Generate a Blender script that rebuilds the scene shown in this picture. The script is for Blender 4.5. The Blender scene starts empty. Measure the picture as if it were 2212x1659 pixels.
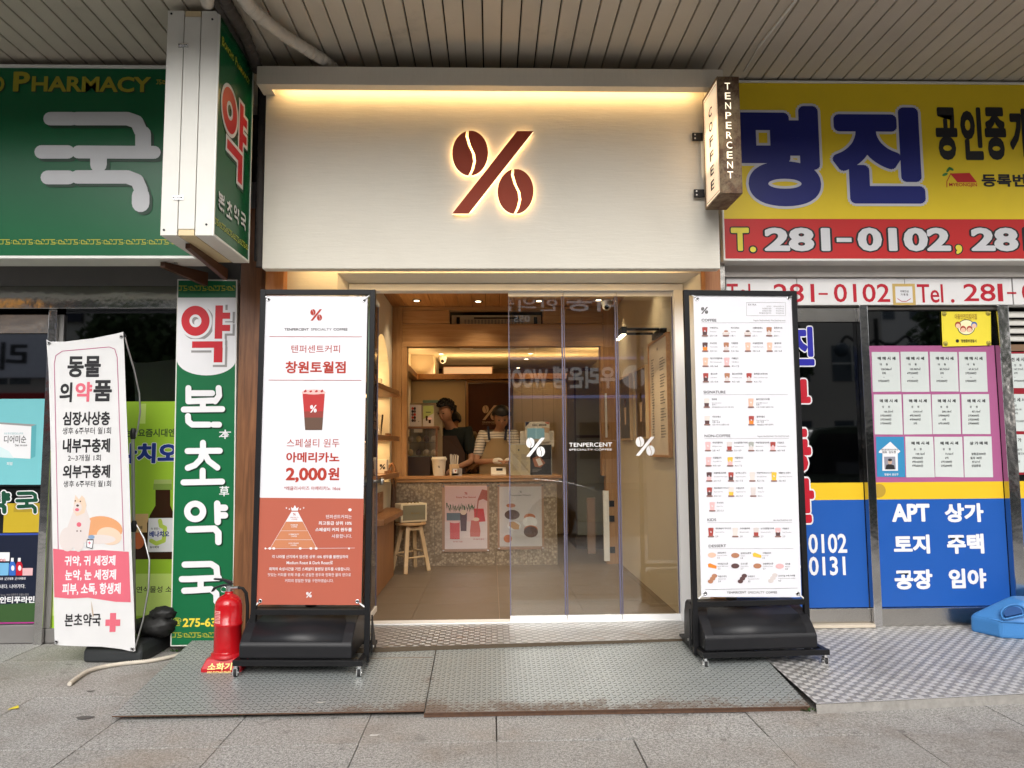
import bpy, bmesh, math, random
from mathutils import Vector, Matrix
C = bpy.context.scene.collection
sc = bpy.context.scene
random.seed(7)
PI = math.pi

# ------------------------------------------------------------------ camera
F = 1618.0                      # focal length in units of a 2212-wide picture
CX, CY = 1106.0, 829.5
YAW, PITCH, ROLL = math.radians(1.65), math.radians(5.0), 0.007
CAM = Vector((0, 0, 1.29))
_f = Vector((math.sin(YAW)*math.cos(PITCH), math.cos(YAW)*math.cos(PITCH), math.sin(PITCH)))
_r = Vector((math.cos(YAW), -math.sin(YAW), 0))
_u = _r.cross(_f)
RT = _r*math.cos(ROLL) - _u*math.sin(ROLL)
UP = _u*math.cos(ROLL) + _r*math.sin(ROLL)
FW = _f
cd = bpy.data.cameras.new('camera'); cam = bpy.data.objects.new('camera', cd); C.objects.link(cam)
cd.sensor_width = 36; cd.lens = F/2212*36; cd.clip_end = 400; cd.clip_start = 0.05
cam.matrix_world = Matrix(((RT.x, UP.x, -FW.x, CAM.x), (RT.y, UP.y, -FW.y, CAM.y), (RT.z, UP.z, -FW.z, CAM.z), (0, 0, 0, 1)))
sc.camera = cam
# ------------------------------------------------------------------ world, sun, exposure
SUN_EL, SUN_AZ = math.radians(34), math.radians(-12)
w = bpy.data.worlds.new('World'); sc.world = w; w.use_nodes = True
nt = w.node_tree; bg = nt.nodes['Background']
sky = nt.nodes.new('ShaderNodeTexSky'); sky.sky_type = 'NISHITA'; sky.sun_disc = False
sky.sun_elevation = SUN_EL; sky.sun_rotation = math.radians(180)+SUN_AZ
sky.air_density = 1.0; sky.dust_density = 4.0; sky.ozone_density = 1.0
hs = nt.nodes.new('ShaderNodeHueSaturation'); hs.inputs['Saturation'].default_value = 0.3
nt.links.new(sky.outputs[0], hs.inputs['Color']); nt.links.new(hs.outputs[0], bg.inputs['Color'])
bg.inputs['Strength'].default_value = 0.15
sl = bpy.data.lights.new('sun', 'SUN'); sun = bpy.data.objects.new('sun', sl); C.objects.link(sun)
sl.energy = 1.3; sl.angle = math.radians(38); sl.color = (1, .975, .94)
sun.rotation_euler = (math.radians(90)-SUN_EL, 0, SUN_AZ)
sun.location = (0, -10, 20)
sc.view_settings.view_transform = 'Standard'; sc.view_settings.look = 'None'
sc.view_settings.exposure = 0.7; sc.view_settings.gamma = 1
sc.cycles.use_denoising = True
sc.cycles.max_bounces = 8; sc.cycles.transparent_max_bounces = 16; sc.cycles.sample_clamp_indirect = 4

# ------------------------------------------------------------------ pixel helpers
def ray(px, py):
    return (RT*((px-CX)/F) + UP*((CY-py)/F) + FW).normalized()
def PY(px, py, Y):
    d = ray(px, py); return CAM + d*((Y-CAM.y)/d.y)
def PZ(px, py, Z):
    d = ray(px, py); return CAM + d*((Z-CAM.z)/d.z)
class Plane:
    def __init__(s, O, U, V):
        s.O = Vector(O); s.U = Vector(U).normalized(); s.V = Vector(V).normalized(); s.N = s.U.cross(s.V).normalized()
        if s.N.dot(CAM-s.O) < 0: s.N = -s.N
    def uv(s, px, py):
        d = ray(px, py); t = (s.O-CAM).dot(s.N)/d.dot(s.N); p = CAM+d*t-s.O
        return p.dot(s.U), p.dot(s.V)
    def pt(s, u, v, off=0): return s.O+s.U*u+s.V*v+s.N*off
def FP(Y): return Plane((0, Y, 0), (1, 0, 0), (0, 0, 1))

# ------------------------------------------------------------------ materials
def lin(h):
    if isinstance(h, (tuple, list)): return tuple(h[:3])
    h = h.lstrip('#'); o = []
    for i in (0, 2, 4):
        c = int(h[i:i+2], 16)/255; o.append(c/12.92 if c <= .04045 else ((c+.055)/1.055)**2.4)
    return tuple(o)
class E:
    """small expression wrapper round math nodes"""
    def __init__(s, nt, k): s.nt = nt; s.k = k
    def _m(s, op, *a):
        n = s.nt.nodes.new('ShaderNodeMath'); n.operation = op
        for i, x in enumerate(a):
            x = x.k if isinstance(x, E) else x
            if isinstance(x, (int, float)): n.inputs[i].default_value = x
            else: s.nt.links.new(x, n.inputs[i])
        return E(s.nt, n.outputs[0])
    def __add__(s, o): return s._m('ADD', s, o)
    def __radd__(s, o): return s._m('ADD', o, s)
    def __sub__(s, o): return s._m('SUBTRACT', s, o)
    def __rsub__(s, o): return s._m('SUBTRACT', o, s)
    def __mul__(s, o): return s._m('MULTIPLY', s, o)
    __rmul__ = __mul__
    def __truediv__(s, o): return s._m('DIVIDE', s, o)
    def floor(s): return s._m('FLOOR', s)
    def fract(s): return s._m('FRACT', s)
    def abs(s): return s._m('ABSOLUTE', s)
    def mod2(s): return s._m('FLOORED_MODULO', s, 2.0)
    def mn(s, o): return s._m('MINIMUM', s, o)
    def mx(s, o): return s._m('MAXIMUM', s, o)
    def lt(s, o): return s._m('LESS_THAN', s, o)
    def gt(s, o): return s._m('GREATER_THAN', s, o)
    def ss(s, a, b, lo=0.0, hi=1.0):
        n = s.nt.nodes.new('ShaderNodeMapRange'); n.interpolation_type = 'SMOOTHSTEP'
        s.nt.links.new(s.k, n.inputs[0]); n.inputs[1].default_value = a; n.inputs[2].default_value = b
        n.inputs[3].default_value = lo; n.inputs[4].default_value = hi
        return E(s.nt, n.outputs[0])
def xyz(nt, kind='Object'):
    t = nt.nodes.new('ShaderNodeTexCoord'); sp = nt.nodes.new('ShaderNodeSeparateXYZ')
    nt.links.new(t.outputs[kind], sp.inputs[0])
    return [E(nt, sp.outputs[i]) for i in range(3)], t.outputs[kind]
def noise(nt, vec, scale=5, detail=4, rough=.55, sx=(1, 1, 1), dist=0):
    mp = nt.nodes.new('ShaderNodeMapping'); mp.inputs['Scale'].default_value = sx
    nt.links.new(vec, mp.inputs[0])
    n = nt.nodes.new('ShaderNodeTexNoise'); n.inputs['Scale'].default_value = scale
    n.inputs['Detail'].default_value = detail; n.inputs['Roughness'].default_value = rough
    n.inputs['Distortion'].default_value = dist
    nt.links.new(mp.outputs[0], n.inputs['Vector']); return E(nt, n.outputs['Fac'])
def cmix(nt, fac, a, b):
    n = nt.nodes.new('ShaderNodeMix'); n.data_type = 'RGBA'
    for i, x in ((0, fac), (6, a), (7, b)):
        x = x.k if isinstance(x, E) else x
        if isinstance(x, (int, float)): n.inputs[i].default_value = x
        elif isinstance(x, (tuple, list)): n.inputs[i].default_value = (*x[:3], 1)
        else: nt.links.new(x, n.inputs[i])
    return n.outputs[2]
def bump(nt, h, strength=.3, dist=.01):
    b = nt.nodes.new('ShaderNodeBump'); b.inputs['Strength'].default_value = strength; b.inputs['Distance'].default_value = dist
    nt.links.new(h.k, b.inputs['Height']); nt.links.new(b.outputs[0], nt.nodes['Principled BSDF'].inputs['Normal'])
MATS = {}
def newmat(name):
    m = bpy.data.materials.new(name); m.use_nodes = True; MATS[name] = m
    return m, m.node_tree, m.node_tree.nodes['Principled BSDF']
def M(name, col=None, rough=.5, metal=0, var=.12, vs=6, bmp=0, bs=60, em=0, coat=0, spec=.3, alpha=1, dirt=0):
    if name in MATS: return MATS[name]
    m, nt, b = newmat(name); c = lin(col)
    b.inputs['Roughness'].default_value = rough; b.inputs['Metallic'].default_value = metal
    b.inputs['Specular IOR Level'].default_value = spec
    if coat: b.inputs['Coat Weight'].default_value = coat; b.inputs['Coat Roughness'].default_value = .08
    _, vec = xyz(nt)
    n = noise(nt, vec, vs, 5, .6)
    out = cmix(nt, n, tuple(x*(1-var) for x in c), tuple(min(1, x*(1+var)) for x in c))
    if dirt:
        d = noise(nt, vec, 2.3, 8, .7).ss(.55, .8)
        out = cmix(nt, d*dirt, out, (.12, .10, .08))
    nt.links.new(out, b.inputs['Base Color'])
    r = n.ss(0, 1, max(0, rough*.85), min(1, rough*1.15)); nt.links.new(r.k, b.inputs['Roughness'])
    if bmp: bump(nt, noise(nt, vec, bs, 4), bmp, .004)
    if em: b.inputs['Emission Color'].default_value = (*c, 1); b.inputs['Emission Strength'].default_value = em
    if alpha < 1: b.inputs['Alpha'].default_value = alpha
    return m
def m_emit(name, col, s):
    if name in MATS: return MATS[name]
    m, nt, b = newmat(name); c = lin(col)
    b.inputs['Base Color'].default_value = (*c, 1)
    b.inputs['Emission Color'].default_value = (*c, 1); b.inputs['Emission Strength'].default_value = s
    return m
def m_wood(name, c1, c2, axis='z', scale=1, rough=.45, knots=True):
    if name in MATS: return MATS[name]
    m, nt, b = newmat(name); _, vec = xyz(nt)
    s = {'x': (.6, 9, 9), 'y': (9, .6, 9), 'z': (9, 9, .6)}[axis]
    g = noise(nt, vec, 3.2*scale, 6, .6, s, .8); g2 = noise(nt, vec, 14*scale, 3, .6, s)
    t = (g*.75+g2*.25).ss(.32, .68)
    col = cmix(nt, t, lin(c1), lin(c2))
    big = noise(nt, vec, 1.6, 2).ss(.3, .7)
    col = cmix(nt, big*.35, col, tuple(x*.6 for x in lin(c1)))
    if knots:
        v = nt.nodes.new('ShaderNodeTexVoronoi'); v.inputs['Scale'].default_value = 3.2
        mp = nt.nodes.new('ShaderNodeMapping'); mp.inputs['Scale'].default_value = {'x': (.55, 1, 1), 'y': (1, .55, 1), 'z': (1, 1, .55)}[axis]
        nt.links.new(vec, mp.inputs[0]); nt.links.new(mp.outputs[0], v.inputs['Vector'])
        k = E(nt, v.outputs['Distance']).ss(.03, .085, .8, 0)
        col = cmix(nt, k, col, tuple(x*.28 for x in lin(c1)))
    nt.links.new(col, b.inputs['Base Color']); b.inputs['Roughness'].default_value = rough
    bump(nt, g2, .12, .003); return m
def m_stucco(name, col, axis='x', st=.5):
    m, nt, b = newmat(name); _, vec = xyz(nt)
    s = {'x': (7, 60, 70), 'z': (70, 60, 7)}[axis]
    g = noise(nt, vec, 1, 5, .65, s, .6); g2 = noise(nt, vec, 60, 3)
    c = lin(col); o = cmix(nt, g, tuple(x*.9 for x in c), c)
    d = noise(nt, vec, 2.0, 5).ss(.4, .8, 0, .12); o = cmix(nt, d, o, (.35, .31, .25))
    nt.links.new(o, b.inputs['Base Color']); b.inputs['Roughness'].default_value = .85
    bump(nt, g*.8+g2*.2, st, .006); return m
def m_glass(name, refl=1.0, tint=(1, 1, 1), rough=.0, ior=1.5, base=0.0):
    m = bpy.data.materials.new(name); m.use_nodes = True; nt = m.node_tree; nt.nodes.clear(); MATS[name] = m
    out = nt.nodes.new('ShaderNodeOutputMaterial'); mix = nt.nodes.new('ShaderNodeMixShader')
    t = nt.nodes.new('ShaderNodeBsdfTransparent'); g = nt.nodes.new('ShaderNodeBsdfGlossy'); fr = nt.nodes.new('ShaderNodeFresnel')
    t.inputs[0].default_value = (*tint, 1); g.inputs['Roughness'].default_value = rough; fr.inputs[0].default_value = ior
    g.inputs[0].default_value = (1, 1, 1, 1)
    f = E(nt, fr.outputs[0])*refl+base
    nt.links.new(f.k, mix.inputs[0]); nt.links.new(t.outputs[0], mix.inputs[1]); nt.links.new(g.outputs[0], mix.inputs[2])
    nt.links.new(mix.outputs[0], out.inputs[0]); return m

# ------------------------------------------------------------------ mesh helpers
class MB:
    def __init__(s): s.v = []; s.f = []; s.m = []; s.mats = []; s.sm = []
    def _mi(s, mat):
        if mat not in s.mats: s.mats.append(mat)
        return s.mats.index(mat)
    def add(s, vs, fs, mat, smooth=False):
        b = len(s.v); s.v += [tuple(v) for v in vs]; mi = s._mi(mat)
        for f in fs: s.f.append([b+i for i in f]); s.m.append(mi); s.sm.append(smooth)
        return s
    def box(s, x0, x1, y0, y1, z0, z1, mat, T=None):
        vs = [Vector((x, y, z)) for x in (x0, x1) for y in (y0, y1) for z in (z0, z1)]
        if T is not None: vs = [T @ v for v in vs]
        return s.add(vs, [(0, 1, 3, 2), (4, 6, 7, 5), (0, 4, 5, 1), (2, 3, 7, 6), (0, 2, 6, 4), (1, 5, 7, 3)], mat)
    def prism(s, pts, d, mat, smooth=False):
        """pts: world points of a planar outline, d: extrusion vector"""
        n = len(pts); d = Vector(d); a = [Vector(p) for p in pts]; vs = a+[p+d for p in a]
        s.add(vs, [tuple(range(n-1, -1, -1)), tuple(range(n, 2*n))], mat)
        return s.add(vs, [(i, (i+1) % n, n+(i+1) % n, n+i) for i in range(n)], mat, smooth)
    def cyl(s, p0, p1, r0, r1, mat, n=12, caps=True):
        return s.tube([p0, p1], [r0, r1], mat, n, caps)
    def tube(s, pts, r, mat, n=8, caps=True):
        pts = [Vector(p) for p in pts]; rs = r if isinstance(r, (list, tuple)) else [r]*len(pts)
        vs = []; prev = None
        for i, p in enumerate(pts):
            d = (pts[min(i+1, len(pts)-1)]-pts[max(i-1, 0)]).normalized()
            if prev is None: a = d.orthogonal().normalized()
            else:
                a = prev-d*prev.dot(d)
                a = a.normalized() if a.length > 1e-6 else d.orthogonal().normalized()
            prev = a; b = d.cross(a)
            for k in range(n):
                t = 2*PI*k/n; vs.append(p+(a*math.cos(t)+b*math.sin(t))*rs[i])
        fs = [(i*n+k, i*n+(k+1) % n, (i+1)*n+(k+1) % n, (i+1)*n+k) for i in range(len(pts)-1) for k in range(n)]
        s.add(vs, fs, mat, True)
        if caps:
            m = len(pts)-1; s.add(vs[:n], [tuple(range(n-1, -1, -1))], mat); s.add(vs[m*n:], [tuple(range(n))], mat)
        return s
    def lathe(s, c, prof, mat, n=20, axis=Vector((0, 0, 1)), smooth=True):
        c = Vector(c); axis = Vector(axis).normalized(); a = axis.orthogonal().normalized(); b = axis.cross(a); vs = []
        for r, h in prof:
            for k in range(n):
                t = 2*PI*k/n; vs.append(c+axis*h+(a*math.cos(t)+b*math.sin(t))*r)
        fs = [(i*n+k, i*n+(k+1) % n, (i+1)*n+(k+1) % n, (i+1)*n+k) for i in range(len(prof)-1) for k in range(n)]
        s.add(vs, fs, mat, smooth)
        s.add(vs[:n], [tuple(range(n-1, -1, -1))], mat); s.add(vs[-n:], [tuple(range(n))], mat); return s
    def ball(s, c, r, mat, n=12, sc_=(1, 1, 1), jit=0):
        c = Vector(c); vs = []; m = n//2
        for i in range(m+1):
            ph = PI*i/m
            for k in range(n):
                t = 2*PI*k/n; q = r*(1+random.uniform(-jit, jit))
                vs.append(c+Vector((q*sc_[0]*math.sin(ph)*math.cos(t), q*sc_[1]*math.sin(ph)*math.sin(t), q*sc_[2]*math.cos(ph))))
        fs = [(i*n+k, (i+1)*n+k, (i+1)*n+(k+1) % n, i*n+(k+1) % n) for i in range(m) for k in range(n)]
        return s.add(vs, fs, mat, True)
    def build(s, name, parent=None, bevel=0, seg=2, **props):
        me = bpy.data.meshes.new(name); me.from_pydata(s.v, [], s.f)
        for m in s.mats: me.materials.append(m)
        me.polygons.foreach_set('material_index', s.m); me.polygons.foreach_set('use_smooth', s.sm); me.update()
        o = bpy.data.objects.new(name, me); C.objects.link(o)
        if parent: setp(o, parent)
        if bevel:
            bm = bmesh.new(); bm.from_mesh(me); bmesh.ops.remove_doubles(bm, verts=bm.verts, dist=1e-5)
            es = [e for e in bm.edges if len(e.link_faces) == 2 and e.calc_face_angle(0) > .6]
            if es: bmesh.ops.bevel(bm, geom=es, offset=bevel, segments=seg, affect='EDGES', profile=.6, clamp_overlap=True)
            bm.to_mesh(me); bm.free()
        for k, v in props.items(): o[k] = v
        return o
def setp(o, parent):
    o.parent = parent
    o.matrix_parent_inverse = (Matrix.Translation(parent.location) @ parent.rotation_euler.to_matrix().to_4x4()).inverted() if parent.parent is None and parent.type == 'EMPTY' else Matrix.Identity(4)
def thing(name, label, cat, loc=(0, 0, 0), group=None):
    o = bpy.data.objects.new(name, None); C.objects.link(o); o.location = loc; o.empty_display_size = .1
    o['label'] = label; o['category'] = cat
    if group: o['group'] = group
    return o
def tag(o, label, cat, group=None):
    o['label'] = label; o['category'] = cat
    if group: o['group'] = group
    return o
def copy_tree(o, parent=None):
    c = o.copy(); C.objects.link(c)
    if parent: c.parent = parent
    for ch in list(o.children): copy_tree(ch, c)
    return c
def bx(name, parent, x0, x1, y0, y1, z0, z1, mat, bevel=0, **k):
    return MB().box(x0, x1, y0, y1, z0, z1, mat).build(name, parent, bevel, **k)
def lamp(kind, loc, e, col, size=.1, parent=None, rot=None, sy=None, blend=.6, ang=120, name='light'):
    l = bpy.data.lights.new(name, kind); l.energy = e; l.color = col
    if kind == 'AREA':
        l.size = size
        if sy: l.shape = 'RECTANGLE'; l.size_y = sy
    else: l.shadow_soft_size = size
    if kind == 'SPOT': l.spot_size = math.radians(ang); l.spot_blend = blend
    o = bpy.data.objects.new(name, l); C.objects.link(o); o.location = loc
    if rot: o.rotation_euler = rot
    if parent: setp(o, parent)
    return o

# ------------------------------------------------------------------ lettering and flat print
_tc = {}
def glyphs(s, bold=0, res=3):
    k = (s, bold, res)
    if k in _tc: return _tc[k]
    c = bpy.data.curves.new('t', 'FONT'); c.body = s; c.size = 1; c.offset = bold; c.resolution_u = res
    c.fill_mode = 'FRONT' if hasattr(c, 'fill_mode') else c.fill_mode
    o = bpy.data.objects.new('t', c); me = bpy.data.meshes.new_from_object(o)
    vs = [(v.co.x, v.co.y) for v in me.vertices]; fs = [tuple(p.vertices) for p in me.polygons]
    bpy.data.meshes.remove(me); bpy.data.objects.remove(o); bpy.data.curves.remove(c)
    _tc[k] = (vs, fs); return _tc[k]
def bbox(vs):
    xs = [v[0] for v in vs]; ys = [v[1] for v in vs]; return min(xs), min(ys), max(xs), max(ys)
class Art:
    """print on a plane; coordinates are measured in the 2212-wide frame and carried onto the plane"""
    def __init__(s, plane, parent, step=.0006, base=.0008): s.p = plane; s.par = parent; s.mb = {}; s.step = step; s.base = base
    def _mb(s, part): return s.mb.setdefault(part, MB())
    def off(s, L): return s.base+L*s.step
    def rect(s, x0, y0, x1, y1, mat, L=0, part='print'):
        xm, ym = (x0+x1)/2, (y0+y1)/2
        a = s.p.uv(x0, ym)[0]; b = s.p.uv(x1, ym)[0]; t = s.p.uv(xm, y0)[1]; d = s.p.uv(xm, y1)[1]; o = s.off(L)
        s._mb(part).add([s.p.pt(a, d, o), s.p.pt(b, d, o), s.p.pt(b, t, o), s.p.pt(a, t, o)], [(0, 1, 2, 3)], mat)
    def poly(s, pts, mat, L=1, part='print'):
        o = s.off(L); s._mb(part).add([s.p.pt(*s.p.uv(*q), o) for q in pts], [tuple(range(len(pts)))], mat)
    def ell(s, cx, cy, rx, ry, mat, L=1, part='print', n=28, rot=0):
        cr, sr = math.cos(rot), math.sin(rot)
        s.poly([(cx+rx*math.cos(t)*cr-ry*math.sin(t)*sr, cy+rx*math.cos(t)*sr+ry*math.sin(t)*cr) for t in [2*PI*i/n for i in range(n)]], mat, L, part)
    def line(s, pts, wd, mat, L=1, part='print', cap=True):
        for i in range(len(pts)-1):
            (x0, y0), (x1, y1) = pts[i], pts[i+1]; d = math.hypot(x1-x0, y1-y0) or 1; nx, ny = -(y1-y0)/d*wd/2, (x1-x0)/d*wd/2
            s.poly([(x0+nx, y0+ny), (x1+nx, y1+ny), (x1-nx, y1-ny), (x0-nx, y0-ny)], mat, L+i*.05, part)
        if cap and wd > 2:
            for i, (x, y) in enumerate(pts): s.ell(x, y, wd/2, wd/2, mat, L+.5+i*.05, part, 14)
    def text(s, t, x0, y0, x1, y1, mat, bold=0, L=1, part='lettering', extra=(), res=3, fat=0):
        """fit into the box; heavy faces are thickened by stacking slightly shifted copies, so corners stay clean;
        extra = [(more thickness, material, layer, shift x, shift y)] are outlines drawn with the same fit"""
        if bold > .02 and not fat: fat = bold-.012; bold = .012
        bv, bf = glyphs(t, bold, res)
        if not bv: return
        if abs(y1-y0) > 30 and part == 'lettering': s.n = getattr(s, 'n', 0)+1; part = 'letter|%d' % s.n
        a, b, c, d = bbox(bv); a -= fat; b -= fat; c += fat; d += fat; xm, ym = (x0+x1)/2, (y0+y1)/2
        u0 = s.p.uv(x0, ym)[0]; u1 = s.p.uv(x1, ym)[0]; v1 = s.p.uv(xm, y0)[1]; v0 = s.p.uv(xm, y1)[1]
        ku = (u1-u0)/max(c-a, 1e-6); kv = (v1-v0)/max(d-b, 1e-6)
        for e, m2, L2, sx, sy in [(0, mat, L, 0, 0)]+list(extra):
            r = fat+e; N = 1 if r == 0 else (10 if abs(y1-y0) < 40 else 16)
            for k in range(N):
                ca, sa = (math.cos(2*PI*k/N)*r, math.sin(2*PI*k/N)*r) if r else (0, 0); o = s.off(L2+k*.03)
                s._mb(part).add([s.p.pt(u0+(x+ca-a)*ku+sx, v0+(y+sa-b)*kv+sy, o) for x, y in bv], bf, m2)
    def line_text(s, t, x, y, h, mat, bold=0, L=1, al='l', part='lettering', res=2, sx=1.0, slant=0):
        """uniform: h = cap height, y = baseline"""
        bv, bf = glyphs(t, bold, res)
        if not bv: return
        a, b, c, d = bbox(bv); u, v = s.p.uv(x, y); v2 = s.p.uv(x, y-h)[1]; k = (v2-v)/.74; o = s.off(L)
        ox = {'l': -a, 'c': -(a+c)/2, 'r': -c}[al]
        s._mb(part).add([s.p.pt(u+(q+ox)*k*sx, v+r*k, o) for q, r in bv], bf, mat)
    def flush(s):
        for k, mb in s.mb.items():
            if mb.f:
                o = mb.build(k.split('|')[0], s.par)
                if '|' not in k and len(mb.f) > 12: o['kind'] = 'stuff'
# percent mark made of a slash and two coffee beans, as outlines in a unit square
def bean(cx, cy):
    L, R = [], []
    S = [(-.043, .270), (-.050, .20), (-.018, .09), (.030, -.01), (.042, -.10), (.018, -.20), (-.016, -.268)]
    def arc(t0, t1, n=18):
        o = []
        for i in range(n+1):
            t = math.radians(t0+(t1-t0)*i/n); x, y = .222*math.cos(t), .272*math.sin(t); o.append((x*.99+.04*y*.3, y))
        return o
    L = arc(103, 262)+[(x-.004, y) for x, y in reversed(S)]
    g = .027
    R = [(x+g, y) for x, y in S]+arc(-78, 82)
    return [[(cx+x, cy+y) for x, y in q] for q in (L, R)]
def logo_polys():
    return [[(.80, 1), (1, 1), (.21, 0), (.01, 0)]]+bean(.228, .733)+bean(.782, .268)
def logo(art, x0, y0, x1, y1, mat, L=1, part='logo'):
    for q in logo_polys(): art.poly([(x0+u*(x1-x0), y1-v*(y1-y0)) for u, v in q], mat, L, part)
# ================================================================== MATERIALS
def mat_granite():
    m, nt, b = newmat('granite'); (x, y, z), vec = xyz(nt)
    n1 = noise(nt, vec, 210, 2, .6); n2 = noise(nt, vec, 75, 3, .75); n3 = noise(nt, vec, 1.4, 6, .65)
    oi = nt.nodes.new('ShaderNodeObjectInfo'); rnd = E(nt, oi.outputs['Random'])
    sp = n1.ss(.43, .57)*.55+n2.ss(.42, .58)*.45
    c = cmix(nt, sp, (.12, .118, .112), (.50, .49, .47))
    c = cmix(nt, rnd*.35, c, (.23, .205, .18))
    st = n3.ss(.45, .7)*.5; c = cmix(nt, st, c, (.15, .12, .095))
    blot = noise(nt, vec, 7, 5, .65).ss(.58, .70)*.45; c = cmix(nt, blot, c, (.09, .085, .08))
    gum = noise(nt, vec, 11, 1).ss(.74, .77)*.5; c = cmix(nt, gum, c, (.06, .055, .05)); pale = noise(nt, vec, 130, 1).ss(.72, .76)*.7; c = cmix(nt, pale, c, (.62, .60, .57)); warmst = noise(nt, vec, 1.1, 4, .6).ss(.52, .7)*.3; c = cmix(nt, warmst, c, (.30, .22, .15))
    nt.links.new(c, b.inputs['Base Color']); b.inputs['Roughness'].default_value = .75
    bump(nt, n1*.5+n2*.5, .35, .003); return m
def mat_checker(name, cell, kind, rust):
    m, nt, b = newmat(name); (x, y, z), vec = xyz(nt)
    if kind == 'alu': X, Y = x/cell, y/cell
    else: X, Y = x/cell, y/cell
    fx, fy = X.floor(), Y.floor(); px, py = X.fract()-.5, Y.fract()-.5
    par = (fx+fy).mod2().gt(.5)
    if kind == 'tear':
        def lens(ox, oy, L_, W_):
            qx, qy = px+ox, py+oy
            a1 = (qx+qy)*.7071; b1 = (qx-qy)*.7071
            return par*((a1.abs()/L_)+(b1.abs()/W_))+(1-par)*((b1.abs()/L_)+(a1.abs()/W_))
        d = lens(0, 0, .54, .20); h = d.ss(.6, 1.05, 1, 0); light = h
        shade_slit = lens(-.04, .16, .66, .30).ss(.6, 1.1, 1, 0)*(1-h)  # dark crescent on one side of each dash: painted shadow side, with dirt
    else:
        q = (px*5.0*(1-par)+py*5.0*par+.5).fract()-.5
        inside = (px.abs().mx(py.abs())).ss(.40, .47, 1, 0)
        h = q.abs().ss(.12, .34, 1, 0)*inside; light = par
    n = noise(nt, vec, 3.0, 8, .7); nf = noise(nt, vec, 40, 6, .75)
    if kind == 'tear':
        base = cmix(nt, n, (.26, .285, .28), (.40, .43, .42))
        base = cmix(nt, shade_slit*.92, base, (.018, .016, .014))
        base = cmix(nt, h*.35, base, (.50, .50, .49))
        front = y.ss(3.76, 4.0, .62, 0); seam = (x+.325).abs().ss(0, .18, .16, 0)
        back = y.ss(4.4, 4.7, 0, .12)
        big = noise(nt, vec, 2.6, 5, .75)
        rr = (nf*.5+n*.5)+front*x.ss(-1.6, -.4, .1, .6)+seam+back+(big-.5)*.8
        r1 = rr.ss(.66, .95)*.9; base = cmix(nt, r1*rust, base, cmix(nt, nf, (.05, .032, .022), (.22, .12, .065)))
        b.inputs['Metallic'].default_value = .35
        ro = r1.ss(0, 1, .42, .85); nt.links.new(ro.k, b.inputs['Roughness'])
    else:
        base = cmix(nt, n, (.42, .41, .39), (.60, .59, .57))
        base = cmix(nt, (1-light)*.34, base, (.17, .165, .16))  # alternate cells coloured darker and paler, painting the glint of the bars
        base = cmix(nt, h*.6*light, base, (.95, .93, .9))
        dirt = n.ss(.45, .75)*.45; base = cmix(nt, dirt, base, (.15, .12, .09))
        if rust: base = cmix(nt, noise(nt, vec, 7, 5).ss(.58, .7)*rust, base, (.35, .16, .05))
        b.inputs['Metallic'].default_value = .85 if rust else .5; b.inputs['Roughness'].default_value = .30 if rust else .42
    nt.links.new(base, b.inputs['Base Color']); bump(nt, h*1.0+nf*.12, 1.0, .0022); return m
granite = mat_granite()
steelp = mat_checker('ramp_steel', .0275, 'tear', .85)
alup = mat_checker('five_bar_aluminium', .037, 'alu', 0)
alug = mat_checker('threshold_aluminium', .036, 'alu', .3)
stucco = m_stucco('cream_stucco', (.70, .665, .58), 'x', .32)
stucco_v = m_stucco('cream_stucco_side', (.70, .655, .56), 'z')
inwall = M('interior_cream_wall', (.62, .58, .49), .85, bmp=.2, bs=90, var=.04)
white_alu = M('white_powder_coat', (.78, .78, .77), .35, var=.03)
black_steel = M('black_powder_coat', (.009, .009, .010), .42, var=.2, spec=.22)
blackp = M('black_plastic', (.012, .012, .014), .40, var=.15, bmp=.12, bs=180, spec=.3)
dark = M('dark_void', (.012, .011, .010), .9)
chrome = M('chrome', (.75, .75, .76), .12, 1, var=.05)
galv = M('brushed_metal', (.45, .45, .45), .35, 1, var=.1)
pine = m_wood('pine', (.34, .17, .065), (.48, .28, .12), 'x', knots=True)
pine_z = m_wood('pine_upright', (.34, .17, .065), (.48, .28, .12), 'z', knots=True)
pine_y = m_wood('pine_deep', (.36, .16, .05), (.50, .26, .10), 'y', knots=False)
postwood = m_wood('varnished_post', (.11, .042, .014), (.24, .10, .038), 'z', knots=False, rough=.35)
orangewood = m_wood('orange_cedar', (.36, .13, .035), (.50, .22, .07), 'z', knots=False)
palewood = m_wood('pale_beech', (.50, .34, .18), (.66, .48, .28), 'z', .8, knots=False)
def mat_mirror(name, col, r=.12):
    m, nt, b = newmat(name); (x, y, z), vec = xyz(nt)
    n = noise(nt, vec, 3, 4, .5); c = cmix(nt, n, tuple(v*.8 for v in col), col)
    d = noise(nt, vec, 9, 6, .7).ss(.6, .8)*.3; c = cmix(nt, d, c, (.1, .09, .08))
    nt.links.new(c, b.inputs['Base Color']); b.inputs['Metallic'].default_value = 1; b.inputs['Roughness'].default_value = r
    bump(nt, n, .35, .02); return m
stainless = mat_mirror('dented_stainless', (.62, .61, .60))
stainless_b = mat_mirror('dull_stainless', (.50, .48, .45), .22)

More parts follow.
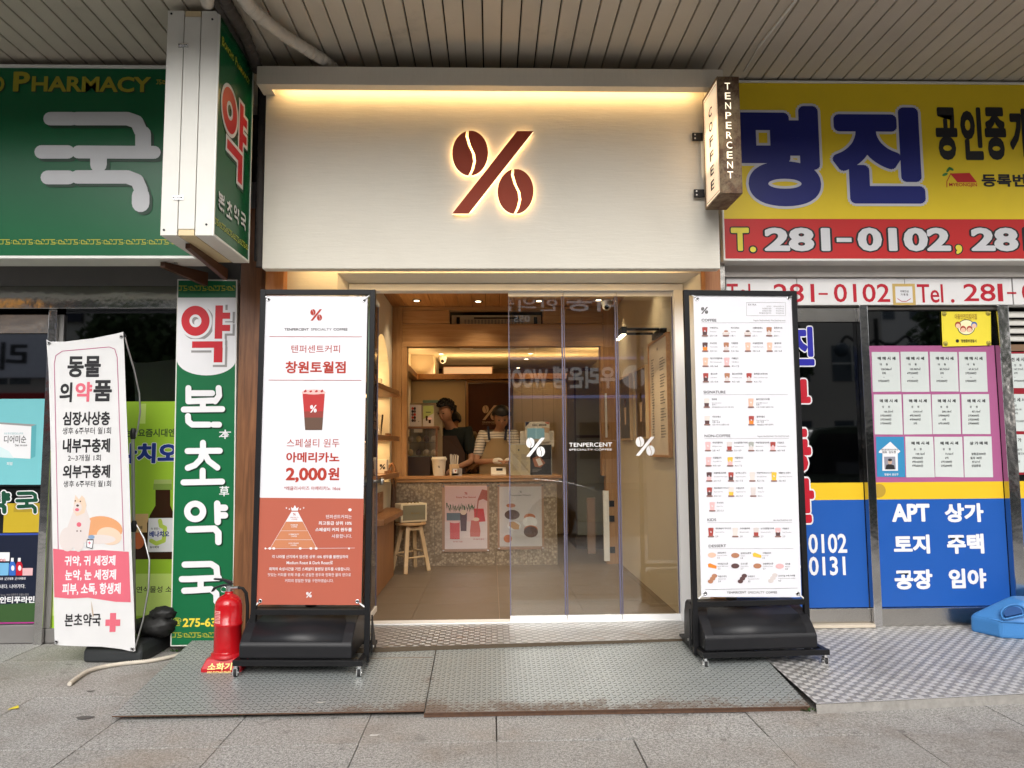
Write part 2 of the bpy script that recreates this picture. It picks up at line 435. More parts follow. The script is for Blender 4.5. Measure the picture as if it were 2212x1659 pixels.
# ================================================================== GROUND
GZ = 0.0
def add_struct(mb, name, **k): return mb.build(name, None, kind='structure', **k)
ground = MB().add([(-60, -60, -.16), (60, -60, -.16), (60, 60, -.16), (-60, 60, -.16)], [(0, 1, 2, 3)], M('earth', (.12, .11, .10), .9)).build('ground', None, kind='structure')
asph = M('asphalt', (.085, .085, .085), .85, var=.25, vs=60, bmp=.4, bs=300)
road = MB().box(-60, 60, -14, -.9, -.155, -.13, asph).build('road', None, kind='structure')
linem = M('road_paint', (.7, .7, .68), .6, var=.1)
mk = MB()
for i in range(-10, 11): mk.box(i*4.0, i*4+2, -7.55, -7.4, -.13, -.125, linem)
mk.build('lane_marking', road)
farpave = MB().box(-60, 60, -17.5, -14, -.155, 0, M('far_paving', (.26, .25, .235), .8)).build('far_pavement', None, kind='structure')
pv = MB().box(-60, 60, -.9, 14, -.15, -.012, M('joint_grit', (.06, .053, .045), .95, bmp=.5, bs=200)).build('pavement', None, kind='structure')
SP = .61; SQ = .705
def slab(i, j, jitter=.0018):
    x0 = .02+SP*i; y0 = 3.45+SQ*j; g = .0017
    x0 += random.uniform(-.002, .002)
    z = random.uniform(-jitter, jitter); t = [random.uniform(-.0012, .0012) for _ in range(4)]
    gy_ = .0042
    vs = [(x0+g, y0+gy_, z+t[0]), (x0+SP-g, y0+gy_, z+t[1]), (x0+SP-g, y0+SQ-gy_, z+t[2]), (x0+g, y0+SQ-gy_, z+t[3])]
    c = .0006; top = [(x0+g+c, y0+gy_+c), (x0+SP-g-c, y0+gy_+c), (x0+SP-g-c, y0+SQ-gy_-c), (x0+g+c, y0+SQ-gy_-c)]
    m = MB(); bot = [(v[0], v[1], -.012) for v in vs]; mid = [(v[0], v[1], v[2]-.002) for v in vs]; tp = [(top[k][0], top[k][1], vs[k][2]) for k in range(4)]
    V = bot+mid+tp; Fc = [(8, 9, 10, 11)]
    for k in range(4): Fc += [(k, (k+1) % 4, 4+(k+1) % 4, 4+k), (4+k, 4+(k+1) % 4, 8+(k+1) % 4, 8+k)]
    m.add(V, Fc, granite); m.build('paving_slab', pv)
for i in range(-7, 7):
    for j in range(-2, 3): slab(i, j)
rest = MB()
for (a, b_, c, d) in ((-60, .02-.61*7, -.9, 5.56), (.02+.61*7, 60, -.9, 5.56), (.02-.61*7, .02+.61*7, -.9, 3.45-1.41)):
    rest.box(a, b_, c, d, -.012, -.001, granite)
rest.build('outer_paving', pv)

# ================================================================== RAMP AND PLATFORMS
ramp = thing('steel_ramp', 'two-plate grey steel checker plate ramp with rusty front edge before the glass door', 'ramp', (0, 4.2, 0))
def ramp_plate(xa, xb, yf, yb, xbb=None):
    z0, z1 = .026, .140; t = .006; xa2 = xa; xb2 = xbb if xbb is not None else xb
    vs = [(xa, yf, z0), (xb, yf, z0), (xb2, yb, z1), (xa2, yb, z1)]
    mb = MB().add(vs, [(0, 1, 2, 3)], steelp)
    lo = [(x, y, z-t) for x, y, z in vs]; rustm = M('rusty_edge', (.10, .055, .035), .85, var=.5, vs=40, bmp=.6, bs=150)
    mb.add(vs+lo, [(0, 4, 5, 1), (1, 5, 6, 2), (3, 7, 4, 0)], rustm)
    mb.build('ramp_plate', ramp)
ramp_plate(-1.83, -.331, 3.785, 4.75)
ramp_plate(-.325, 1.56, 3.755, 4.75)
rb = MB(); rustm = MATS['rusty_edge']
rb.box(-.33, 1.555, 3.762, 3.77, .001, .0195, rustm)

rb.build('ramp_frame', ramp)
db = MB(); rnd = random.Random(3); grit = M('grit', (.10, .08, .06), .9, var=.6, vs=60)
for k in range(420):
    x = rnd.uniform(-1.8, 1.6); y = (3.775 if x < -.33 else 3.745)-abs(rnd.gauss(0, .018)); a = rnd.uniform(0, 6.28); q = rnd.uniform(.002, .007)
    db.add([(x, y, .003), (x+q*math.cos(a), y+q*math.sin(a), .005), (x+q*math.cos(a+1.5), y+q*math.sin(a+1.5), .003)], [(0, 1, 2)], grit)
o = db.build('grit_along_ramp', None, kind='stuff')
thr = thing('door_threshold', 'raised aluminium checker plate door sill glowing gold by the door track', 'threshold', (.3, 4.7, .1))
MB().add([(-1.05, 4.50, .142), (1.40, 4.64, .142), (1.40, 5.195, .142), (-1.05, 5.195, .142)], [(0, 1, 2, 3)], alug).add([(-1.05, 4.50, .08), (1.40, 4.64, .08), (1.40, 4.64, .142), (-1.05, 4.50, .142)], [(0, 1, 2, 3)], M('sill_edge', (.10, .075, .05), .6, .4)).add([(-1.05, 4.50, .142), (-1.05, 5.3, .142), (-1.05, 5.3, 0), (-1.05, 4.50, 0)], [(0, 1, 2, 3)], MATS['sill_edge']).build('tread_plate', thr)
bx('concrete_kerb', thr, -1.4, -.34, 4.43, 4.495, .03, .104, M('old_concrete', (.2, .17, .14), .9, var=.3, bmp=.4), .003)
plat = thing('aluminium_platform', 'bright aluminium five-bar tread platform in front of the yellow-signed office', 'platform', (3, 4.3, 0))
MB().add([(1.575, 3.72, .05), (7.5, 4.27, .05), (7.5, 5.45, .135), (1.575, 5.45, .135)], [(0, 1, 2, 3)], alup).build('tread_plate', plat)
MB().add([(1.575, 3.72, .05), (7.5, 4.27, .05), (7.5, 4.265, .0), (1.575, 3.715, 0)], [(0, 3, 2, 1)], M('edge_aluminium', (.42, .40, .37), .5, .6, var=.35, vs=30, bmp=.6, bs=60)).build('front_edge', plat)
MB().tube([(1.575, 3.717, .049), (7.5, 4.267, .049)], .0028, chrome, 6).build('edge_strip', plat)

# ================================================================== CEILING SOFFIT
CZ = 3.77
soff = M('soffit_paint', (.52, .47, .39), .45, var=.16, vs=2, dirt=.4)
_n = soff.node_tree; _oi = _n.nodes.new('ShaderNodeObjectInfo'); _b = _n.nodes['Principled BSDF']; _src = _b.inputs['Base Color'].links[0].from_socket
_n.links.new(cmix(_n, E(_n, _oi.outputs['Random'])*.22, _src, (.30, .27, .22)), _b.inputs['Base Color'])
ceil = MB().box(-12, 12, 3.30, 7.0, CZ+.03, CZ+.2, M('soffit_groove', (.025, .022, .02), .9)).build('soffit', None, kind='structure')
PW = .1103
def slat(i):
    x0 = -.0367+PW*i; g = .0045
    m = MB(); y0, y1 = 3.31, 5.4
    m.add([(x0+g, y0, CZ+.003), (x0+g+.004, y0, CZ), (x0+PW-g-.004, y0, CZ), (x0+PW-g, y0, CZ+.003), (x0+PW-g, y0, CZ+.029), (x0+g, y0, CZ+.029),
           (x0+g, y1, CZ+.003), (x0+g+.004, y1, CZ), (x0+PW-g-.004, y1, CZ), (x0+PW-g, y1, CZ+.003), (x0+PW-g, y1, CZ+.029), (x0+g, y1, CZ+.029)],
          [(k, 6+k, 6+(k+1) % 6, (k+1) % 6) for k in range(6)]+[(5, 4, 3, 2, 1, 0), (6, 7, 8, 9, 10, 11)], soff)
    m.build('soffit_slat', ceil)
for i in range(-34, 36): slat(i)
far_s = MB()
for i in list(range(-90, -34))+list(range(36, 92)): far_s.box(-.0367+PW*i+.0045, -.0367+PW*(i+1)-.0045, 3.31, 5.4, CZ, CZ+.029, soff)
far_s.build('outer_soffit_slats', ceil, kind='stuff')
upper = MB().box(-12, 12, 3.1, 7.2, CZ+.2, 14, M('upper_wall_tile', (.32, .30, .27), .7)).box(-12, 12, 3.1, 3.30, CZ-.02, CZ+.199, MATS['upper_wall_tile'])
o = upper.build('upper_storeys', None); tag(o, 'overhanging upper floors of the building above the slatted soffit', 'building')

# ================================================================== BACKING WALLS
back = MB()
dkwall = M('dark_backing_wall', (.05, .045, .04), .9)
back.box(-7.5, -1.45, 5.45, 5.6, 0, CZ, dkwall)
back.box(1.62, 8.5, 5.45, 5.6, 0, CZ, dkwall)
back.box(-1.56, 1.62, 5.2, 5.6, 2.82, CZ, dkwall)
back.box(-1.56, -1.47, 5.0, 5.45, 0, CZ, dkwall)
back.box(1.565, 1.62, 5.1, 5.45, 0, CZ, dkwall)
back.build('structural_wall', None, kind='structure')

# ================================================================== COFFEE SHOP FACADE
shop = thing('coffee_shopfront', 'cream stucco coffee shop front with a backlit percent mark of coffee beans', 'shopfront', (0, 4.9, .1))
warm = (1.0, .66, .30)
# fascia block with recessed light slot under the cornice
fy = 4.62
fz0, fz1 = 2.422, 3.30
xl, xr = -1.417, 1.458
m = MB(); m.box(xl, xr, fy, 4.70, fz0, 3.655, stucco); m.build('fascia', shop, .004)
m = MB(); m.box(xl-.012, xr+.008, 4.47, 4.54, 3.54, 3.655, stucco_v)
m.box(xl-.012, xl+.06, 4.54, fy-.002, 3.54, 3.655, stucco_v); m.box(xr-.075, xr+.008, 4.54, fy-.002, 3.54, 3.655, stucco_v)
m.box(xl+.06, xr-.075, 4.54, fy-.002, 3.605, 3.655, stucco_v); m.build('cornice', shop)
strip = m_emit('warm_led_strip', (1, .66, .28), 4)
bx('led_strip', shop, xl+.062, xr-.077, 4.544, 4.555, 3.585, 3.603, strip)
lamp('AREA', (0, 4.585, 3.59), 2.8, warm, 2.6, shop, (math.radians(-12), 0, 0), .03, name='cove_light')
# lower wall with splayed reveal
wy = 4.92
m = MB()
top = 2.40
def wallrect(x0, x1, z0, z1): m.add([(x0, wy, z0), (x1, wy, z0), (x1, wy, z1), (x0, wy, z1)], [(0, 1, 2, 3)], stucco)
ox0, ox1, oz = -1.011, 1.413, 2.465
wallrect(-1.37, ox0, .0, 2.66); wallrect(ox1, 1.43, .0, 2.66); wallrect(ox0, ox1, oz, 2.66)
gy = 5.12
ix0, ix1, iz = -.962, 1.330, 2.425
m.add([(ox0, wy, 0), (ox0, wy, oz), (ix0, gy-.03, iz), (ix0, gy-.03, 0)], [(0, 1, 2, 3)], stucco_v)
m.add([(ox1, wy, 0), (ix1, gy-.03, 0), (ix1, gy-.03, iz), (ox1, wy, oz)], [(0, 1, 2, 3)], stucco_v)
m.add([(ox0, wy, oz), (ox1, wy, oz), (ix1, gy-.03, iz), (ix0, gy-.03, iz)], [(0, 1, 2, 3)], stucco)
m.build('entrance_wall', shop)
bx('led_strip', shop, -1.30, 1.34, 4.705, 4.72, 2.44, 2.455, strip)
lamp('AREA', (0, 4.80, 2.53), 3.0, warm, 2.5, shop, (math.radians(30), 0, 0), .04, name='under_fascia_light')
# posts
bx('cedar_post', shop, -1.462, -1.342, 4.84, 4.98, .02, 2.62, orangewood, .004)
bx('cedar_post', shop, 1.418, 1.526, 4.84, 4.98, .02, 2.62, orangewood, .004)
bx('side_trim', shop, 1.530, 1.562, 4.86, 5.1, .05, 2.62, stainless_b)
# white door frame
m = MB(); fr0, fr1 = gy-.055, gy+.045
m.box(ix0-.002, ix1+.002, fr0, fr1, 2.378, iz-.002, white_alu); m.box(ix1-.062, ix1, fr0, fr1, .143, 2.378, white_alu)
m.box(ix0, ix0+.05, fr0, fr1, .143, 2.378, white_alu); m.build('door_frame', shop, .003)
bx('door_track', shop, ix0+.05, ix1-.06, gy-.035, gy+.06, .1425, .150, white_alu)

# % sign : raised faces, white edges, light from behind
pl = FP(fy)
a0 = (976, 288.5, 1151.5, 465)
sgn = thing('percent_mark_sign', 'large red-brown backlit percent sign of two coffee beans on the fascia', 'sign', (0, fy, 3.0))
redface = M('red_brown_acrylic', (.27, .034, .010), .6, var=.06)
edge = m_emit('lit_acrylic_edge', (1, .80, .48), .9)
for q in logo_polys():
    pts = []
    for u, v in q:
        uu, vv = pl.uv(a0[0]+u*(a0[2]-a0[0]), a0[3]-v*(a0[3]-a0[1])); pts.append(Vector((uu, fy-.012, vv)))
    MB().prism(pts, (0, -.02, 0), edge).build('edge_return', sgn)
    MB().prism([p+Vector((0, -.0205, 0)) for p in pts], (0, -.006, 0), redface).build('sign_face', sgn)
    c = sum(pts, Vector())/len(pts)
    bk = MB(); bk.prism([Vector((c.x+(p.x-c.x)*.9, fy-.004, c.z+(p.z-c.z)*.94)) for p in pts], (0, -.007, 0), m_emit('halo_light', (1, .66, .28), 7)); bk.build('halo_light', sgn)
# ================================================================== SIGN MATERIALS
def vinyl(name, c, rough=.35, **k): return M(name, c, rough, var=.05, vs=8, **k)
green_gloss = vinyl('sign_green', (.004, .10, .035), .22)
green_v = vinyl('banner_green', (.004, .12, .042), .35)
sw = vinyl('sign_white', (.62, .62, .64), .4)
pw = vinyl('print_white', (.70, .70, .72), .5)
greyltr = vinyl('letter_silver', (.52, .53, .55), .35)
red = vinyl('sign_red', (.50, .012, .022), .4)
yel_g = vinyl('gold_green', (.36, .36, .03), .4)
olive = vinyl('dull_gold', (.30, .26, .02), .4)
dgreen = vinyl('deep_green', (.003, .035, .014), .3)
ink = vinyl('black_ink', (.018, .018, .02), .5)
grey = vinyl('grey_ink', (.10, .095, .095), .5)
lgrey = vinyl('light_grey_ink', (.27, .26, .26), .5)
tanwood = M('bare_wood', (.62, .50, .30), .6)
white_alu2 = M('aged_white_aluminium', (.66, .65, .60), .45, var=.08, dirt=.18)
brownst = M('brown_steel', (.07, .028, .015), .5, var=.3)
teal = vinyl('teal_print', (.16, .46, .50), .4)
BR = {'본': ((0, 0, 250, 265), [[(19, 10), (19, 90)], [(45, 43), (170, 43)], [(211, 10), (214, 60), (189, 95)], [(19, 95), (189, 90)], [(111, 105), (111, 130)], [(-10, 148), (234, 145)], [(17, 190), (19, 225), (44, 245), (150, 245)], [(178, 245), (214, 245)]]),
      '초': ((0, 0, 250, 250), [[(125, 10), (125, 45)], [(28, 60), (230, 58)], [(125, 60), (110, 110), (75, 145), (30, 162)], [(130, 65), (160, 120), (215, 160)], [(123, 178), (123, 230)], [(3, 250), (245, 245)]]),
      '약': ((0, 0, 250, 250), [('ring', 62, 52, 46), [(190, 5), (193, 115)], [(197, 30), (235, 30)], [(197, 75), (235, 75)], [(25, 160), (175, 155), (197, 180), (197, 235)]]),
      '국': ((0, 0, 250, 250), [[(15, 10), (60, 9), (175, 6), (208, 28), (213, 85)], [(-2, 100), (45, 100), (222, 92)], [(112, 105), (112, 145)], [(13, 172), (60, 170), (175, 162), (207, 190), (209, 238)]])}
def brush(art, ch, x0, y0, x1, y1, mat, w=.115, L=1, part='lettering', dx=0, dy=0):
    (bx0, by0, bx1, by1), st = BR[ch]; kx = (x1-x0)/bx1; ky = (y1-y0)/by1; W = w*(x1-x0)
    for i, q in enumerate(st):
        if q[0] == 'ring':
            cx, cy, r = x0+q[1]*kx+dx, y0+q[2]*ky+dy, q[3]; n = 28; o = art.off(L)
            pts = []
            for k in range(n):
                t = 2*PI*k/n
                for rr in (r*kx+W/2, r*kx-W/2): pts.append(art.p.pt(*art.p.uv(cx+rr*math.cos(t), cy+rr*math.sin(t)*ky/kx), o))
            art._mb(part).add(pts, [(2*k, 2*((k+1) % n), 2*((k+1) % n)+1, 2*k+1) for k in range(n)], mat)
        else: art.line([(x0+a*kx+dx, y0+b*ky+dy) for a, b in q], W, mat, L+i*.3, part)
def meander(art, x0, y0, x1, y1, n, mat, L=1, wd=.07, part='border_pattern'):
    U = (x1-x0)/n; H = y1-y0; w = H*.16
    for i in range(n):
        a = x0+i*U
        P = lambda u, v: (a+u*U, y0+v*H)
        for s_ in ([P(.0, .08), P(.44, .08)], [P(.14, .08), P(.14, .92), P(-.02, .92)], [P(.3, .08), P(.3, .6), P(.44, .6), P(.44, .95), P(.24, .95)],
                   [P(.52, .2), P(.52, .35)], [P(.52, .65), P(.52, .8)], [P(.6, .2), P(.6, .9), P(.95, .9)], [P(.6, .2), P(.72, .2), P(.72, .5), P(.84, .5), P(.84, .9)], [P(.84, .08), P(.96, .08), P(.96, .5)]):
            art.line(s_, w, mat, L, part, cap=False)

# ------------------------------------------------------------------ big pharmacy sign
Y = 4.6
ph = thing('pharmacy_sign', 'long green pharmacy fascia sign with grey brush-style letter and gold lettering', 'sign', (-2.7, Y, 3.1))
zt, zb = PY(170, 142, Y).z, PY(200, 559, Y).z
xr_ = -1.80
bx('sign_case', ph, -4.2, xr_, Y+.012, Y+.2, zb+.002, zt-.002, white_alu2, .004)
bx('sign_panel', ph, -4.19, xr_-.012, Y, Y+.01, zb+.018, zt-.018, green_gloss)
m = MB(); wv = M('sign_edge_white', (.7, .7, .66), .4)
m.box(-4.2, xr_, Y-.012, Y+.012, zt-.016, zt, wv).box(-4.2, xr_, Y-.012, Y+.012, zb, zb+.016, wv).box(xr_-.012, xr_, Y-.012, Y+.012, zb+.0165, zt-.0165, wv).build('edge_trim', ph, kind='stuff')
A = Art(FP(Y), ph)
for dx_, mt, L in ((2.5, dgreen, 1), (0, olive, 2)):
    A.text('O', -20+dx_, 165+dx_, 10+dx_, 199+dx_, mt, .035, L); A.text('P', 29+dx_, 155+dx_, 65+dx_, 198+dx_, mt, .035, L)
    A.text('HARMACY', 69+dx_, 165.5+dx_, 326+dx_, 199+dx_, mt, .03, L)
meander(A, 0, 517, 440, 528, 9, yel_g, 1); meander(A, 338, 172, 362, 182, 1, olive, 1)
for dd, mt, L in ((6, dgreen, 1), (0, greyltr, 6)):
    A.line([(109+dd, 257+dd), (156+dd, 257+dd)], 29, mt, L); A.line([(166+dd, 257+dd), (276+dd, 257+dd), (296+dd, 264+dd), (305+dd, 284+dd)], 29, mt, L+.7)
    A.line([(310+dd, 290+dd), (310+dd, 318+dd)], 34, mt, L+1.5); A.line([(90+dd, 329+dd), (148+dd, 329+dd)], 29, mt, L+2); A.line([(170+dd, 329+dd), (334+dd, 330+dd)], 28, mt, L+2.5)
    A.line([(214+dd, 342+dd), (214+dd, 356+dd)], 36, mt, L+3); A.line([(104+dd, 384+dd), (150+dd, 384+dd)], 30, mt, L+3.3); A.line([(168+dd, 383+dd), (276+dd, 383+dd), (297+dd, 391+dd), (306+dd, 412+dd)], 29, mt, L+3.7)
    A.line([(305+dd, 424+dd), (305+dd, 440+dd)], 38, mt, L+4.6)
A.flush()
# brown bracket under the sign
def bracket(x0, y0, z0, x1, y1, z1, parent, h=.06):
    m = MB(); d = Vector((x1-x0, y1-y0, z1-z0)); s_ = Vector((.02, 0, 0))
    p = [Vector((x0, y0, z0)), Vector((x1, y1, z1)), Vector((x1, y1, z1-h)), Vector((x0, y0, z0-h*.4))]
    m.prism(p, (.028, 0, 0), brownst); return m.build('bracket', parent)
bracket(-2.06, 4.66, zb-.004, -1.90, 4.95, zb-.004, ph, .09)
m = MB()
for x in (-3.1, -1.98): m.cyl((x, 4.7, zb+.004), (x, 4.7, zb-.006), .012, .012, galv)
m.build('screw', ph, kind='stuff')

# ------------------------------------------------------------------ projecting pharmacy box sign
X0, X1, Ya, Yb, Za, Zb = -1.775, -1.500, 4.0, 4.60, 2.452, 3.724
bs_ = thing('pharmacy_box_sign', 'white double-sided box sign with red Korean character on green side above pharmacy door', 'sign', (-1.64, 4.3, 2.45))
W3 = (X1-X0)/3
for k in range(3):
    xa, xb = X0+k*W3+(.002 if k else 0), X0+(k+1)*W3-(.002 if k < 2 else 0)
    bx('case_strip', bs_, xa, xb, Ya, Yb, Za+(.035 if k == 1 else 0), Zb-(.035 if k == 1 else 0), white_alu2, .003)
bx('wood_block', bs_, X0+W3+.004, X0+2*W3-.004, Ya+.003, Yb-.01, Za+.001, Za+.033, tanwood); bx('wood_block', bs_, X0+W3+.004, X0+2*W3-.004, Ya+.003, Yb-.01, Zb-.033, Zb-.001, tanwood)
for z in (3.52, 2.66):
    m = MB(); x = X0+W3
    m.box(x-.028, x+.028, Ya-.006, Ya-.001, z-.012, z+.012, chrome); m.cyl((x-.02, Ya-.011, z), (x-.02, Ya-.006, z), .006, .006, ink).cyl((x+.02, Ya-.011, z), (x+.02, Ya-.006, z), .006, .006, ink); m.box(x-.012, x+.012, Ya-.016, Ya-.006, z-.004, z+.004, chrome); m.build('latch', bs_, .002)
for x, z in ((X0+.02, Zb-.02), (X1-.03, Zb-.05), (X0+.02, Za+.03), (X1-.03, Za+.06)):
    MB().cyl((x, Ya-.003, z), (x, Ya+.001, z), .006, .006, ink).build('rivet', bs_)
bx('green_face', bs_, X1, X1+.006, Ya+.012, Yb-.012, Za+.012, Zb-.012, green_gloss)
m = MB(); m.box(X1, X1+.01, Ya, Ya+.012, Za, Zb, wv).box(X1, X1+.01, Yb-.012, Yb, Za, Zb, wv).box(X1, X1+.01, Ya+.0125, Yb-.0125, Za, Za+.012, wv).box(X1, X1+.01, Ya+.0125, Yb-.0125, Zb-.012, Zb, wv); m.build('face_frame', bs_, kind='stuff')
class Loc(Plane):
    """plane whose art coordinates are already metres: u along U, v downwards from the top"""
    def uv(s, x, y): return x, -y
LP = Loc((X1+.007, Ya, Zb), (0, 1, 0), (0, 0, 1)); LP.N = Vector((1, 0, 0))
A = Art(LP, bs_)
A.text('B', .05, .115, .085, .165, yel_g, .03); A.text('ONCHO', .088, .127, .245, .165, yel_g, .03); A.text('P', .268, .115, .295, .165, yel_g, .03); A.text('HARMACY', .30, .127, .53, .165, yel_g, .03)
def yak(A, x0, y0, x1, y1, L, big=0, fill=None, edge_=None, sh=None):
    """heavy straight-cut syllable made of ring, post with two ticks and an angle"""
    w_, h_ = x1-x0, y1-y0; Q = lambda u, v: (x0+u*w_, y0+v*h_)
    def parts(g, mat, L, ox=0, oy=0):
        o = A.off(L); n = 36; cx, cy = Q(.29, .27); R = .29*w_; Ry = .265*h_; pts = []
        for k in range(n):
            t = 2*PI*k/n
            for rx, ry in ((R+g*w_, Ry+g*w_), (R*.42-g*w_, Ry*.42-g*w_)): pts.append(A.p.pt(*A.p.uv(cx+ox+rx*math.cos(t), cy+oy+ry*math.sin(t)), o))
        A._mb('lettering').add(pts, [(2*k, 2*((k+1) % n), 2*((k+1) % n)+1, 2*k+1) for k in range(n)], mat)
        gx = g*w_
        for i, (a, b, c, d) in enumerate(((.69, 0, .845, .585), (.84, .125, 1, .235), (.84, .34, 1, .45), (.22, .63, .845, .745), (.665, .74, .845, 1))):
            (ax, ay), (cx_, cy_) = Q(a, b), Q(c, d); A.rect(ax-gx+ox, ay-gx+oy, cx_+gx+ox, cy_+gx+oy, mat, L+.1+i*.1, 'lettering')
    if sh: parts(.055, sh, L, .04*w_, .04*w_)
    parts(.05, edge_, L+1); parts(0, fill, L+2)
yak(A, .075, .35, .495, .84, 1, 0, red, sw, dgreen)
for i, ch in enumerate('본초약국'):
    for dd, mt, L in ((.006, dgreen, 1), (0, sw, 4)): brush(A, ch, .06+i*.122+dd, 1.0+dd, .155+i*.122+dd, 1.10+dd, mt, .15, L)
meander(A, .02, 1.165, .58, 1.20, 5, yel_g, 1)
A.flush()
bracket(-1.70, 4.15, Za-.002, -1.70, 4.75, Za-.002, bs_, .07)
# ------------------------------------------------------------------ tall green door sign
Y = 5.0
vs_ = thing('vertical_pharmacy_sign', 'tall narrow green and white pharmacy board with a phone number beside the wooden post', 'sign', (-1.88, Y, .04))
P0, P1 = FP(Y), None
cs = [P0.pt(*P0.uv(*q), 0) for q in ((383, 603), (513, 604), (503.5, 1394), (367.5, 1396.5))]
m = MB(); m.prism(cs, (0, .05, 0), white_alu2); m.build('sign_case', vs_, .003)
A = Art(FP(Y), vs_)
A.poly([(385.5, 606), (510, 607), (501.5, 1391.5), (370.5, 1393.5)], green_v, 0, 'sign_panel')
arc = [(446+64*math.cos(t), 776+35*math.sin(t)) for t in [PI*k/20 for k in range(21)]]
A.poly([(384.8, 643), (509.5, 643)]+[(x*1.0, y) for x, y in arc], pw, 1, 'white_field')
meander(A, 386, 617, 509, 628, 3, yel_g, 1); meander(A, 373, 1366, 500, 1377, 3, yel_g, 1)
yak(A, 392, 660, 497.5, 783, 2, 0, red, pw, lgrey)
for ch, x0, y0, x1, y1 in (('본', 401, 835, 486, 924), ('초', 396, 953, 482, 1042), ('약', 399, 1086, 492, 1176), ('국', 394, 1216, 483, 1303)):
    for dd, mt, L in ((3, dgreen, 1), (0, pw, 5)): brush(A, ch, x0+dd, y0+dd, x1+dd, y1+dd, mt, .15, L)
A.text('本', 473, 928, 500, 948, pw, .01); A.text('草', 474, 1050, 495, 1072, pw, .01)
A.text('☎', 373.5, 1334, 392, 1354, yel_g, .02); A.text('275-63', 395, 1335, 467, 1354, MATS.get('y1') or vinyl('y1', (.72, .58, .05), .4), .03)
A.flush()
# brown varnished post next to it
o = bx('varnished_post', None, -1.668, -1.503, 4.98, 5.12, 0.0, PY(530, 560, 4.98).z+.35, postwood, .003); tag(o, 'brown varnished wooden post between the green board and the coffee shop', 'post')
# dark recess stuff
gz = MB(); gz.box(-1.50, -1.42, 4.72, 4.75, 2.5, 3.76, M('rough_black_foam', (.02, .02, .02), .9, bmp=.6, bs=60)); o = gz.build('gap_filler', None, kind='structure')

# ------------------------------------------------------------------ pet medicine banner on an X stand
Y = 4.75
pb = thing('pet_medicine_banner', 'white pet medicine banner with a corgi and pink panel on a bent rod stand', 'banner stand', (-2.45, 4.85, 0))
pk = vinyl('banner_pink', (.60, .12, .165), .6); fab = M('banner_fabric', (.62, .62, .62), .7, var=.04, bmp=.3, bs=900)
P0 = FP(Y)
ol = [(100, 733), (108, 738), (140, 738), (200, 731), (250, 721), (266, 717), (268.5, 760), (272, 860), (278, 1000), (284, 1180), (290, 1330), (292, 1406), (287, 1408), (262, 1402), (220, 1397), (160, 1395.5), (130, 1394), (118, 1391), (116.5, 1330), (113, 1150), (109, 950), (105, 800)]
MB().prism([P0.pt(*P0.uv(*q), 0) for q in ol], (0, .0015, 0), fab).build('fabric', pb)
A = Art(P0, pb)
plum = vinyl('plum_line', (.40, .10, .20), .6)
rr = [(135, 757.5), (245, 748)]
A.line([(126, 1186), (117.5, 785), (121, 768), (135, 758.5), (236, 749.5), (248, 754), (253.5, 772), (268, 1190)], 1.6, plum, 1, 'border_line', False)
A.text('동물', 146, 769, 218, 815, ink, .035); A.text('의', 129, 826, 156, 869, ink, .035); A.text('약', 163, 825, 199, 868, pk, .035); A.text('품', 202, 821, 242, 867, ink, .035)
for t, y0, y1, b in (('심장사상충', 889, 919, .035), ('내부구충제', 947, 978, .035), ('외부구충제', 1004, 1033, .035)): A.text(t, 136, y0, 238, y1, ink, b)
A.text('생후 6주부터 월1회', 135, 923, 240, 938, ink, .006); A.text('2~3개월 1회', 147, 982, 218, 996, ink, .006); A.text('생후 6주부터 월1회', 137, 1038, 240, 1052, ink, .006)
fur = vinyl('fur_orange', (.62, .30, .14), .7); furl = vinyl('fur_cream', (.66, .50, .38), .7); furw = vinyl('fur_white', (.60, .54, .52), .7); dkb = vinyl('dark_brown_ink', (.08, .04, .03), .6)
D = 'dog_picture'
A.ell(222, 1142, 43, 27, fur, 1, D, rot=.12); A.ell(236, 1158, 27, 19, furl, 1.3, D, rot=.2); A.ell(214, 1165, 36, 10, furw, 1.5, D); A.poly([(158, 1105), (185, 1096), (196, 1125), (190, 1165), (158, 1175), (142, 1150)], furw, 1.7, D)
A.poly([(161, 1082), (163, 1069), (171, 1079), (177, 1070), (183, 1076), (187, 1092), (183, 1108), (166, 1115), (158, 1102)], furl, 2, D); A.ell(168, 1096, 9, 11, furw, 2.2, D); A.ell(168, 1092, 3, 2.5, dkb, 2.5, D); A.ell(163, 1079+3, 1.6, 1.6, dkb, 2.5, D); A.ell(174, 1083, 1.6, 1.6, dkb, 2.5, D); A.ell(167, 1101, 4.5, 3.5, pk, 2.6, D)
A.ell(146, 1165, 17, 26, furw, 2.8, D); A.ell(170, 1170, 12, 22, furw, 3, D); A.ell(171, 1148, 9.5, 9, furw, 3.2, D); A.ell(171, 1133, 5, 5, pk, 3.4, D); A.ell(167, 1147, 1.4, 1.8, dkb, 3.5, D); A.ell(175, 1147, 1.4, 1.8, dkb, 3.5, D)
A.line([(190, 1164), (200, 1168)], 1, ink, 3.1, D); A.poly([(188, 1165), (203, 1165), (200, 1186), (187, 1182)], ink, 3.2, D); A.poly([(189, 1167), (201.5, 1167), (199, 1184), (188.5, 1181)], pw, 3.4, D); A.ell(198, 1160, 7, 4.5, vinyl('lid_blue', (.2, .3, .45), .5), 3.6, D); A.line([(191, 1172), (197, 1173)], 2, pk, 3.7, D, False); A.line([(194, 1169.5), (193.5, 1176)], 2, pk, 3.8, D, False)
A.poly([(114.8, 1185), (160, 1190), (220, 1188), (278.5, 1192), (282.5, 1301), (250, 1300), (190, 1291), (150, 1293), (117.5, 1290)], pk, 1, 'pink_panel')
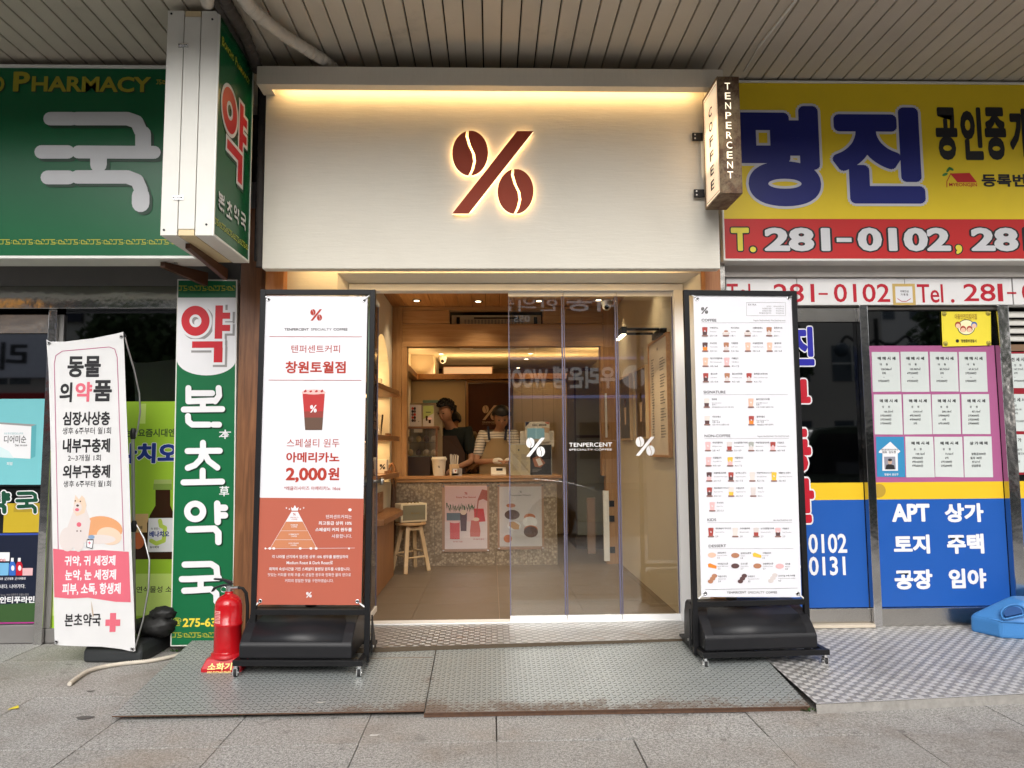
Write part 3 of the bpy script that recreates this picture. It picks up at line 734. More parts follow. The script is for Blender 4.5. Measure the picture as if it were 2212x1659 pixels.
A.text('귀약, 귀 세정제', 140, 1200, 249.5, 1223, pw, .03, 2); A.text('눈약, 눈 세정제', 141, 1230, 251, 1254, pw, .03, 2); A.text('피부, 소독, 항생제', 135, 1259, 261, 1285, pw, .03, 2)
A.text('본초약국', 140, 1325, 218, 1353, ink, .022, 2); A.rect(237.5, 1324, 250.5, 1365, pk, 2, 'cross'); A.rect(228, 1338, 237.4, 1352, pk, 2.1, 'cross'); A.rect(250.6, 1338, 260, 1352, pk, 2.2, 'cross')
A.poly([(197, 1297), (200, 1310), (203, 1330), (201, 1334), (198, 1318)], vinyl('stain', (.45, .36, .27), .7), 1, 'stain')
A.flush()
for q in ((106, 741), (262, 727), (122, 1386), (286, 1402)):
    c = P0.pt(*P0.uv(*q), .002); MB().lathe(c+Vector((0, .001, 0)), [(.0125, 0), (.0125, .004), (.006, .004), (.006, 0)], galv, 12, (0, -1, 0)).lathe(c, [(.006, 0), (.006, .0015)], dark, 10, (0, -1, 0)).build('eyelet', pb)
def pp(x, y, Y_): return PY(x, y, Y_)
m = MB(); m.tube([pp(287, 942, 4.85), pp(290, 1368, 4.9)], .011, galv, 10); m.build('pole', pb)
m = MB(); m.tube([pp(268, 722, 4.77), pp(276, 752, 4.78), pp(290, 800, 4.8), pp(301, 850, 4.83), pp(303, 890, 4.84), pp(297, 930, 4.85), pp(292, 944, 4.85)], .0055, galv, 8); m.build('bent_rod', pb)
m = MB(); m.tube([pp(294, 1132, 4.85), pp(312, 1165, 4.84), pp(323, 1210, 4.82), pp(321, 1270, 4.8), pp(309, 1340, 4.78), pp(291, 1402, 4.755)], .0055, galv, 8); m.build('bent_rod', pb)
for y in (930, 1130): MB().lathe(pp(287.5 if y < 1000 else 289, y+12, 4.85), [(.014, -.02), (.02, 0), (.02, .03), (.013, .05)], blackp, 10).build('joint', pb)
m = MB(); m.tube([pp(266, 719, 4.765), pp(272, 728, 4.77)], .008, blackp, 8); m.build('joint', pb)
m = MB()
a, b_, c_, d_ = PZ(178, 1432, 0), PZ(305, 1434, 0), PZ(392, 1385, 0), PZ(280, 1370, 0)
def tank(name, parent, base, h, mat, shrink=.12, bev=.03, top=None):
    c = sum(base, Vector())/len(base); m = MB()
    n = len(base); lo = [p.copy() for p in base]; mid = [p+Vector((0, 0, h*.62)) for p in base]; up_ = [c+(p-c)*(1-shrink)+Vector((0, 0, h)) for p in base]
    vs = lo+mid+up_
    fs = [tuple(range(n-1, -1, -1)), tuple(range(2*n, 3*n))]
    for r in range(2): fs += [(r*n+i, r*n+(i+1) % n, (r+1)*n+(i+1) % n, (r+1)*n+i) for i in range(n)]
    m.add(vs, fs, mat); return m.build(name, parent, bev, 3)
tank('water_base', pb, [Vector(v) for v in (a, b_, c_, d_)], .115, M('grey_black_plastic', (.03, .033, .035), .5, bmp=.15, bs=120), .1, .025)
# black rubbish bags on the base behind the banner
bagm = M('black_polythene', (.016, .016, .016), .5, bmp=1.0, bs=22)
for (x, y, s_, lab) in ((335, 1352, .14, 'crumpled black bag lying on the banner base beside the green board'), (352, 1325, .085, 'small knotted black bag resting on the larger black bag')):
    m = MB(); c = PY(x, y, 5.0); m.ball(c, s_, bagm, 26, (1.0, .6, .5), .13); o = m.build('black_bag', None); tag(o, lab, 'bag')

# ------------------------------------------------------------------ yellow estate agent sign
Y = 4.8
ys = thing('estate_agent_sign', 'yellow and red fascia sign with large blue Korean letters and phone numbers', 'sign', (2.6, Y, 3.1))
zt, zb, zm = PY(1900, 177, Y).z, PY(1900, 564, Y).z, PY(1900, 473, Y).z; xs = 1.535
ym = vinyl('sign_yellow', (.76, .56, .02), .35, dirt=.05); rm = vinyl('sign_red_band', (.50, .02, .02), .4); bm_ = vinyl('navy_letter', (.008, .014, .16), .35)
bx('sign_case', ys, xs, 5.2, Y+.012, Y+.16, zb, zt, white_alu2, .004)
bx('yellow_panel', ys, xs+.012, 5.19, Y, Y+.01, zm, zt-.014, ym); bx('red_band', ys, xs+.012, 5.19, Y-.001, Y+.01, zb+.014, zm-.001, rm)
m = MB(); m.box(xs, 5.2, Y-.012, Y+.011, zt-.012, zt, wv).box(xs, 5.2, Y-.012, Y+.011, zb, zb+.013, wv).box(xs, xs+.011, Y-.012, Y+.011, zb+.0135, zt-.0125, wv); m.build('edge_trim', ys, kind='stuff')
A = Art(FP(Y), ys)
lw = vinyl('outline_white', (.58, .58, .62), .35); yt = vinyl('letter_yellow', (.72, .62, .06), .4)
A.text('명', 1592, 229, 1771, 446, bm_, .056, 3, res=8, extra=[(.026, lw, 2, 0, 0)]); A.text('진', 1797, 232, 1994, 440, bm_, .056, 3, res=8, extra=[(.026, lw, 2, 0, 0)])
for ch, x0, x1 in (('공', 2021, 2068), ('인', 2075, 2122), ('중', 2127, 2173), ('개', 2180, 2228), ('사', 2234, 2282)): A.text(ch, x0, 232, x1, 346, ink, .05, 2)
A.text('등록번호', 2120, 376, 2250, 404, ink, .035, 2)
A.poly([(2052, 375), (2094, 373.5), (2110, 394), (2068, 394)], vinyl('roof_red', (.5, .02, .02), .4), 2, 'house_logo'); A.line([(2045, 405), (2045, 392), (2054, 374)], 1.6, MATS['roof_red'], 2.2, 'house_logo', False)
for cx, cy, r in ((2048, 367, -.6), (2054, 365, .9), (2041, 377, .0)): A.ell(cx, cy, 3, 6.5, vinyl('leaf_green', (.05, .22, .05), .4), 2.4, 'house_logo', 12, r+1.2)
A.text('MYEONGJIN', 2050, 395.5, 2110, 405, MATS['roof_red'], .01, 2)
kx = [(.03, ink, 1, 0, 0)]
A.text('T', 1579, 492, 1618, 542, yt, .045, 3, extra=[(.045, ink, 2, 0, 0)]); A.text('.', 1620, 533, 1633, 545, yt, .02, 3, extra=[(.045, ink, 2, 0, 0)])
for t, x0, x1 in (('281', 1651, 1793), ('-', 1807, 1839), ('0102', 1852, 2053), ('28', 2097, 2199), ('1', 2214, 2240)):
    A.text(t, x0, 492 if t != '-' else 514, x1, 543 if t != '-' else 523, sw, .045 if t != '-' else .02, 3, extra=[(.045, ink, 2, 0, 0)])
A.text(',', 2064, 529, 2078, 549, yt, .045, 3, extra=[(.045, ink, 2, 0, 0)])
A.flush()

# ------------------------------------------------------------------ rusty projecting coffee sign
X0, X1, Ya, Yb, Za, Zb = 1.366, 1.492, 4.26, 4.57, 2.785, 3.502
rc = thing('lit_box_sign', 'rusty steel box sign with cut-out lit letters on the right corner of the coffee shop', 'sign', (1.43, 4.45, 2.8))
def mat_rust():
    m, nt, b = newmat('rusted_steel'); _, vec = xyz(nt)
    n = noise(nt, vec, 9, 8, .72); n2 = noise(nt, vec, 45, 5, .7); t = (n*.7+n2*.3).ss(.40, .60)
    c = cmix(nt, t, (.085, .042, .022), (.25, .19, .11)); c = cmix(nt, n2.ss(.5, .7)*.5, c, (.16, .06, .02))
    nt.links.new(c, b.inputs['Base Color']); b.inputs['Roughness'].default_value = .62; b.inputs['Metallic'].default_value = .25
    bump(nt, n2, .35, .004); return m
rustp = mat_rust(); litp = m_emit('lit_diffuser', (1, .80, .58), .32)
m = MB(); e = .012
m.box(X0+.002, X1, Ya, Yb, Za, Zb, rustp); m.build('steel_case', rc, .002)
m = MB(); m.box(X0-.006, X0+.001, Ya, Ya+e, Za, Zb, rustp).box(X0-.006, X0+.001, Yb-e, Yb, Za, Zb, rustp).box(X0-.006, X0+.001, Ya+e, Yb-e, Za, Za+e, rustp).box(X0-.006, X0+.001, Ya+e, Yb-e, Zb-e, Zb, rustp); m.build('face_frame', rc, kind='stuff')
bx('lit_panel', rc, X0-.002, X0+.0015, Ya+e+.001, Yb-e-.001, Za+e+.001, Zb-e-.001, litp)
LP = Loc((X0-.0025, Yb, Zb), (0, -1, 0), (0, 0, 1)); LP.N = Vector((-1, 0, 0)); A = Art(LP, rc)
for i, ch in enumerate('COFFEE'): A.text(ch, .115, .12+i*.092, .185, .178+i*.092, ink, .02)
for r_ in ((.03, .03, .28, .034), (.03, .685, .28, .689)): A.rect(*r_, ink, 1, 'border_line')
for r_ in ((.03, .0345, .034, .6845), (.276, .0345, .28, .6845)): A.rect(*r_, ink, 1, 'border_line')
A.flush()
LP = Loc((X0, Ya, Zb), (1, 0, 0), (0, 0, 1)); LP.N = Vector((0, -1, 0)); A = Art(LP, rc)
litl = m_emit('lit_cutout', (1, .85, .62), .8)
for i, ch in enumerate('TENPERCENT'): A.text(ch, .038, .04+i*.0605, .072, .082+i*.0605, litl, .004)
A.flush()
for z in (3.27, 2.90): bx('mounting_bracket', rc, 1.295, 1.362, 4.585, 4.60, z-.026, z+.026, black_steel, .003)
m = MB(); [m.cyl((1.31, 4.588, z+dz), (1.31, 4.582, z+dz), .005, .005, galv) for z in (3.27, 2.90) for dz in (-.012, .012)]; m.build('bolt', rc, kind='stuff')
lamp('AREA', (X0-.01, (Ya+Yb)/2, (Za+Zb)/2), .35, (1, .8, .55), .26, rc, (0, math.radians(-90), 0), .66, name='sign_light')
# ================================================================== ESTATE AGENT SHOPFRONT
wing = M('dark_shop_glass', (.15, .155, .16), .025, 1, var=.03)
bluev = vinyl('film_blue', (.012, .085, .36), .4, dirt=.04); yelv = vinyl('film_yellow', (.70, .46, .02), .4); purp = vinyl('film_plum', (.36, .10, .23), .4)
paper = M('printed_paper', (.54, .58, .56), .7, var=.05); redv = vinyl('letter_red', (.45, .01, .025), .4); bluel = vinyl('letter_blue', (.02, .02, .32), .4)
Y = 5.02
S = lambda v: v*5.02/5.30
ef = thing('estate_agent_shopfront', 'estate agent shop front with blue film, price papers and red telephone numbers', 'shopfront', (2.9, Y, 0))
zT, zt, zb, z0 = PY(1900, 577, Y).z, PY(1900, 605, Y).z, PY(1900, 662, Y).z, .113
acry = M('dirty_acrylic', (.74, .73, .72), .35, var=.05, dirt=.15)
bx('header_beam', ef, 1.566, 6, Y-.09, Y+.1, zt+.004, zT+.2, M('grey_header', (.55, .51, .47), .45, dirt=.1), .003)
for (a, b_) in ((1.602, S(2.20)), (S(2.205), S(2.985)), (S(2.99), S(3.775)), (S(3.785), 6)):
    bx('number_panel', ef, a, b_, Y-.06, Y+.05, zb, zt, acry, .002)
A = Art(FP(Y-.06), ef)
A.text('Tel', 1570, 613, 1621, 653, redv, .01); A.text('.', 1629, 646, 1636, 653, redv, .03); A.text('281', 1671, 613, 1759, 653, redv, .01); A.text('-', 1768, 633, 1788, 637, redv, .0); A.text('0102', 1801, 613, 1922, 653, redv, .01)
A.text('Tel', 1981, 614, 2037, 654, redv, .01); A.text('.', 2054, 646, 2062, 654, redv, .03); A.text('28', 2081, 613, 2150, 651, redv, .01); A.text('1', 2155, 613, 2166, 651, redv, .01); A.text('-', 2175, 631, 2195, 635, redv, .0); A.text('0', 2207, 612, 2236, 651, redv, .01)
G = vinyl('sticker_gold', (.55, .38, .12), .4)
A.rect(1928, 613, 1977, 659, G, 2, 'sticker'); A.rect(1934, 619, 1971, 654, pw, 2.5, 'sticker'); A.text('치매안심', 1944, 627, 1962, 632, ink, .02, 3.2, 'sticker'); A.text('가 맹 점', 1945, 634, 1961, 639, ink, .02, 3.2, 'sticker'); A.line([(1938, 645), (1947, 651), (1958, 651), (1967, 645)], 1.4, redv, 3, 'sticker', False)
A.flush()
# mullions and kick plate
def XY(px, py): return PY(px, py, Y).x
x_a, x_b, x_c, x_d, x_e, x_f = 1.70, XY(1730, 1000), 2.645, 2.715, 3.66, 3.745
for i, (a, b_) in enumerate(((1.566, 1.60), (S(2.652), S(2.712)), (S(3.665), S(3.745)))):
    bx('steel_mullion', ef, a, b_, Y-.055, Y+.06, z0, zb-.002, stainless, .004)
zk = PY(1900, 1312, Y).z
bx('kick_plate', ef, 1.602, S(2.651), Y-.02, Y+.05, z0+.02, zk, stainless_b, .003); bx('kick_plate', ef, S(2.713), S(3.664), Y-.04, Y+.05, z0, zk, stainless_b, .003); bx('kick_plate', ef, S(3.746), 6, Y-.04, Y+.05, z0, zk, stainless_b, .003)
bx('head_rail', ef, 1.602, S(2.651), Y-.02, Y+.05, zb-.11, zb-.012, stainless_b, .003)
bx('head_rail', ef, S(2.713), S(3.664), Y-.03, Y+.05, zb-.03, zb-.003, M('dark_alu', (.12, .11, .1), .4, .8), .003)
bx('marble_step', ef, 1.602, S(2.651), Y-.07, Y+.0, z0+.001, z0+.019, M('cream_step', (.55, .48, .38), .5, dirt=.1))
def pane(name, xa, xb, za, zb_, par, y=None):
    return bx(name, par, xa, xb, (y or Y), (y or Y)+.008, za, zb_, wing)
pane('window_pane', 1.602, S(2.65), zk+.002, zb-.112, ef); pane('window_pane', S(2.714), S(3.663), zk+.002, zb-.031, ef); pane('window_pane', S(3.747), 6, zk+.002, PY(2190, 742, Y).z, ef)
A = Art(FP(Y), ef)
def film(x0, x1, y0, y1, mat, L=0, part='window_film'):
    z_a, z_b = PY(1900, y0, Y).z, PY(1900, y1, Y).z; o = A.off(L)
    A._mb(part).add([(x0, Y-o, z_b), (x1, Y-o, z_b), (x1, Y-o, z_a), (x0, Y-o, z_a)], [(0, 1, 2, 3)], mat)
for xa, xb in ((1.604, S(2.648)), (S(2.716), S(3.661)), (S(3.749), 5.9)):
    film(xa, xb, 1042, 1079, yelv); film(xa, xb, 1079, 1311, bluev)
film(S(2.716), S(3.661), 747, 1042, purp)
# lettering on the door pane
A.text('진', 1702, 706, 1758, 790, bluel, .05, 3, extra=[(.03, pw, 2, 0, 0)])
for ch, x0, y0, x1, y1 in (('부', 1685, 819, 1751, 894), ('동', 1685, 926, 1752, 1022), ('산', 1688, 1033, 1759, 1130)): A.text(ch, x0, y0, x1, y1, redv, .06, 3, extra=[(.04, pw, 2, 0, 0)])
A.text('281', 1655, 1153, 1716, 1195, pw, .02, 3); A.text('-', 1722, 1174, 1735, 1180, pw, .01, 3); A.text('0102', 1746, 1153, 1829, 1195, pw, .02, 3); A.text('-', 1722, 1221, 1735, 1227, pw, .01, 3); A.text('0131', 1747, 1202, 1826, 1243, pw, .02, 3)
for t, x0, y0, x1, y1 in (('APT', 1926, 1088, 2008, 1127), ('상가', 2040, 1087, 2124, 1128), ('토지', 1930, 1155, 2008, 1196), ('주택', 2045, 1153, 2125, 1196), ('공장', 1932, 1230, 2014, 1273), ('임야', 2049, 1228, 2130, 1271)):
    A.text(t, x0, y0, x1, y1, pw, .045, 3)
A.ell(1898, 1060, 15, 15, vinyl('gold_seal', (.42, .27, .03), .5), 2, 'seal')
A.ell(2240, 1230, 52, 58, pw, 2, 'seal')
A.flush()
# price papers, each sheet its own piece
rows = [(552, 557, 557, 862, 218, 222), (566, 883, 883, 1190, 220, 224), (583, 1208, 1208, 1518, 222, 225)]
texts = [[('대      동', '138.586㎡', '5억', '~', '5억5000만'), ('대      동', '105.907㎡', '4억2000만', '~', '4억9000만'), ('대      동', '80.743㎡', '3억', '~', '3억3000만'), ('대      동', '67.412㎡', '2억2000만', '~', '2억5000만')],
         [('성      원', '166.53㎡', '5억5000만', '5억7000만', '5억9000만'), ('성      원', '134.01㎡', '4억7000만', '4억9000만', '5억'), ('성      원', '200.18㎡', '5억9000만', '6억', '6억1000만'), ('성      원', '87.10㎡', '2억4000만', '2억5000만', '2억6000만')],
         [None, ('성      원', '108.16㎡', '3억9000만', '4억1000만', '4억2500만'), ('성      원', '72.56㎡', '2억', '2억1000만', '2억2000만'), ('', '보증금2000만', '월세 140만', '47.27㎡', '상담환영')]]
O = lambda cx, cy: (1728+.2812*cx, 603.5+.2812*cy)
P0 = FP(Y-.002)
for r, (x0, _, ya, yb, w_, st) in enumerate(rows):
    for c in range(4):
        cx0 = x0+c*st+random.uniform(-2, 2); q = [O(cx0, ya+random.uniform(-2, 2)), O(cx0+w_-8, ya+random.uniform(-2, 2)), O(cx0+w_+5, yb+random.uniform(-2, 3)), O(cx0+8, yb+random.uniform(-2, 3))]
        m = MB(); m.prism([P0.pt(*P0.uv(*k), .0) for k in q], (0, -.0006, 0), paper if texts[r][c] else vinyl('card_blue', (.03, .22, .42), .5)); sh = m.build('price_paper', ef)
        A = Art(FP(Y-.0028), sh); A.par = sh
        tx = texts[r][c]
        if tx:
            cxm = cx0+w_*.52
            ttl = '상 가 매 매' if (r, c) == (2, 3) else '매 매 시 세'
            xa, yy = O(cxm-68, ya+50); xb, yz = O(cxm+68, ya+50); A.text(ttl, xa, yy-3.6, xb, yy+3.6, ink, .03, 1)
            for k, t in enumerate(tx):
                if not t: continue
                ya_ = ya+(95, 132, 163, 193, 223)[k]; X_, Y_ = O(cxm-(20 if k != 1 else 0)+(0), ya_)
                A.line_text(t, X_, Y_+2.2, 4.2 if k else 3.8, ink, .014, 1, 'c')
        else:
            A.poly([O(693, 1247), O(770, 1320), O(757, 1335), O(750, 1335), O(752, 1470), O(633, 1470), O(633, 1335), O(605, 1332), O(607, 1320)], pw, 1, 'print')
            A.rect(*O(647, 1362), *O(733, 1460), vinyl('photo_grey', (.25, .25, .3), .5), 2, 'portrait'); A.poly([O(655, 1459), O(662, 1425), O(690, 1418), O(722, 1428), O(728, 1459)], ink, 3, 'portrait'); A.ell(*O(690, 1400), 4.6, 6, vinyl('portrait_skin', (.5, .33, .24), .6), 3.5, 'portrait', 14); A.ell(*O(690, 1387), 4.6, 3, ink, 4, 'portrait', 12)
            a, b_ = O(625, 1296); A.line_text('명진공인중개사사무소', a, b_+5, 3, ink, .02, 2); a, b_ = O(632, 1328); A.line_text('대표  김도정', a, b_+2, 4.4, ink, .02, 2); a, b_ = O(648, 1506); A.line_text('창원시 성산구', a, b_, 4, pw, .02, 2)
        A.flush()
# yellow child safety notice
o = thing('safety_notice', 'yellow safety notice held by suction cups at the top of the plum window', 'notice', tuple(PY(2087, 710, Y-.01)))
m = MB(); P0 = FP(Y-.01); m.prism([P0.pt(*P0.uv(*q), 0) for q in ((2033, 673), (2140, 673), (2141, 746), (2036, 749))], (0, -.001, 0), vinyl('notice_yellow', (.80, .66, .05), .4)); m.build('notice_sheet', o)
A = Art(FP(Y-.0112), o)
A.text('아동안전지킴이집', 2062, 678, 2110, 690, MATS['gold_seal'], .03, 1)
A.ell(2087, 707, 19, 17, ink, 1, 'drawing'); A.ell(2087, 707, 17.5, 15.5, vinyl('notice_cream', (.85, .8, .5), .5), 1.5, 'drawing')
skin_p = vinyl('cartoon_skin', (.80, .52, .36), .5)
for cx, cy, hc in ((2069, 704, (.35, .06, .02)), (2104, 704, (.03, .12, .4)), (2080, 713, (.4, .05, .03)), (2094, 713, (.4, .05, .03))):
    A.ell(cx, cy-2, 6.5, 7, vinyl('hair%d' % cx, hc, .5), 2, 'drawing'); A.ell(cx, cy, 5, 5, skin_p, 2.5, 'drawing')
A.ell(2068, 736.5, 3.6, 3.6, ink, 1, 'drawing'); A.text('창원중부경찰서', 2076, 733, 2109, 740, ink, .025, 1)
A.flush()
for q in ((2039, 678), (2134, 677), (2042, 742), (2135, 741)):
    MB().lathe(P0.pt(*P0.uv(*q), .001), [(.017, 0), (.015, .006), (.006, .012), (.005, .018)], M('suction_cup', (.5, .42, .1), .15), 14, (0, -1, 0)).build('suction_cup', o)
# third bay at the right edge
z1, z2 = PY(2190, 672, Y).z, PY(2190, 742, Y).z
bx('vent_backing', ef, S(3.75), 4.6, Y+.03, Y+.05, z2, z1, dark)
for k in range(4):
    z = z2+.012+(z1-z2)*(k+.1)/4.1
    MB().prism([(S(3.752), Y-.02, z), (S(3.752), Y+.03, z+.045), (S(3.752), Y+.033, z+.04), (S(3.752), Y-.016, z-.005)], (.84, 0, 0), white_alu2).build('louvre', ef)
A = Art(FP(Y), ef)
A.rect(2169, 744, 2300, 758, M('brown_tape', (.2, .12, .07), .4), 1, 'window_film'); A.rect(2172, 760, 2330, 1025, vinyl('film_darkred', (.25, .01, .02), .4), 1, 'window_film')
for i, (ya, yb) in enumerate(((764, 838), (851, 931), (938, 1020))):
    A.rect(2176+i*2, ya, 2330, yb, paper, 2, 'price_paper'); A.line_text(('전 세 시 세', '전 세 시 세', '상 가')[i], 2184+i*2, ya+16, 6.5, ink, .03, 3)
    for k, t in enumerate((('성    원', '167.53㎡', '4억', '~', '4억5000만'), ('성', '200.18', '4억', '~', '4억5000만'), ('', '주상가', '층 물건보유', '', '상 담'))[i]):
        if t: A.line_text(t, 2190+i, ya+27+k*8.5, 4.2, ink, .015, 3)
A.flush()
# blue plastic water barrier base
class TB(MB):
    def build(s, *a, **k):
        s.v = [(x*.952, y*.952, z+.048+(y-5)*.05) for x, y, z in s.v]; return super().build(*a, **k)
bb = thing('blue_water_base', 'blue plastic water-filled stand base with a round cap at the right edge', 'stand base', (3.6, 4.95, .05))
bp = M('blue_plastic', (.05, .20, .48), .45, var=.1, bmp=.2, bs=90)
prof = [PZ(2098, 1362, .05), PZ(2140, 1371, .05), PZ(2150, 1386, .05), PZ(2200, 1392, .05)]
base = [Vector((3.235, 5.10, .05)), Vector((3.33, 4.93, .05)), Vector((3.50, 4.89, .05)), Vector((3.56, 4.78, .05)), Vector((4.05, 4.75, .05)), Vector((4.15, 5.12, .05)), Vector((3.4, 5.2, .05))]
h = [.14, .14, .14, .14, .14, .14, .14]
c = Vector((3.72, 4.98, 0)); m = TB(); n = len(base)
mid = [p+Vector((0, 0, .105)) for p in base]; upv = [c+(Vector((p.x, p.y, 0))-c)*.55+Vector((0, 0, .275)) for p in base]
for p in upv: p.x = max(p.x, 3.47)
m.add(base+mid+upv, [tuple(range(n-1, -1, -1)), tuple(range(2*n, 3*n))]+[(r*n+i, r*n+(i+1) % n, (r+1)*n+(i+1) % n, (r+1)*n+i) for r in (0, 1) for i in range(n)], bp); m.build('tank', bb, .022, 3)
TB().lathe((3.655, 4.95, .275), [(.055, 0), (.055, .02), (.045, .025), (.045, .06), (.03, .066)], bp, 18).build('cap', bb)
rcs = M('blue_plastic_shaded', (.018, .07, .22), .6)  # darker copy of the blue, painting the shade inside the hand hole
m = TB(); ce = Vector((3.43, 4.945, .188)); ux = Vector((.95, -.2, .25)).normalized(); uz = Vector((.25, .75, .62)).normalized()
m.prism([ce+ux*.055*math.cos(t)+uz*.045*max(-.35, math.sin(t)) for t in [2*PI*k/22 for k in range(22)]], (-.02, -.03, .025), rcs); m.build('hand_hole', bb)
m = TB(); m.tube([ce+ux*.075*math.cos(t)+uz*.062*max(-.45, math.sin(t))+Vector((-.014, -.024, .02)) for t in [2*PI*k/24 for k in range(25)]], .006, bp, 6); m.build('moulded_ridge', bb)
m = TB(); m.tube([(3.26, 5.085, .157), (3.34, 4.925, .157), (3.51, 4.885, .157), (3.57, 4.775, .157), (4.05, 4.745, .157)], .0055, bp, 6); m.build('moulded_seam', bb)

# ================================================================== PHARMACY SHOPFRONT
Y = 5.32
pf = thing('pharmacy_shopfront', 'pharmacy shop front with steel lintel, teal, navy and lime posters on dark glass', 'shopfront', (-3, Y, 0))
zL1, zL0 = PY(150, 625, Y).z, PY(150, 672, Y).z
bx('header_box', pf, -6, -1.66, Y-.10, Y+.1, zL1+.002, zL1+.75, M('shadow_grey_panel', (.16, .155, .15), .5, dirt=.2))
bx('steel_lintel', pf, -6, -1.68, Y-.10, Y+.1, zL0, zL1, stainless, .003)
xm0, xm1 = PY(99, 1000, Y).x, PY(117, 1000, Y).x
bx('steel_mullion', pf, xm0, xm1, Y-.05, Y+.08, 0, zL0-.002, stainless, .004)
bx('head_rail', pf, -6, xm0-.002, Y-.02, Y+.06, zL0-.16, zL0-.03, stainless_b)
bx('bottom_rail', pf, -6, xm0-.002, Y-.02, Y+.06, .005, .125, M('anodised_rail', (.30, .29, .28), .4, .7), .003)
bx('bottom_rail', pf, xm1+.002, -1.68, Y-.02, Y+.06, .005, .10, MATS['anodised_rail'], .003)
bx('side_frame', pf, xm1+.001, xm1+.035, Y-.02, Y+.05, .105, zL0-.03, MATS['anodised_rail'])
bx('window_pane', pf, -6, xm0-.002, Y, Y+.008, .126, zL0-.161, wing); bx('window_pane', pf, xm1+.036, -1.68, Y, Y+.008, .101, zL0-.002, wing)
# teal poster
A = Art(FP(Y-.001), pf)
A.poly([(-30, 862), (97.5, 861.5), (91.5, 1047), (-30, 1047)], teal, 0, 'teal_poster')
tb = vinyl('teal_dark', (.09, .34, .38), .4)
A.poly([(-30, 914), (68, 921), (66, 991), (-30, 986)], pw, 1, 'box_picture'); A.poly([(68, 921), (79, 917), (76.5, 986), (66, 991)], tb, 1.2, 'box_picture'); A.poly([(-30, 914), (68, 921), (79, 917), (-20, 911)], lgrey, 1.4, 'box_picture')
A.text('디어미순', 9, 941, 57, 957, ink, .01, 2, 'box_picture'); A.text('국내 최저 함량으로 순하게', 9, 934, 50, 939, tb, .0, 2, 'box_picture'); A.text('Dear. me soon', 33, 959, 59, 964, ink, .01, 2, 'box_picture'); A.text('피임', 15, 998, 27, 1005, pw, .02, 2)
A.poly([(-30, 960), (-5, 962), (20, 975), (30, 990), (-30, 986)], vinyl('pale_teal', (.55, .68, .7), .4), 1.6, 'box_picture')
A.rect(8, 1087, 90, 1150, vinyl('amber_film', (.46, .33, .02), .4), 0, 'amber_film'); A.rect(30, 1087, 90, 1106, vinyl('amber_film_dark', (.34, .24, .02), .4), .5, 'amber_film')
for w_, mt, L in ((.26, pw, 2), (.17, vinyl('ltr_green', (.005, .06, .03), .4), 5)):
    brush(A, '국', 38, 1064, 84, 1108, mt, w_, L); brush(A, '약', -34, 1064, 22, 1108, mt, w_, L)
navy = vinyl('navy_print', (.008, .012, .03), .35)
A.poly([(-30, 1156), (89, 1156), (84, 1347), (-30, 1347)], navy, 0, 'navy_poster'); A.poly([(-30, 1308), (85, 1300), (84, 1344), (-30, 1344)], vinyl('grass_print', (.03, .08, .02), .6, bmp=.3), 1, 'navy_poster'); A.rect(-30, 1344, 84, 1347, vinyl('magenta_line', (.35, .03, .2), .4), 1.2, 'navy_poster'); A.rect(-30, 1152, 89, 1156, vinyl('royal_line', (.03, .06, .3), .4), 1, 'navy_poster')
A.rect(-10, 1193, 21, 1212, pw, 2, 'product_picture'); A.line_text('DOG', -6, 1213, 6, redv, .03, 2.5, part='product_picture'); A.rect(-10, 1216, 19, 1243, vinyl('pack_blue', (.15, .38, .6), .4), 2, 'product_picture')
for cx, mt in ((27, vinyl('bottle_blue', (.03, .12, .45), .4)), (42, redv)):
    A.rect(cx-3, 1205, cx+3, 1214, pw, 2, 'product_picture'); A.poly([(cx-4, 1213), (cx+4, 1213), (cx+7, 1220), (cx+7, 1243), (cx-7, 1243), (cx-7, 1220)], mt, 2.3, 'product_picture'); A.ell(cx+1, 1227, 3.6, 6, pw, 2.8, 'product_picture', 12)
A.rect(48, 1227, 71, 1243, vinyl('jar_pink', (.65, .4, .42), .4), 2, 'product_picture'); A.text('근육통  ☑관절통  ☑어깨통증', -6, 1247, 56, 1253, pw, .01, 2); A.text('이겨내다. 나아가다.', -16, 1262, 55, 1271, pw, .01, 2); A.text('Since 1933 대한민국 진통소염제', 2, 1282, 62, 1287, lgrey, .0, 2); A.text('안티푸라민', 0, 1288, 75, 1303, pw, .035, 2)
# lime poster
lime = vinyl('lime_print', (.30, .50, .03), .45); lime2 = vinyl('pale_lime_print', (.50, .66, .16), .45); navy2 = vinyl('navy_title', (.008, .03, .22), .4); brn = vinyl('bottle_brown', (.035, .012, .006), .25); 
A.poly([(122, 868), (381, 867), (375, 1357), (108, 1357)], lime, 0, 'lime_poster'); A.poly([(109, 1240), (377, 1239), (376, 1330), (108, 1330)], lime2, .6, 'lime_poster'); A.rect(300, 872, 315, 915, lime2, .6, 'lime_poster')
A.text('는  요즘시대엔', 272, 926, 379, 944, vinyl('moss_ink', (.05, .10, .02), .5), .03, 2); A.text('나치오', 252, 957, 386, 1001, navy2, .05, 3, extra=[(.03, pw, 2, 0, 0)])
A.rect(283, 1110, 320, 1150, vinyl('peach_print', (.62, .40, .18), .5), 1, 'picture'); A.rect(283, 1150, 345, 1208, brn, 1.2, 'picture'); A.ell(298, 1168, 14, 18, vinyl('glow_orange', (.55, .13, .04), .5), 1.6, 'picture'); A.line_text('액', 301, 1143, 6, ink, .02, 2)
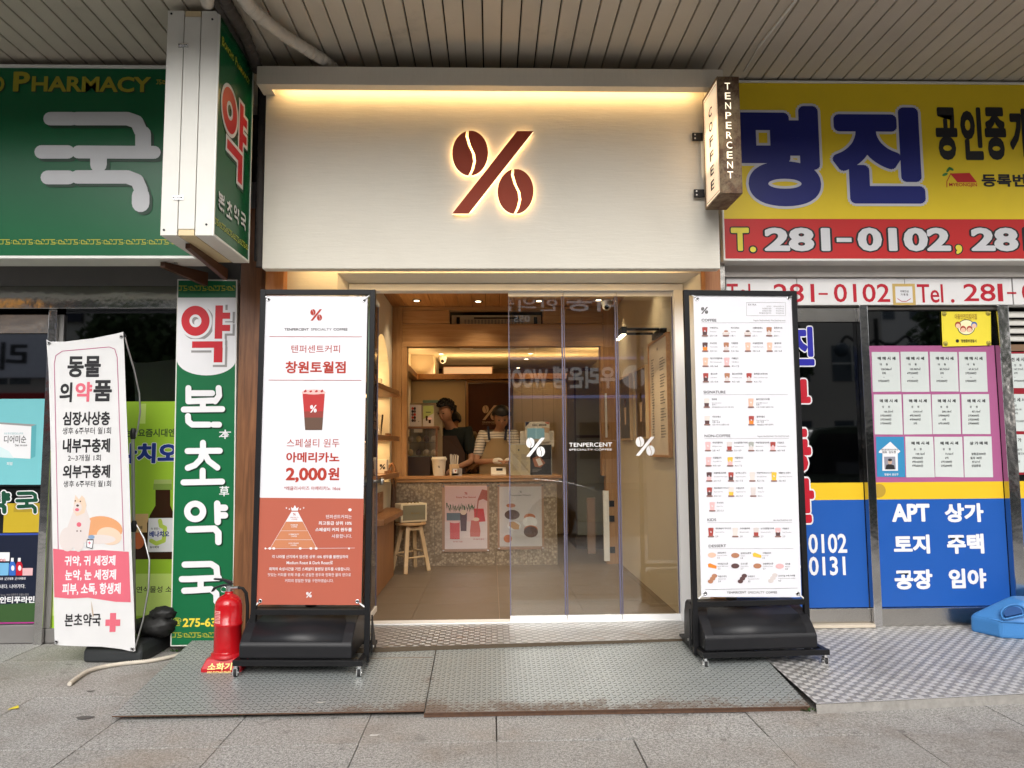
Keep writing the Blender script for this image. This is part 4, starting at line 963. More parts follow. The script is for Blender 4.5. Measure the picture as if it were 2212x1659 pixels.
A.poly([(332, 1045), (371, 1045), (372, 1058), (331, 1058)], vinyl('cap_green', (.20, .30, .06), .3), 2, 'bottle_picture'); A.rect(333, 1036, 371, 1045, vinyl('cap_green_light', (.34, .42, .14), .3), 2.1, 'bottle_picture')
A.poly([(336, 1058), (368, 1058), (368, 1092), (378, 1115), (382, 1130), (382, 1208), (318, 1208), (318, 1130), (324, 1113), (336, 1092)], brn, 2.2, 'bottle_picture')
A.rect(320, 1119, 382, 1192, pw, 2.6, 'bottle_picture'); A.text('베나치오', 323, 1147, 366, 1160, navy2, .04, 3.2, 'bottle_picture'); A.line([(346, 1125), (348, 1136), (357, 1140), (354, 1168), (338, 1174), (327, 1168)], 9, vinyl('stomach_green', (.45, .58, .08), .5), 2.9, 'bottle_picture'); A.line_text('속 편한~', 326, 1144, 4, ink, .01, 3.2, part='bottle_picture'); A.line_text('동아제약', 324, 1184, 4, ink, .02, 3.2, part='bottle_picture')
A.text('연식물성 소화', 295, 1266, 386, 1280, ink, .01, 2)
A.flush()
# ================================================================== BANNER STANDS
linen = M('banner_cloth', (.68, .68, .715), .6, var=.02, bmp=.12, bs=700)
terra = vinyl('terracotta_print', (.40, .10, .062), .7); brick_i = vinyl('brick_ink', (.38, .035, .02), .6); tan_i = vinyl('tan_ink', (.50, .19, .09), .6)
class TMB(MB):
    def __init__(s, T): super().__init__(); s.T = T
    def build(s, *a, **k):
        s.v = [tuple(s.T @ Vector(v)) for v in s.v]; return super().build(*a, **k)
def make_stand(label, x0, w, y, z0, rot, tilt, H, zbar, capx, ba, bb_, ta, tb_):
    """frame local origin at the foot of the left post; x to the right, y away from the street"""
    T = Matrix.Translation((x0, y, z0)) @ Matrix.Rotation(rot, 4, 'Z') @ Matrix.Rotation(tilt, 4, 'Y')
    r = thing('banner_stand', label, 'banner stand', (x0+w/2, y, z0), 'black wheeled banner stands outside the coffee shop')
    t = .030; mk = lambda: TMB(T)
    for x in (0, w-t): mk().box(x, x+t, 0, t, .05, H, black_steel).build('post', r, .002)
    mk().box(t, w-t, 0, t, H-t, H-.0005, black_steel).build('top_bar', r, .002)
    mk().box(t, w-t, 0, t, zbar-t, zbar, black_steel).build('cross_bar', r, .002)
    a, b, c, d = ba, w+bb_, -.13, .32
    z = .062
    for q in ((a, b, c, c+.03), (a, b, d-.03, d)): mk().box(*q, z, z+.03, black_steel).build('base_bar', r, .002)
    for q in ((a, a+.03, c+.0305, d-.0305), (b-.03, b, c+.0305, d-.0305)): mk().box(*q, z, z+.029, black_steel).build('base_bar', r, .002)
    for x in (-.012, w+.004):
        m = mk(); m.prism([(x, .03, z+.03), (x, .16, z+.03), (x, .05, .26), (x, .03, .30)], (.008, 0, 0), black_steel); m.cyl((x-.004, .06, .12), (x+.012, .06, .12), .008, .008, galv, 8); m.build('gusset_plate', r)
    # water tank
    pr = [(-.105, .094), (-.108, .165), (-.098, .180), (-.055, .222), (.0, .262), (.06, .288), (.12, .305), (.15, .318), (.22, .318), (.245, .30), (.27, .24), (.28, .15), (.28, .094)]
    xa, xb = ta, w+tb_
    m = mk(); m.prism([(xa, u, v) for u, v in pr], (xb-xa, 0, 0), blackp); o = m.build('water_tank', r, .010, 3)
    pr2 = [(-.0985, .1795), (-.055, .2222), (.0, .2622), (.06, .2882), (.095, .2985)]
    off = .004; ins = .055; m = mk(); V = []
    for u, v in pr2: V += [(xa+ins+(.02 if u > .05 else 0), u-off*.4, v+off), (xb-ins-(.02 if u > .05 else 0), u-off*.4, v+off)]
    nn = len(pr2); V2 = [(x, u_+.006, v_-.012) for x, u_, v_ in V]
    m.add(V+V2, [(2*i, 2*i+1, 2*i+3, 2*i+2) for i in range(nn-1)]+[(0, 2*nn, 2*nn+1, 1), (2*nn-2, 2*nn-1, 4*nn-1, 4*nn-2)]+[(2*i, 2*i+2, 2*nn+2*i+2, 2*nn+2*i) for i in range(nn-1)]+[(2*i+1, 2*nn+2*i+1, 2*nn+2*i+3, 2*i+3) for i in range(nn-1)], blackp, True); m.build('tank_panel', r)
    mk().tube([(xa+.06, .117, .312), (xb-.06, .117, .312)], .007, blackp, 8).build('tank_ridge', r)
    mk().lathe((capx, .185, .318), [(.034, 0), (.034, .008), (.03, .012)], blackp, 18).build('tank_cap', r)
    for x in (a+.015, b-.02):
        for yy in (c+.015, d-.015):
            dz = -.0 if yy < 0 else .038
            m = mk(); m.cyl((x, yy, z), (x, yy, z-.012), .012, .012, chrome, 10); m.box(x-.013, x-.009, yy-.012, yy+.02, .012+dz*.6, z-.012, chrome); m.box(x+.009, x+.013, yy-.012, yy+.02, .012+dz*.6, z-.012, chrome); m.box(x-.013, x+.013, yy-.012, yy+.02, z-.015, z-.012, chrome); o = m.build('caster', r)
            m = mk(); rr = .024 if dz == 0 else .018; m.cyl((x-.008, yy+.008, rr+dz*.65), (x+.008, yy+.008, rr+dz*.65), rr, rr, M('rubber', (.02, .02, .02), .7), 18); m.cyl((x-.0145, yy+.008, rr+dz*.65), (x+.0145, yy+.008, rr+dz*.65), .006, .006, chrome, 8); m.build('caster_wheel', r)
    N = (T.to_3x3() @ Vector((0, -1, 0)))
    pl = Plane(T @ Vector((0, .012, 0)), T.to_3x3() @ Vector((1, 0, 0)), T.to_3x3() @ Vector((0, 0, 1)))
    return r, pl, T
def banner(r, pl, quad, T, hooks):
    P = [pl.pt(*pl.uv(*q), 0) for q in quad]; n = 10; V = []; Fs = []
    for i in range(n+1):
        v = i/n; a = P[0].lerp(P[3], v); b = P[1].lerp(P[2], v)
        for k in range(n+1):
            u = k/n; V.append(a.lerp(b, u))
    Fs = [(i*(n+1)+k, i*(n+1)+k+1, (i+1)*(n+1)+k+1, (i+1)*(n+1)+k) for i in range(n) for k in range(n)]
    MB().add(V, Fs, linen, True).build('banner_cloth', r)
    for p, h in zip(((quad[0][0]+8, quad[0][1]+8), (quad[1][0]-8, quad[1][1]+8), (quad[2][0]-8, quad[2][1]-8), (quad[3][0]+8, quad[3][1]-8)), hooks):
        c = pl.pt(*pl.uv(*p), .001); e = pl.pt(*pl.uv(*h), .0)
        m = MB(); m.lathe(c, [(.0115, 0), (.0115, .003), (.0065, .003), (.0065, 0)], chrome, 14, pl.N); m.lathe(c, [(.0065, 0), (.0065, .0008)], dark, 10, pl.N); m.build('eyelet', r)
        m = MB(); c2 = c+pl.N*.006; d = (e-c2); m.tube([c2, c2+d*.25], .0015, galv, 6); m.tube([c2+d*.25, c2+d*.8], .0045, M('white_cord', (.8, .8, .8), .5), 8); m.tube([c2+d*.8, e], .004, black_steel, 6); m.build('tie', r)
# left stand
r1, pl1, T1 = make_stand('black wheeled banner stand advertising a 2,000 won americano, left of the glass door', PY(541, 1320, 4.335).x, .668, 4.325, .074, -.03, .008, PY(558, 625, 4.335).z-.076, PY(547, 1315, 4.335).z-.076, .29, -.045, -.01, -.02, -.075)
cA = lambda x, y: (494+.2976*x, 603.5+.2976*y); cB = lambda x, y: (494+.2976*x, 1042+.2976*y)
q1 = [(572, 638.6), (794, 640.7), (780.3, 1307), (554.4, 1306)]
banner(r1, pl1, q1, T1, [(563, 632), (803, 634), (791, 1314), (547, 1313)])
A = Art(pl1, r1, .0005, .0012)
A.poly([(558.8, 1075), (785.8, 1077), (780.3, 1307), (554.4, 1306)], terra, 0, 'terracotta_field')
logo(A, 670.5, 668, 695.8, 692.8, brick_i, 1)
def T4(fn, t, x0, y0, x1, y1, mat, b=0, L=1): A.text(t, *fn(x0, y0), *fn(x1, y1), mat, b, L)
T4(cA, 'TENPERCENT', 405, 354, 582, 372, grey, .02); T4(cA, 'SPECIALTY', 598, 354, 748, 372, grey, 0); T4(cA, 'COFFEE', 761, 354, 863, 372, grey, .02)
A.line([cA(297, 415), cA(967, 417)], 1.0, brick_i, 1, cap=False); A.line([cA(290, 731), cA(963, 733)], 1.0, brick_i, 1, cap=False)
T4(cA, '텐퍼센트커피', 455, 477, 808, 533, brick_i, .0); T4(cA, '창원토월점', 412, 594, 850, 682, brick_i, .028)
T4(cA, '스페셜티 원두', 422, 1157, 805, 1219, brick_i, .0); T4(cA, '아메리카노', 418, 1254, 805, 1329, brick_i, .028); T4(cA, '2,000', 415, 1366, 712, 1474, brick_i, .035); T4(cA, '원', 722, 1366, 803, 1457, brick_i, .03)
T4(cA, '*레귤러사이즈 아메리카노 16oz', 402, 1501, 812, 1531, brick_i, .004)
# drink picture
def cup(A, x0, y0, x1, y1, top, bot, L=2, lg=True, part='drink_picture', cream=None, steps=6):
    w = x1-x0; h = y1-y0; f = lambda u, v: (x0+w*(.5+(u-.5)*(1-.26*v)), y0+h*v)
    for i in range(steps):
        a, b = .10+.9*i/steps, .10+.9*(i+1)/steps; k = i/(steps-1)
        mt = top if k < .42 else (bot if k > .62 else None)
        if mt is None:
            nm = top.name+bot.name; mt = MATS.get(nm)
            if mt is None:
                ca, cb = [m_.node_tree.nodes['Mix'].inputs[6].default_value for m_ in (top, bot)]; mt = vinyl(nm, tuple((ca[j]+cb[j])/2 for j in range(3)), .6)
        A.poly([f(.04, a), f(.96, a), f(.96, b), f(.04, b)], mt, L, part)
    A.poly([f(0, .09), f(1, .09), f(.97, .13), f(.03, .13)], cream or furw, L+.4, part)
    A.ell(x0+w/2, y0+h*.085, w*.47, h*.06, cream or top, L+.7, part, 16)
    if lg: logo(A, x0+w*.36, y0+h*.40, x0+w*.62, y0+h*.58, pw if top is not furw else grey, L+1, part)
cr = vinyl('cola_red', (.42, .03, .03), .5); cb_ = vinyl('cola_brown', (.11, .06, .04), .5); icem = vinyl('ice_pink', (.72, .45, .42), .4)
cup(A, *cA(527, 792), *cA(708, 1093), cr, cb_, 2, True, cream=icem)
x0, y0 = cA(545, 795)
for k in range(7): A.poly([(x0+k*6, y0+5-(k % 2)*3), (x0+k*6+5, y0+1+(k % 3)), (x0+k*6+7, y0+6), (x0+k*6+2, y0+8)], icem if k % 2 else cr, 4+k*.1, 'drink_picture')
# pyramid chart
A.poly([cB(457, 213), cB(502, 213), cB(540, 283), cB(416, 283)], pw, 1, 'pyramid_chart')
for a, b, i in ((285, 350, 0), (352, 415, 1), (417, 478, 2)):
    f = lambda y: (457-(y-213)*.585, 502+(y-213)*.52)
    A.poly([cB(f(a)[0], a), cB(f(a)[1], a), cB(f(b)[1], b), cB(f(b)[0], b)], tan_i, 1, 'pyramid_chart')
for y in (284, 351, 416):
    f = lambda y: (457-(y-213)*.585, 502+(y-213)*.52); A.line([cB(f(y)[0], y), cB(f(y)[1], y)], .5, pw, 1.5, 'pyramid_chart', False)
A.line([cB(268, 481), cB(916, 476)], .6, pw, 2, 'pyramid_chart', False); A.line([cB(457, 213), cB(302, 478)], .6, pw, 2.2, 'pyramid_chart', False); A.line([cB(502, 213), cB(640, 478)], .6, pw, 2.4, 'pyramid_chart', False)
for x in (268, 300, 328, 520, 598, 636, 874): A.ell(*cB(x, 479), 3.2 if x not in (268, 874) else 2, 2.6 if x not in (268, 874) else 2, pw, 3, 'pyramid_chart', 12)
A.ell(*cB(881, 199), 3.6, 3.2, pw, 3, 'pyramid_chart', 14)
A.poly([cB(458, 205), cB(503, 205), cB(508, 178), cB(494, 190), cB(481, 165), cB(468, 190), cB(454, 178)], pw, 3, 'crown')
for x, y in ((420, 186), (442, 194), (521, 194), (545, 185)):
    pts = [];
    for k in range(10): rr_ = 7.5 if k % 2 == 0 else 3.2; pts.append(cB(x+rr_*math.sin(k*PI/5), y-rr_*math.cos(k*PI/5)))
    A.poly(pts, pw, 3, 'star')
logo(A, *cB(468, 222), *cB(487, 241), brick_i, 2)
for t, x, y, mt in (('SPECIALTY', 478, 259, brick_i), ('COFFEE', 478, 273, brick_i), ('PREMIUM', 476, 313, pw), ('COFFEE', 476, 327, pw), ('COMMODITY', 474, 381, pw), ('COFFEE', 474, 395, pw), ('LOW GRADE', 472, 446, pw), ('COFFEE', 472, 460, pw)): A.line_text(t, *cB(x, y), 2.8, mt, .01, 2.6, 'c')
for t, y, x0, b in (('텐퍼센트커피는', 262, 707, 0), ('최고등급 상위 10%', 309, 653, .02), ('스페셜티 커피 원두를', 356, 630, .02), ('사용합니다.', 403, 748, 0)): T4(cB, t, x0, y-27, 894, y, pw, b, 2)
for t, y, x0, x1, b in (('각 나라별 산지에서 엄선된 상위 10% 생두를 블렌딩하여', 551, 315, 866, .012), ('Medium Roast & Dark Roast로', 594, 421, 757, .01), ('최적의 숙성시간을 거친 스페셜티 블렌딩 원두를 사용합니다.', 640, 294, 883, .012), ('맛있는 커피를 위해 추출 시 균일한 원두와 정확한 물의 양으로', 682, 286, 888, 0), ('커피의 정밀한 맛을 구현하였습니다.', 725, 409, 761, 0)): T4(cB, t, x0, y-24, x1, y, pw, b, 2)
logo(A, 661.5, 1278.6, 673.5, 1290.5, pw, 2)
A.flush()

# right stand with the menu
r2, pl2, T2 = make_stand('black wheeled banner stand with the white drinks menu, right of the glass door', PY(1478.6, 625, 4.36).x, .695, 4.37, .064, .05, .0, PY(1478.6, 625, 4.36).z-.064, PY(1510, 1301, 4.36).z-.064, .30, .012, .045, .03, -.012)
q2 = [(1497.6, 638), (1711.5, 636), (1731, 1290), (1515, 1289.5)]
banner(r2, pl2, q2, T2, [(1488, 632), (1721, 630), (1740, 1296), (1505, 1296)])
A = Art(pl2, r2, .0005, .0012)
mA = lambda x, y: (1454+.215*x, 603.5+.215*y); mB = lambda x, y: (1454+.248*x, 905+.248*y)
def T5(fn, t, x0, y0, x1, y1, mat, b=0, L=1): A.text(t, *fn(x0, y0), *fn(x1, y1), mat, b, L)
logo(A, *mA(280, 278), *mA(350, 347), grey, 1)
x0, y0 = mA(736, 232); x1, y1 = mA(1128, 365); A.line([(x0, y0), (x1, y0), (x1, y1), (x0, y1), (x0, y0)], .5, lgrey, 1, cap=False)
T5(mA, 'EXTRA', 755, 246, 835, 262, grey)
for k, (a, b) in enumerate((('샷 추가', '1샷=0.5/2샷=1.0'), ('디카페인 변경', 'R=0.5/P=0.8'), ('오트밀크 변경', 'R=0.5/P=0.5'), ('헤이즐넛시럽 추가', 'R=0.5/P=0.8'))): A.line_text(a, *mA(985, 278+k*22.5), 2.6, lgrey, .01, 1, 'r'); A.line_text(b, *mA(1112, 278+k*22.5), 2.6, lgrey, .01, 1, 'r')
for t, fn, x0, x1, y, xr in (('COFFEE', mA, 285, 434, 424, 1126), ('SIGNATURE', mA, 304, 525, 1146, 0), ('NON-COFFEE', mB, 273, 498, 158, 1008), ('KIDS', mB, 298, 374, 889, 1034), ('DESSERT', mB, 309, 461, 1117, 0)):
    h = 27 if fn is mA else 23
    T5(fn, t, x0, y-h, x1, y, grey, .012); yl = y+13; xe = 1128 if fn is mA and y < 500 else (1152 if fn is mA else {158: 1008, 889: 1036, 1117: 1046}[y])
    A.line([fn(x0, yl), fn(xe, yl-2)], .5, lgrey, 1, cap=False)
    if xr: A.line_text('Mini Size(10oz)(Only Iced)' if t == 'KIDS' else 'Regular Size(Hot/Iced) / Plus Size(Only Iced)', *fn(xr, y-4), 3.1, lgrey, .01, 1, 'r', sx=.93)
tone = {'r': vinyl('drink_red', (.36, .06, .05), .6), 'd': vinyl('drink_dark', (.10, .05, .05), .6), 'p': vinyl('drink_peach', (.70, .45, .34), .6), 'k': vinyl('drink_pink', (.72, .42, .42), .6), 'w': furw, 'm': vinyl('drink_milk', (.66, .60, .56), .6),
        'o': vinyl('drink_orange', (.75, .22, .03), .6), 'y': vinyl('drink_yellow', (.80, .46, .05), .6), 'g': vinyl('drink_grey', (.35, .36, .33), .6), 'b': vinyl('drink_brown', (.40, .18, .10), .6)}
pill = vinyl('pill_brown', (.26, .14, .12), .6)
def item(fn, x, y, ct, cb, ko, en, pr, hot=False, s=1.0, tx=50, mini=False):
    k = s
    if hot: A.ell(*fn(x, y+28*k), 40*.215*.95, 4.6, furw, 2, 'menu_pictures', 16); A.ell(*fn(x, y+14*k), 5.2, 5, m_cup, 2.5, 'menu_pictures', 14); A.ell(*fn(x, y+4*k), 4.6, 1.6, tone[cb], 3, 'menu_pictures', 12)
    else: cup(A, *fn(x-30*k, y-40*k), *fn(x+30*k, y+48*k), tone[ct], tone[cb], 2, ct not in 'mw', 'menu_pictures', steps=4)
    a = fn(x-33*k, y+43*k); b = fn(x+33*k, y+57*k); A.poly([(a[0], (a[1]+b[1])/2), (a[0]+1.2, a[1]), (b[0]-1.2, a[1]), (b[0], (a[1]+b[1])/2), (b[0]-1.2, b[1]), (a[0]+1.2, b[1])], pill, 4, 'menu_pictures')
    A.line_text(ko, *fn(x+tx*k, y-22*k), 3.3, grey, .012, 1, sx=.92); A.line_text(en, *fn(x+tx*k, y+12*k), 2.5, lgrey, .004, 1, sx=.95); A.line_text(pr, *fn(x+tx*k, y+57*k), 3.7, grey, .004, 1)
m_cup = vinyl('crockery', (.62, .55, .52), .5)
for x, c1, c2, ko, en, pr, hot in ((318, 'r', 'd', '아메리카노', 'Americano', '2.0 / 3.4', 0), (530, 'w', 'b', '에스프레소', 'Espresso', '1.8 / -', 1), (748, 'w', 'd', '스몰라프레소', 'Choco espresso', '2.5 / -', 1), (963, 'b', 'w', '플랫화이트', 'Flat White', '3.0 / -', 0)): item(mA, x, 517, c1, c2, ko, en, pr, hot)
for x, c1, c2, ko, en, pr in ((320, 'd', 'o', '토닉커피', 'Tonic Coffee', '3.0 / 5.1'), (533, 'b', 'w', '카페라떼', 'Caffe Latte', '3.3 / 5.6'), (750, 'p', 'p', '바닐라빈라떼', 'Vanilla Bean Latte', '3.8 / 6.4'), (968, 'p', 'p', '돌체라떼', 'Dolce Latte', '4.0 / 6.8')): item(mA, x, 671, c1, c2, ko, en, pr)
for x, c1, c2, ko, en, pr in ((324, 'p', 'p', '밀크카라멜라떼', 'Milk Caramel Latte', '4.0 / 6.8'), (538, 'k', 'k', '카페모카', 'Caffe Mocha', '4.3 / 7.3')): item(mA, x, 823, c1, c2, ko, en, pr)
for x, c1, c2, ko, en, pr in ((327, 'r', 'd', '콜드브루', 'Cold Brew', '3.5 / 5.9'), (542, 'b', 'w', '콜드브루라떼', 'Cold Brew Latte', '4.0 / 6.8'), (762, 'r', 'w', '돌체콜드브루라떼', 'Dolce Cold Brew Latte', '4.3 / 7.3')): item(mA, x, 979, c1, c2, ko, en, pr)
for x, y, c1, c2, ko, en, pr, d1 in ((336, 1234, 'm', 'd', '텐라떼', 'Ten Latte (Iced)', '3.4 / -', '텐퍼센트만의 시그니처 크림 라떼'), (780, 1234, 'p', 'p', '솔티드밀크카라멜', 'Salted Milk Caramel', '3.8 / -', '수제 카라멜의 달콤한 커피'), (341, 1410, 'm', 'd', '아인슈페너', 'Einspanner', '3.8 / 6.4', '진한 커피 위, 달콤한 크림'), (785, 1410, 'r', 'o', '블랙자몽티', 'Black Grapefruit Tea', '3.5 / 5.9', '새콤달콤한 자몽과 블랙티')):
    item(mA, x, y, c1, c2, ko, en, '', tx=53); A.line_text(pr, *mA(x+54, y+32), 3.7, grey, .004, 1); A.line_text(d1, *mA(x+54, y+56), 2.6, lgrey, .01, 1)
def row(y, L_, s=.87):
    for x, c1, c2, ko, en, pr in L_: item(mB, x, y, c1, c2, ko, en, pr, False, s, 47)
row(232, ((302, 'k', 'k', '우리곡물라떼', 'Multigrain Latte', '2.8 / 4.7'), (490, 'w', 'r', '논산설향딸기라떼', 'Strawberry Latte', '3.5 / 5.9'), (679, 'g', 'w', '하동첫잎말차라떼', 'Matcha Latte', '4.0 / 6.8'), (868, 'r', 'k', '리얼초코', 'Real Chocolate', '4.0 / 6.8')))
row(364, ((307, 'k', 'k', '로얄밀크티', 'Royal Milk Tea', '4.0 / 6.8'), (496, 'y', 'k', '착즙에이드', 'Fresh Ade', '4.3 / 7.3')))
row(496, ((313, 'd', 'k', '초콜릿칩 프라페', 'Chocolate Chip Frappe', '3.4 / 5.7'), (503, 'r', 'd', '요거트 스무디', 'Yogurt Smoothie', '4.3 / 7.3'), (689, 'm', 'm', '아보카도바나나 스무디', 'Avocado Banana', '4.5 / 7.6'), (878, 'y', 'y', '애플망고 스무디', 'Apple Mango Smoothie', '4.8 / 8.1')))
row(628, ((316, 'r', 'd', '청도복숭아 아이스티', 'Peach Iced Tea', '3.0 / 5.1'), (505, 'm', 'y', '고흥유자차', 'Yuja(Citron) Tea', '3.0 / 5.1'), (697, 'w', 'w', '허니티', 'Honey Tea', '3.5 / -')))
row(756, ((340, 'k', 'k', '쿠스미티', 'Kusmi Tea', '3.0 / 5.1'),))
row(980, ((328, 'r', 'r', '청도복숭아 아이스티', 'Peach Iced Tea', '2.0'), (540, 'm', 'm', '우리곡물라떼', 'Multigrain Latte', '2.0'), (722, 'w', 'r', '논산설향딸기라떼', 'Strawberry Latte', '2.5'), (912, 'k', 'd', '리얼초코', 'Real Chocolate', '2.5')))
for x, y, mt, ko, en, pr in ((337, 1185, 'p', '코코넛쿠키', 'Coconut Cookie', '1.5'), (540, 1188, 'b', '갈레트브루통', 'Galette', '1.8'), (730, 1187, 'y', '고메버터바', 'Butter Bar', '3.5'), (340, 1280, 'o', '버터밀크스콘', 'Butter Milk Scone', '2.3'), (540, 1280, 'd', '초코스콘', 'Choco Scone', '2.7'), (733, 1280, 'b', '크랜베리스콘', 'Cranberry Scone', '2.7'), (928, 1282, 'k', '마카롱', 'Macaron', '2.0'), (343, 1390, 'b', '아몬드케익', 'Almond Cake', '2.8'), (603, 1390, 'd', '수제쿠키', 'Homemade Cookie', '3.5'), (868, 1385, 'w', '오리지널 수제 카라멜', 'Original Homemade Caramel', '4.0')):
    if y < 1300 and mt in 'yo': A.poly([mB(x-38, y-15), mB(x-20, y-24), mB(x+38, y), mB(x+36, y+24), mB(x-34, y+10)], tone[mt], 2, 'menu_pictures')
    elif y > 1300: [A.ell(*mB(x+dx, y+dy), 6, 4.5, tone[mt], 2+k*.3, 'menu_pictures', 12) for k, (dx, dy) in enumerate(((-18, 24), (0, 0), (16, -24)))]
    else: A.ell(*mB(x, y), 9, 5.5, tone[mt], 2, 'menu_pictures', 14)
    A.line_text(ko, *mB(x+48, y-12), 3.2, grey, .012, 1); A.line_text(en, *mB(x+48, y+8), 2.4, lgrey, .004, 1); A.line_text(pr, *mB(x+48, y+31), 3.7, grey, .004, 1)
A.line([mB(279, 1485), mB(1083, 1473)], .6, grey, 1, cap=False)
for t, xa, xb, b in (('TENPERCENT', 468, 635, .012), ('SPECIALTY', 652, 795, 0), ('COFFEE', 808, 905, .012)): T5(mB, t, xa, 1501, xb, 1520, grey, b)
A.flush()

# ================================================================== FIRE EXTINGUISHER
fe = thing('fire_extinguisher', 'red fire extinguisher standing on a red plastic plinth left of the banner stand', 'fire extinguisher', (-1.53, 4.43, .07))
redp = M('glossy_red_paint', (.42, .006, .010), .22, var=.04, coat=.35)
c = Vector((-1.515, 4.45, 0)); zb = .155
MB().lathe(c+Vector((0, 0, zb)), [(.070, 0), (.078, .006), (.079, .02), (.076, .03), (.0745, .035), (.0745, .20), (.0775, .204), (.0775, .222), (.0745, .226), (.0745, .34), (.070, .368), (.058, .392), (.040, .408), (.026, .416), (.022, .422), (.022, .436)], redp, 32).build('cylinder', fe)
m = MB(); m.cyl(c+Vector((0, 0, zb+.436)), c+Vector((0, 0, zb+.475)), .018, .016, galv, 14); m.cyl(c+Vector((0, 0, zb+.455)), c+Vector((.055, -.01, zb+.462)), .011, .011, galv, 12); m.build('valve', fe)
m = MB(); z = zb+.475
m.prism([c+Vector(q) for q in ((.012, -.012, z), (-.03, -.012, z+.012), (-.085, -.012, z-.01), (-.098, -.012, z-.04), (-.088, -.012, z-.04), (-.07, -.012, z-.018), (-.03, -.012, z-.004), (.012, -.012, z-.012))], (0, .024, 0), blackp); m.build('carry_handle', fe, .002)
m = MB(); m.prism([c+Vector(q) for q in ((.02, -.011, z+.004), (.015, -.011, z+.03), (-.035, -.011, z+.048), (-.085, -.011, z+.052), (-.085, -.011, z+.042), (-.035, -.011, z+.034), (0, -.011, z+.01))], (0, .022, 0), blackp); m.build('squeeze_lever', fe, .002)
m = MB(); m.tube([c+Vector(q) for q in ((.05, -.01, zb+.462), (.075, 0, zb+.455), (.092, .01, zb+.42), (.096, .03, zb+.33), (.09, .05, zb+.2), (.085, .05, zb+.1))], .010, M('black_hose', (.015, .015, .015), .5), 10); m.build('hose', fe)
ring = [c+Vector((-.02+.016*math.cos(t), -.03, zb+.455+.018*math.sin(t))) for t in [2*PI*k/14 for k in range(15)]]
MB().tube(ring, .002, chrome, 6).build('safety_pin', fe)
m = MB()
for k in range(6):
    a0 = math.radians(218+k*6); a1 = math.radians(218+(k+1)*6); R_ = .0752
    m.add([c+Vector((R_*math.cos(a0), R_*math.sin(a0), zb+.23)), c+Vector((R_*math.cos(a1), R_*math.sin(a1), zb+.23)), c+Vector((R_*math.cos(a1), R_*math.sin(a1), zb+.315)), c+Vector((R_*math.cos(a0), R_*math.sin(a0), zb+.315))], [(0, 1, 2, 3)], vinyl('label_pinkish', (.70, .30, .28), .5))
    for j in range(7):
        R2 = .0757; zz = zb+.24+j*.0105
        if k in (0, 5) and j % 3 == 0: continue
        m.add([c+Vector((R2*math.cos(a0), R2*math.sin(a0), zz)), c+Vector((R2*math.cos(a1), R2*math.sin(a1), zz)), c+Vector((R2*math.cos(a1), R2*math.sin(a1), zz+.004)), c+Vector((R2*math.cos(a0), R2*math.sin(a0), zz+.004))], [(0, 1, 2, 3)], redp)
m.build('label', fe)
pls = M('red_plastic', (.42, .010, .016), .35, var=.06)
m = MB(); x0, x1, ya, yb, z0, z1 = -1.628, -1.405, 4.36, 4.53, .078, .152
lo = [(x0, ya, z0+.002), (x1, ya, z0+.002), (x1, yb, z0+.012), (x0, yb, z0+.012)]; hi = [(x0+.022, ya+.022, z1), (x1-.022, ya+.022, z1), (x1-.022, yb-.01, z1), (x0+.022, yb-.01, z1)]
lo2 = [(a, b, c_+.022) for a, b, c_ in lo]
m.add(lo+lo2+hi, [(3, 2, 1, 0), (8, 9, 10, 11)]+[(r*4+i, r*4+(i+1) % 4, (r+1)*4+(i+1) % 4, (r+1)*4+i) for r in (0, 1) for i in range(4)], pls); m.build('plinth', fe, .006)
MB().lathe(c+Vector((0, 0, .149)), [(.088, 0), (.086, .02), (.078, .022)], pls, 26).build('collar', fe)
P = Plane((0, ya+.0005, z0+.025), (1, 0, 0), (0, .022, z1-z0-.024)); A = Art(P, fe, .0008, .002)
gy_ = vinyl('plinth_gold', (.80, .62, .20), .4)
A.text('소화기', 449, 1423, 500, 1439, gy_, .03); A.text('FIRE EXTINGUISHER', 448, 1440.5, 498, 1446, gy_, .012)
A.flush()

for ch in fe.children:
    if ch.name.split('.')[0] in ('plinth', 'collar', 'lettering'): k_, zz = 1.0, .15
    else: k_, zz = .80, .155
    for v in ch.data.vertices: v.co.z = zz+(v.co.z-zz)*k_; v.co.y -= .085; v.co.x += .032
# ================================================================== SMALL THINGS ON THE GROUND
hosep = [PZ(x, y, .014) for x, y in ((150, 1478), (165, 1466), (190, 1450), (225, 1440), (270, 1433), (320, 1428), (360, 1421), (395, 1412), (418, 1404))]
def smooth_path(P, n=14):
    o = []
    for i in range(len(P)-1):
        p0, p1, p2, p3 = P[max(i-1, 0)], P[i], P[i+1], P[min(i+2, len(P)-1)]
        for k in range(n):
            t = k/n; o.append(.5*((2*p1)+(p2-p0)*t+(2*p0-5*p1+4*p2-p3)*t*t+(3*p1-3*p2+p3-p0)*t**3))
    return o+[P[-1]]
sp = smooth_path(hosep, 22); m = MB(); m.tube(sp, [.0135 if k % 2 else .0105 for k in range(len(sp))], M('ribbed_hose', (.55, .50, .42), .6, var=.25, vs=30, dirt=.8), 10)
o = m.build('ribbed_hose', None); tag(o, 'dirty cream ribbed drain hose lying on the paving by the pharmacy', 'hose')
leafm = M('weed_green', (.04, .10, .02), .6, var=.4)
